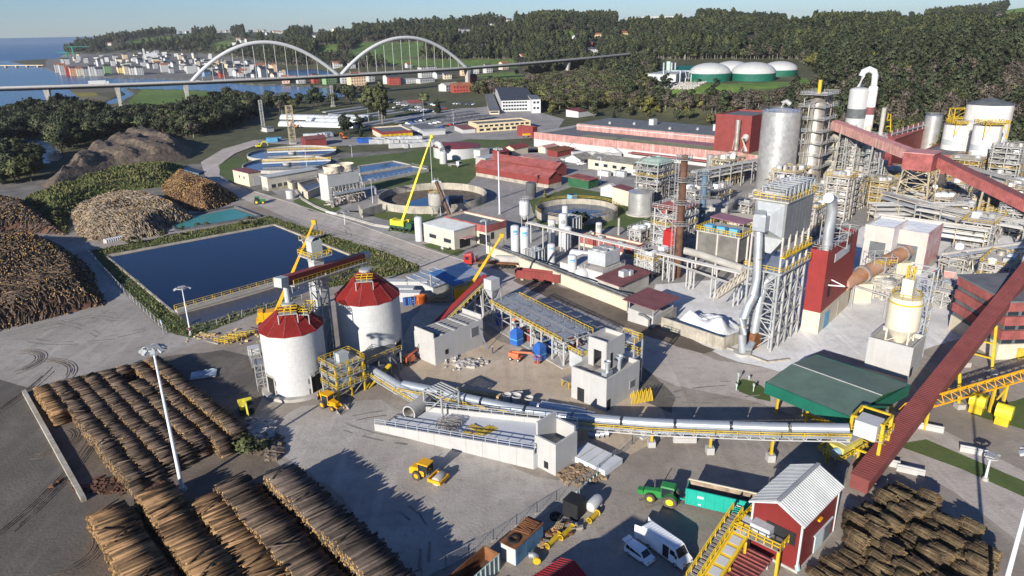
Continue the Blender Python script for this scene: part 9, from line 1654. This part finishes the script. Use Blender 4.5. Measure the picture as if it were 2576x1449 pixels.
def person(x,y,rz,label,top=(.05,.06,.09)):
 T=thing('person',label,'person',at(x,y),rz); me=bpy.data.meshes.new('body'); J=[(0,0,.95),(0,0,1.15),(0,0,1.42),(0,0,1.52),(0,0,1.66),(.09,0,.9),(.10,.03,.48),(.11,-.02,.08),(.12,.12,.04),(-.09,0,.9),(-.10,-.06,.48),(-.13,-.10,.08),(-.13,.04,.04),(.2,0,1.38),(.26,.02,1.1),(.25,.16,.9),(-.2,0,1.38),(-.26,-.03,1.1),(-.24,.08,.88)]
 E=[(0,1),(1,2),(2,3),(3,4),(0,5),(5,6),(6,7),(7,8),(0,9),(9,10),(10,11),(11,12),(2,13),(13,14),(14,15),(2,16),(16,17),(17,18)]; me.from_pydata(J,E,[]); o=bpy.data.objects.new('body',me); COL.objects.link(o); o.parent=T; o.modifiers.new('s','SKIN'); R=[.15,.16,.17,.07,.10,.1,.075,.055,.05,.1,.075,.055,.05,.075,.055,.045,.075,.055,.045]
 for i,r in enumerate(R): me.skin_vertices[0].data[i].radius=(r,r)
 me.skin_vertices[0].data[0].use_root=True; o.modifiers.new('u','SUBSURF').render_levels=1; me.materials.append(mat('work_clothes',top,.9)); XL([(.13,1.68),(.14,1.72),(.09,1.80),(.01,1.82)],n=12).o('helmet','white_clean',T); XL([(.17,1.15),(.185,1.15),(.185,1.3),(.17,1.3)],n=12).o('vest','orange',T)
person(1040,772,.5,'worker in dark clothes and white helmet walking past the site cabins'); person(1239,890,2.0,'worker in dark clothes and white helmet beside the steel frame')
# ------------------------------------------------ scrap strip along the mesh fence
def scrap():
 T=thing('blue_container','rusty open-topped blue corrugated container full of scrap','container',at(1298,1424),VD+.12); L,w,h=6.2,2.4,2.6
 for i in range(22): X0(i*L/22,i*L/22+.16,-.06,.06,0,h).o('corrugation','container_blue',T)
 X0(0,L,.0,.05,0,h).o('side_wall','container_blue',T); X0(0,L,w-.05,w,0,h).o('side_wall','container_blue',T); X0(0,.05,.05,w-.05,0,h).o('end_wall','white',T); X0(L-.05,L,.05,w-.05,0,h).o('end_wall','container_blue',T); X0(-.1,L+.1,-.1,w+.1,h+.003,h+.12).o('roof','rust',T)
 g=RR(2)
 for k in range(9): XX((3.0+.3*k,w/2,h+.25+.03*k),(.18,2.2,.14),g.uniform(-.2,.2)).o('beam','rust',T)
 XL([(.5,h+.15),(.8,h+.15),(.8,h+.4),(.5,h+.4)],(1.2,w/2,0),18,closed=1).o('tyre','rubber',T)
 T=thing('rust_container','rusty open skip with pale green side at the yard edge','skip',at(1160,1520),VD+.1); L,w,h=7.5,2.5,2.4
 for y in (0,w): X0(0,L,y-.05,y+.05,0,h).o('side_wall','green_pale' if y==0 else 'rust',T)
 X0(0,.1,.06,w-.06,0,h).o('end_wall','rust',T); X0(L-.1,L,.06,w-.06,0,h).o('end_wall','rust',T); X0(.1,L-.1,.06,w-.06,.1,.3).o('floor','rust_dark',T)
 for i in range(9): X0(.3+i*.85,.42+i*.85,-.13,-.05,0,h).o('rib','grey_paint',T)
 T=thing('black_cage','black slatted steel cage box in the scrap strip','cage',at(1452,1312),VD+.15); L,w,h=2.3,2.3,2.6
 for i in range(15): X0(i*L/15,i*L/15+.14,-.04,.04,0,h).o('slat','black',T); X0(-.04,.04,i*w/15+.06,i*w/15+.2,0,h).o('slat','black',T)
 X0(.1,L,.1,w,0,h-.05).o('box','grey_dark',T); X0(-.1,L+.1,-.1,w+.1,h,h+.08).o('top','black',T)
 T=thing('white_drum','white horizontal tank half hidden behind black cage','tank',at(1482,1292),VD+.15); b=XL([(.01,0),(.7,.2),(.82,.5),(.82,2.4),(.7,2.8),(.01,3)],n=20); b.v=[(z,x,y+.9) for x,y,z in b.v]; b.o('shell','white',T); X0(.5,.9,-.8,.8,0,.4).o('saddle','conc',T); X0(2.1,2.5,-.8,.8,0,.4).o('saddle','conc',T)
 for x,y,L,l in ((1376,1380,2.9,'yellow steel pipe spool with flange, longer front piece'),(1410,1359,2.9,'yellow steel pipe spool behind the longer piece'),(1482,1316,2.2,'short yellow steel pipe spool beside the black cage')):
  T=thing('pipe_spool',l,'pipe',at(x,y),VD+.1,'yellow pipe spools'); b=XL([(.3,0),(.36,0),(.36,L),(.3,L)],n=18,closed=1); b.v=[(z,x_,y_+.42) for x_,y_,z in b.v]; b.o('pipe','yellow',T)
  for zz in (0,L): b=XL([(.36,zz-.05),(.46,zz-.05),(.46,zz+.05),(.36,zz+.05)],n=18); b.v=[(z,x_,y_+.42) for x_,y_,z in b.v]; b.o('flange','yellow',T)
 T=thing('pipe_elbow','polished steel and yellow pipe elbow on the ground','pipe',at(1330,1405)); XT([(0,0,.5),(.6,0,.55),(.9,-.4,.6),(1.0,-1.0,.6)],.42,14).o('elbow','steel',T); XC((1.0,-1.0,.6),(1.02,-1.3,.6),.5,n=14).o('flange','yellow',T)
 g=RR(9)
 for k in range(16):
  x=g.uniform(1372,1450); y=1368-(x-1372)*.55+g.uniform(-18,8); P=at(x,y); m=g.choice(['rust_dark','wood','steel_dirty','black','rust']); s=g.uniform(.4,1.1); cn=dict(rust_dark='dark rusty',wood='wooden',steel_dirty='dull steel',black='black',rust='rusty')[m]
  T=thing('scrap_piece',f'{cn} scrap piece lying in the strip between container and black cage','scrap',P,g.uniform(0,3),'scrap pieces in the strip'); b=B()
  for j in range(5): b.box((g.uniform(-s,s),g.uniform(-s,s)*.6,g.uniform(.1,.6)),(g.uniform(.4,1.4),g.uniform(.2,.6),g.uniform(.1,.4)),g.uniform(0,3),g.uniform(-.4,.4))
  b.o('scrap',m,T,smooth=False,kind='stuff')
 for x,y,l in ((1398,1302,'worn tyre lying in the shaded scrap strip'),): o=tag(XL([(.45,0),(.85,0),(.85,.4),(.45,.4)],n=20,closed=1).o('old_tyre','rubber'),l,'tyre'); o.location=tuple(at(x,y))
 for k in range(5): P=at(1392+k*4,1345-k*3); T=thing('pallet','stacked broken pallet among the scrap','pallet',P+V(0,0,.15*k),.3*k,'pallets in the scrap strip'); [X0(-.6,.6,-.5+j*.25,-.36+j*.25,.1,.14).o('board','plank',T) for j in range(5)]; [X0(-.6+j*.55,-.5+j*.55,-.5,.6,0,.1).o('bearer','wood',T) for j in range(3)]
 pts=[(1000,1490),(1180,1400),(1300,1322),(1400,1262),(1475,1222),(1540,1165),(1590,1120),(1640,1075)]
 for p,q in zip(pts[:-1],pts[1:]):
  a,b=at(*p),at(*q); n=max(1,int(NRM(b-a)/3.4))
  for i in range(n):
   s,e=a+(b-a)*i/n,a+(b-a)*(i+1)/n; T=thing('site_fence','grey mesh site fence panel on a concrete foot','fence',s,0,'site fence panels'); XB(s,s+V(0,0,2),.06).bar(e,e+V(0,0,2),.06).bar(s+V(0,0,2),e+V(0,0,2),.05).bar(s+V(0,0,.15),e+V(0,0,.15),.05).o('frame','struct',T,W=1); q_=B(); [q_.bar(s+(e-s)*j/14,s+(e-s)*j/14+V(0,0,2),.012) for j in range(1,14)]; [q_.bar(s+V(0,0,.3*j),e+V(0,0,.3*j),.012) for j in range(1,7)]; q_.o('mesh','struct',T,W=1); XX(s+V(0,0,.07),(.7,.25,.14),.7).o('foot','conc',T,W=1)
 for i in range(13):
  f=i/12; o=thing('bollard','slim turquoise and white bollard along the drain edge','bollard',at(1450+f*102,1248-f*92),0,'turquoise bollards'); XC((0,0,0),(0,0,.9),.1,n=10).o('post','pipe_teal',o); XC((0,0,.5),(0,0,.65),.105,n=10).o('band','white_clean',o)
 for i in range(9):
  o=thing('bollard','slim turquoise and white bollard beside the slash bundles','bollard',at(2205+i*26,1195+i*23),0,'turquoise bollards by the bundles'); XC((0,0,0),(0,0,.9),.1,n=10).o('post','pipe_teal',o); XC((0,0,.5),(0,0,.65),.105,n=10).o('band','white_clean',o)
mat('container_blue',(.10,.22,.36),.7,var=.25); scrap()
def spoil(label,cx,cy,n,spread,size,m,seed,hh=.6):
 g=RR(seed); b=B()
 for i in range(n):
  x=cx+g.gauss(0,spread[0]); y=cy+g.gauss(0,spread[1]); P=at(x,y); s=size*g.uniform(.3,1.3); b.box(P+V(0,0,s*.25),(s*1.3,s,s*.7),g.uniform(0,3),g.uniform(-.5,.5))
 o=b.o('spoil_heap',m); o['kind']='stuff'; tag(o,label,'spoil')
spoil('loose brown earth and stones beside the hopper block',1462,1195,240,(24,9),.7,'clod',1); spoil('pale rubble at the edge of the yard by the silo',655,1085,160,(16,12),.9,'conc',2); spoil('broken debris between log stacks and yard',680,1130,120,(14,14),.8,'soil',3); spoil('muddy bark scraps at the foot of the log rows',300,1225,260,(60,8),.5,'rust_dark',4); spoil('construction rubble round the roofless building',1170,915,120,(22,6),.6,'conc',5); spoil('stones and planks beside the track at lamp post',560,850,90,(40,6),.6,'plank',6)
T=tree('bush',at(640,1138),1.0,'green bush between log stacks and the yard',None,'shrub'); tree('bush',at(615,1130),.9,'green shrub at the end of the log rows',None,'shrub')
T=thing('plastic_sheeting','crumpled pale plastic sheet over pallet on the wet, shade-darkened ground','sheeting',at(512,945),.3); g=RR(4); n=8; XA([(i*.7-2.4,j*.5-1.7,.3+g.uniform(0,.5)*(0<i<n-1 and 0<j<n-1)) for i in range(n) for j in range(n)],[(i*n+j,(i+1)*n+j,(i+1)*n+j+1,i*n+j+1) for i in range(n-1) for j in range(n-1)]).o('sheet','sheeting',T); X0(-2.2,2.4,-1.5,1.6,0,.3).o('pallet','wood',T)
for k in range(9): tag(XX((0,0,.6),(1.1,1.1,1.2),.3).lathe([(.5,1.2),(.35,1.4),(.1,1.45)],n=8).o('white_bag','white_clean'),'white bulk bag in the line beside the lagoon track','bag','white bulk bags').location=tuple(at(266+k*5.6,611-k*1.2))
for k in range(4): T=thing('railing_stack','yellow steel railing section stored beside the track','steel sections',at(540+k*18,862-k*5),VD-1.2+.2*k,'yellow sections by the track'); XR([(0,0,.1),(4,0,.1),(4,1,.1)],1.0,1.0,.12).o('rails','yellow',T)
for k in range(5): T=thing('steel_beam_stack','grey steel beams stored beside the lamp post track','beams',at(515+k*24,858-k*6.5),VD-1.3,'grey beams by the track'); [XB((0,j*.5,.2),(4.5,j*.5,.2),.3).o('beam','steel_dirty',T) for j in range(4)]
for k in range(12): T=thing('pipe_stack','dark pipe length in the stack beside the bend','pipe',at(462+k*3.3,430+k*.9),VD+.8,'dark pipes at the bend'); XC((0,0,.4),(7,0,.4),.4,n=10).o('pipe','stack_blue',T)
for x,y,rz in ((2228,1168,-.5),(2290,1190,-.5),(2340,1082,-.5),(2448,1140,-.45),(1722,1112,-.05),(1290,1000,.2)): tag(X0(-1.9,1.9,-.35,.35,0,.9).add([(-1.9,-.2,.9),(1.9,-.2,.9),(1.9,.2,.9),(-1.9,.2,.9),(-1.9,-.12,1.1),(1.9,-.12,1.1),(1.9,.12,1.1),(-1.9,.12,1.1)],[(4,5,6,7),(0,1,5,4),(2,3,7,6),(1,2,6,5),(3,0,4,7)]).o('concrete_barrier','conc_new'),'pale concrete barrier block standing on the roadway','barrier','concrete road barriers').location=tuple(at(x,y)); COL.objects[-1].rotation_euler=(0,0,rz)
lampmast(2478,1208,1145,'short thick white sign post on the verge',heads=1,r=.22,name='sign_post')
for x,y,yt,l in ((1856,962,938,'thin sign post at the tip of the traffic island'),(1884,956,945,'green bollard post on the traffic island edge'),(1895,985,965,'thin post on the traffic island lawn'),(1852,982,965,'green post at the traffic island kerb')):
 P=at(x,y); h=hgt(P,yt); T=thing('island_post',l,'post',P); XC((0,0,0),(0,0,h),.09,n=8).o('post','green_pale',T); XX((0,0,h-.3),(.08,.5,.6),.4).o('plate','panel_grey',T)
def bundles():
 g=np.random.default_rng(12); protos=[]
 for k in range(4):
  n=110; tt=g.uniform(0,6.28,n); rr=.5*g.random(n)**.4; P0=np.stack([g.uniform(-1.45,-1.15,n),rr*np.cos(tt),.5+rr*np.sin(tt)*.9],1); P1=P0+np.stack([g.uniform(1.8,2.75,n),g.normal(0,.14,n),g.normal(0,.10,n)],1); protos.append(logmesh('branches',P0,P1,g.uniform(.035,.1,n),('twig','log_end'),n=4));
 straps=XL([(.6,-.03),(.62,-.03),(.62,.03),(.6,.03)],n=12); straps.v=[(z,x,y+.45) for x,y,z in straps.v]; sm=straps.mesh('strap','twig')
 core=XL([(.01,-1.2),(.4,-1.1),(.4,1.1),(.01,1.2)],n=10); core.v=[(z,x,y+.45) for x,y,z in core.v]; cm=core.mesh('core','rust_dark')
 a=RAD(-58); u=V(cos(a),sin(a),0); v=V(-u[1],u[0],0); o=at(2200,1290); r=RR(3); hull=[tuple(at(x,y)[:2]) for x,y in ((2112,1330),(2160,1262),(2240,1235),(2330,1275),(2420,1340),(2475,1395),(2485,1449),(2470,1600),(2300,1600),(2150,1400))]
 hull2=[tuple(at(x,y)[:2]) for x,y in ((2055,1449),(2095,1405),(2160,1405),(2230,1449),(2300,1600),(2050,1600))]; cnt=0
 for i in range(-14,16):
  for j in range(-16,14):
   p=o+u*(i*3.3+(j%3)*.5)+v*(j*1.62)
   for H_,nm,lv in ((hull,'in the stepped stack beside the red gable house',2),(hull2,'in the shaded stack below the red gable house',1)):
    if inpoly(np.array(p[0]),np.array(p[1]),H_):
     e=min(hyp(p[0]-q[0],p[1]-q[1]) for q in H_); L=(1+int(r.random()<.85)+int(r.random()<.6) if lv==2 else 1)
     for l in range(L):
      T=thing('slash_bundle',f'bound bundle of brown branches {nm}, {("bottom layer","middle layer","top layer")[l]}','bundle',p+V(r.uniform(-.25,.25),r.uniform(-.2,.2),l*.95),a+r.uniform(-.09,.09)+(PI if r.random()<.5 else 0),'slash bundles'); T.scale=(1.12,1.2,1.12); k=r.randrange(4); part(cm,'core',T); part(protos[k],'branches',T)
      for x in (-.7,.1,.8): part(sm,'strap',T,(x,0,0))
      cnt+=1
bundles()
def ruts(label,arcs,seed):
 g=RR(seed); b=B()
 for (cx,cy,r,a0,a1,n) in arcs:
  c=at(cx,cy)
  for k in range(n):
   rr=r+k*.42+g.uniform(-.1,.1); z0,z1=a0+g.uniform(-.2,.2),a1+g.uniform(-.2,.2); m=16; pts=[c+V(rr*cos(t),rr*sin(t),0) for t in np.linspace(z0,z1,m)]
   for p,q in zip(pts[:-1],pts[1:]): b.bar(p,q,.14,.10+.06*g.random())
 o=b.o('tyre_ruts','soil'); o['kind']='stuff'; tag(o,label,'ruts')
ruts('curved tyre ruts pressed into the pale yard beside the log heap',[(20,915,5,-.6,1.6,6),(40,960,9,.2,1.6,5)],1); ruts('long muddy tyre ruts along the dark track',[(-700,1000,58,-.38,.02,7),(120,1110,3.5,-1.4,1.2,6),(-900,1250,62,-.2,.16,6),(150,1390,4,-1.3,1.0,5)],2)
k_=14/math.tan(SUN_EL); off_=V(cos(SUN_AZ+PI)*k_,sin(SUN_AZ+PI)*k_,0)
T=thing('loading_hall','plain grey loading hall whose shadow falls across the parked vans','hall',(at(1500,1440)-off_)*V(1,1,0)); pl_=[(at(x,y)-off_)[:2] for x,y in ((1418,1418),(1488,1370),(1587,1303),(1643,1330),(1672,1294),(1747,1333),(1745,1400),(1600,1500))]
B().prism([tuple(q) for q in pl_],0,14).o('wall','grey_paint',T,W=1); B().prism([tuple(q) for q in pl_],14.003,14.25).o('roof','greyroof',T,W=1)
def tracks(label,n,poly,seed,rz,m='trackmark'):
 g=RR(seed); b=B(); W=[tuple(at(x,y)[:2]) for x,y in poly]; xs=[w[0] for w in W]; ys=[w[1] for w in W]
 for i in range(n):
  c=V(g.uniform(min(xs),max(xs)),g.uniform(min(ys),max(ys)),0); R=g.uniform(7,40)*g.choice((-1,1)); a0=g.choice(rz)+g.uniform(-.25,.25); L=g.uniform(8,26)
  for o in (-.9,.9):
   pt=lambda s:c+V(cos(a0)*s-sin(a0)*(o+s*s/(2*R)),sin(a0)*s+cos(a0)*(o+s*s/(2*R)),0); Q=[pt(s) for s in np.linspace(0,L,9)]
   for p,q in zip(Q[:-1],Q[1:]):
    if inpoly(np.array(p[0]),np.array(p[1]),W) and inpoly(np.array(q[0]),np.array(q[1]),W) and g.random()<.6: d=(q-p)/NRM(q-p); s=V(-d[1],d[0],0)*g.uniform(.12,.22); z=V(0,0,.034+.0002*i); b.sheet([p-s+z,q-s+z,q+s+z,p+s+z])
 o=b.o('tyre_marks',m); o['kind']='stuff'; tag(o,label,'tyre marks')
mat('trackmark',(.262,.235,.205),.95,var=.25); tracks('dark tyre marks crossing the pale yard round the roller',5,[(720,1150),(760,1030),(960,1010),(1340,1205),(1470,1220),(1080,1440),(980,1440)],1,(-.7,.8,.2)); tracks('dark tyre marks on the roadway by the white cube',14,[(1560,905),(1700,890),(1900,960),(1930,1040),(2200,1120),(1800,1250),(1500,1400),(1480,1250),(1700,1100)],2,(-.75,.5,0)); tracks('tyre marks fanning over the yard above the log field',12,[(-60,860),(0,835),(280,775),(420,850),(330,890),(70,960)],3,(.2,.7,-.6)); tracks('tyre marks along the plant road',10,[(600,470),(900,570),(1290,700),(1600,830),(1560,890),(1250,760),(860,600),(600,490)],4,(-.77,-.7))
for x,y,yt,m,l in ((478,845,838,'redpaint','round red no-entry sign at the lamp post foot'),(411,842,808,'blue_lt','white and blue notice board on a post at the lagoon corner'),(1113,635,622,'blue_lt','blue and white direction sign on the lawn by the grey hall')):
 P=at(x,y); h=max(1.6,hgt(P,yt)); T=thing('road_sign',l,'sign',P,-.9); XC((0,0,0),(0,0,h),.05,n=6).o('post','struct',T)
 if 'round' in l:
  b=XL([(.01,-.03),(.42,-.03),(.42,.03),(.01,.03)],n=16); b.v=[(x_,z_,y_+h) for x_,y_,z_ in b.v]; b.o('disc',m,T); X0(-.3,.3,-.045,-.03,h-.07,h+.07).o('bar','white_clean',T)
 else: X0(-.6,.6,-.04,.04,h-.6,h+.3).o('board','white_clean',T); X0(-.5,.5,-.055,-.04,h-.1,h+.2).o('panel',m,T)
T=thing('access_scaffold','grey tube scaffold stair leaning by the smaller silo','scaffold',at(650,985),.4); XG(0,2.4,0,3.6,0,5.5,2,2,4,.1).o('tubes','struct',T)
for k in range(4): X0(0,2.4,0,3.6,1.3*(k+1),1.3*(k+1)+.08).o('board','steel_dirty',T)
for x,y in ((1620,1098),(1595,1080)): o=tag(X0(-1,1,-.7,.7,0,.35).box((0,0,.5),(.8,.6,.5)).o('pad_footing','conc_new'),'pale concrete pad footing on the brown earth','footing','loose pad footings'); o.location=tuple(at(x,y)); o.rotation_euler=(0,0,.6)
for k in range(3): o=tag(XC((-.9,0,.6),(.9,0,.6),.6,n=16,caps=False).o('tube_piece','galv_new'),'short galvanised tube piece lying beside the pad footings','tube','loose tube pieces'); o.location=tuple(at(1345*1.0+k*12+150,1100-k*2)); o.rotation_euler=(0,0,-.3)
for o in list(S.objects):
 if '_d' in o: del o['_d']
_hm_=bpy.data.materials.new('haze'); _hm_.use_nodes=True; _t=_hm_.node_tree; _t.nodes.remove(_t.nodes['Principled BSDF']); _pv=_t.nodes.new('ShaderNodeVolumePrincipled'); _pv.inputs['Color'].default_value=(.93,.96,1,1); _pv.inputs['Density'].default_value=.00004; _pv.inputs['Anisotropy'].default_value=.2; _t.links.new(_pv.outputs[0],_t.nodes['Material Output'].inputs['Volume'])
_o=X0(-9300,9300,-100,9200,-14,185).o('haze',_hm_); _o['kind']='stuff'
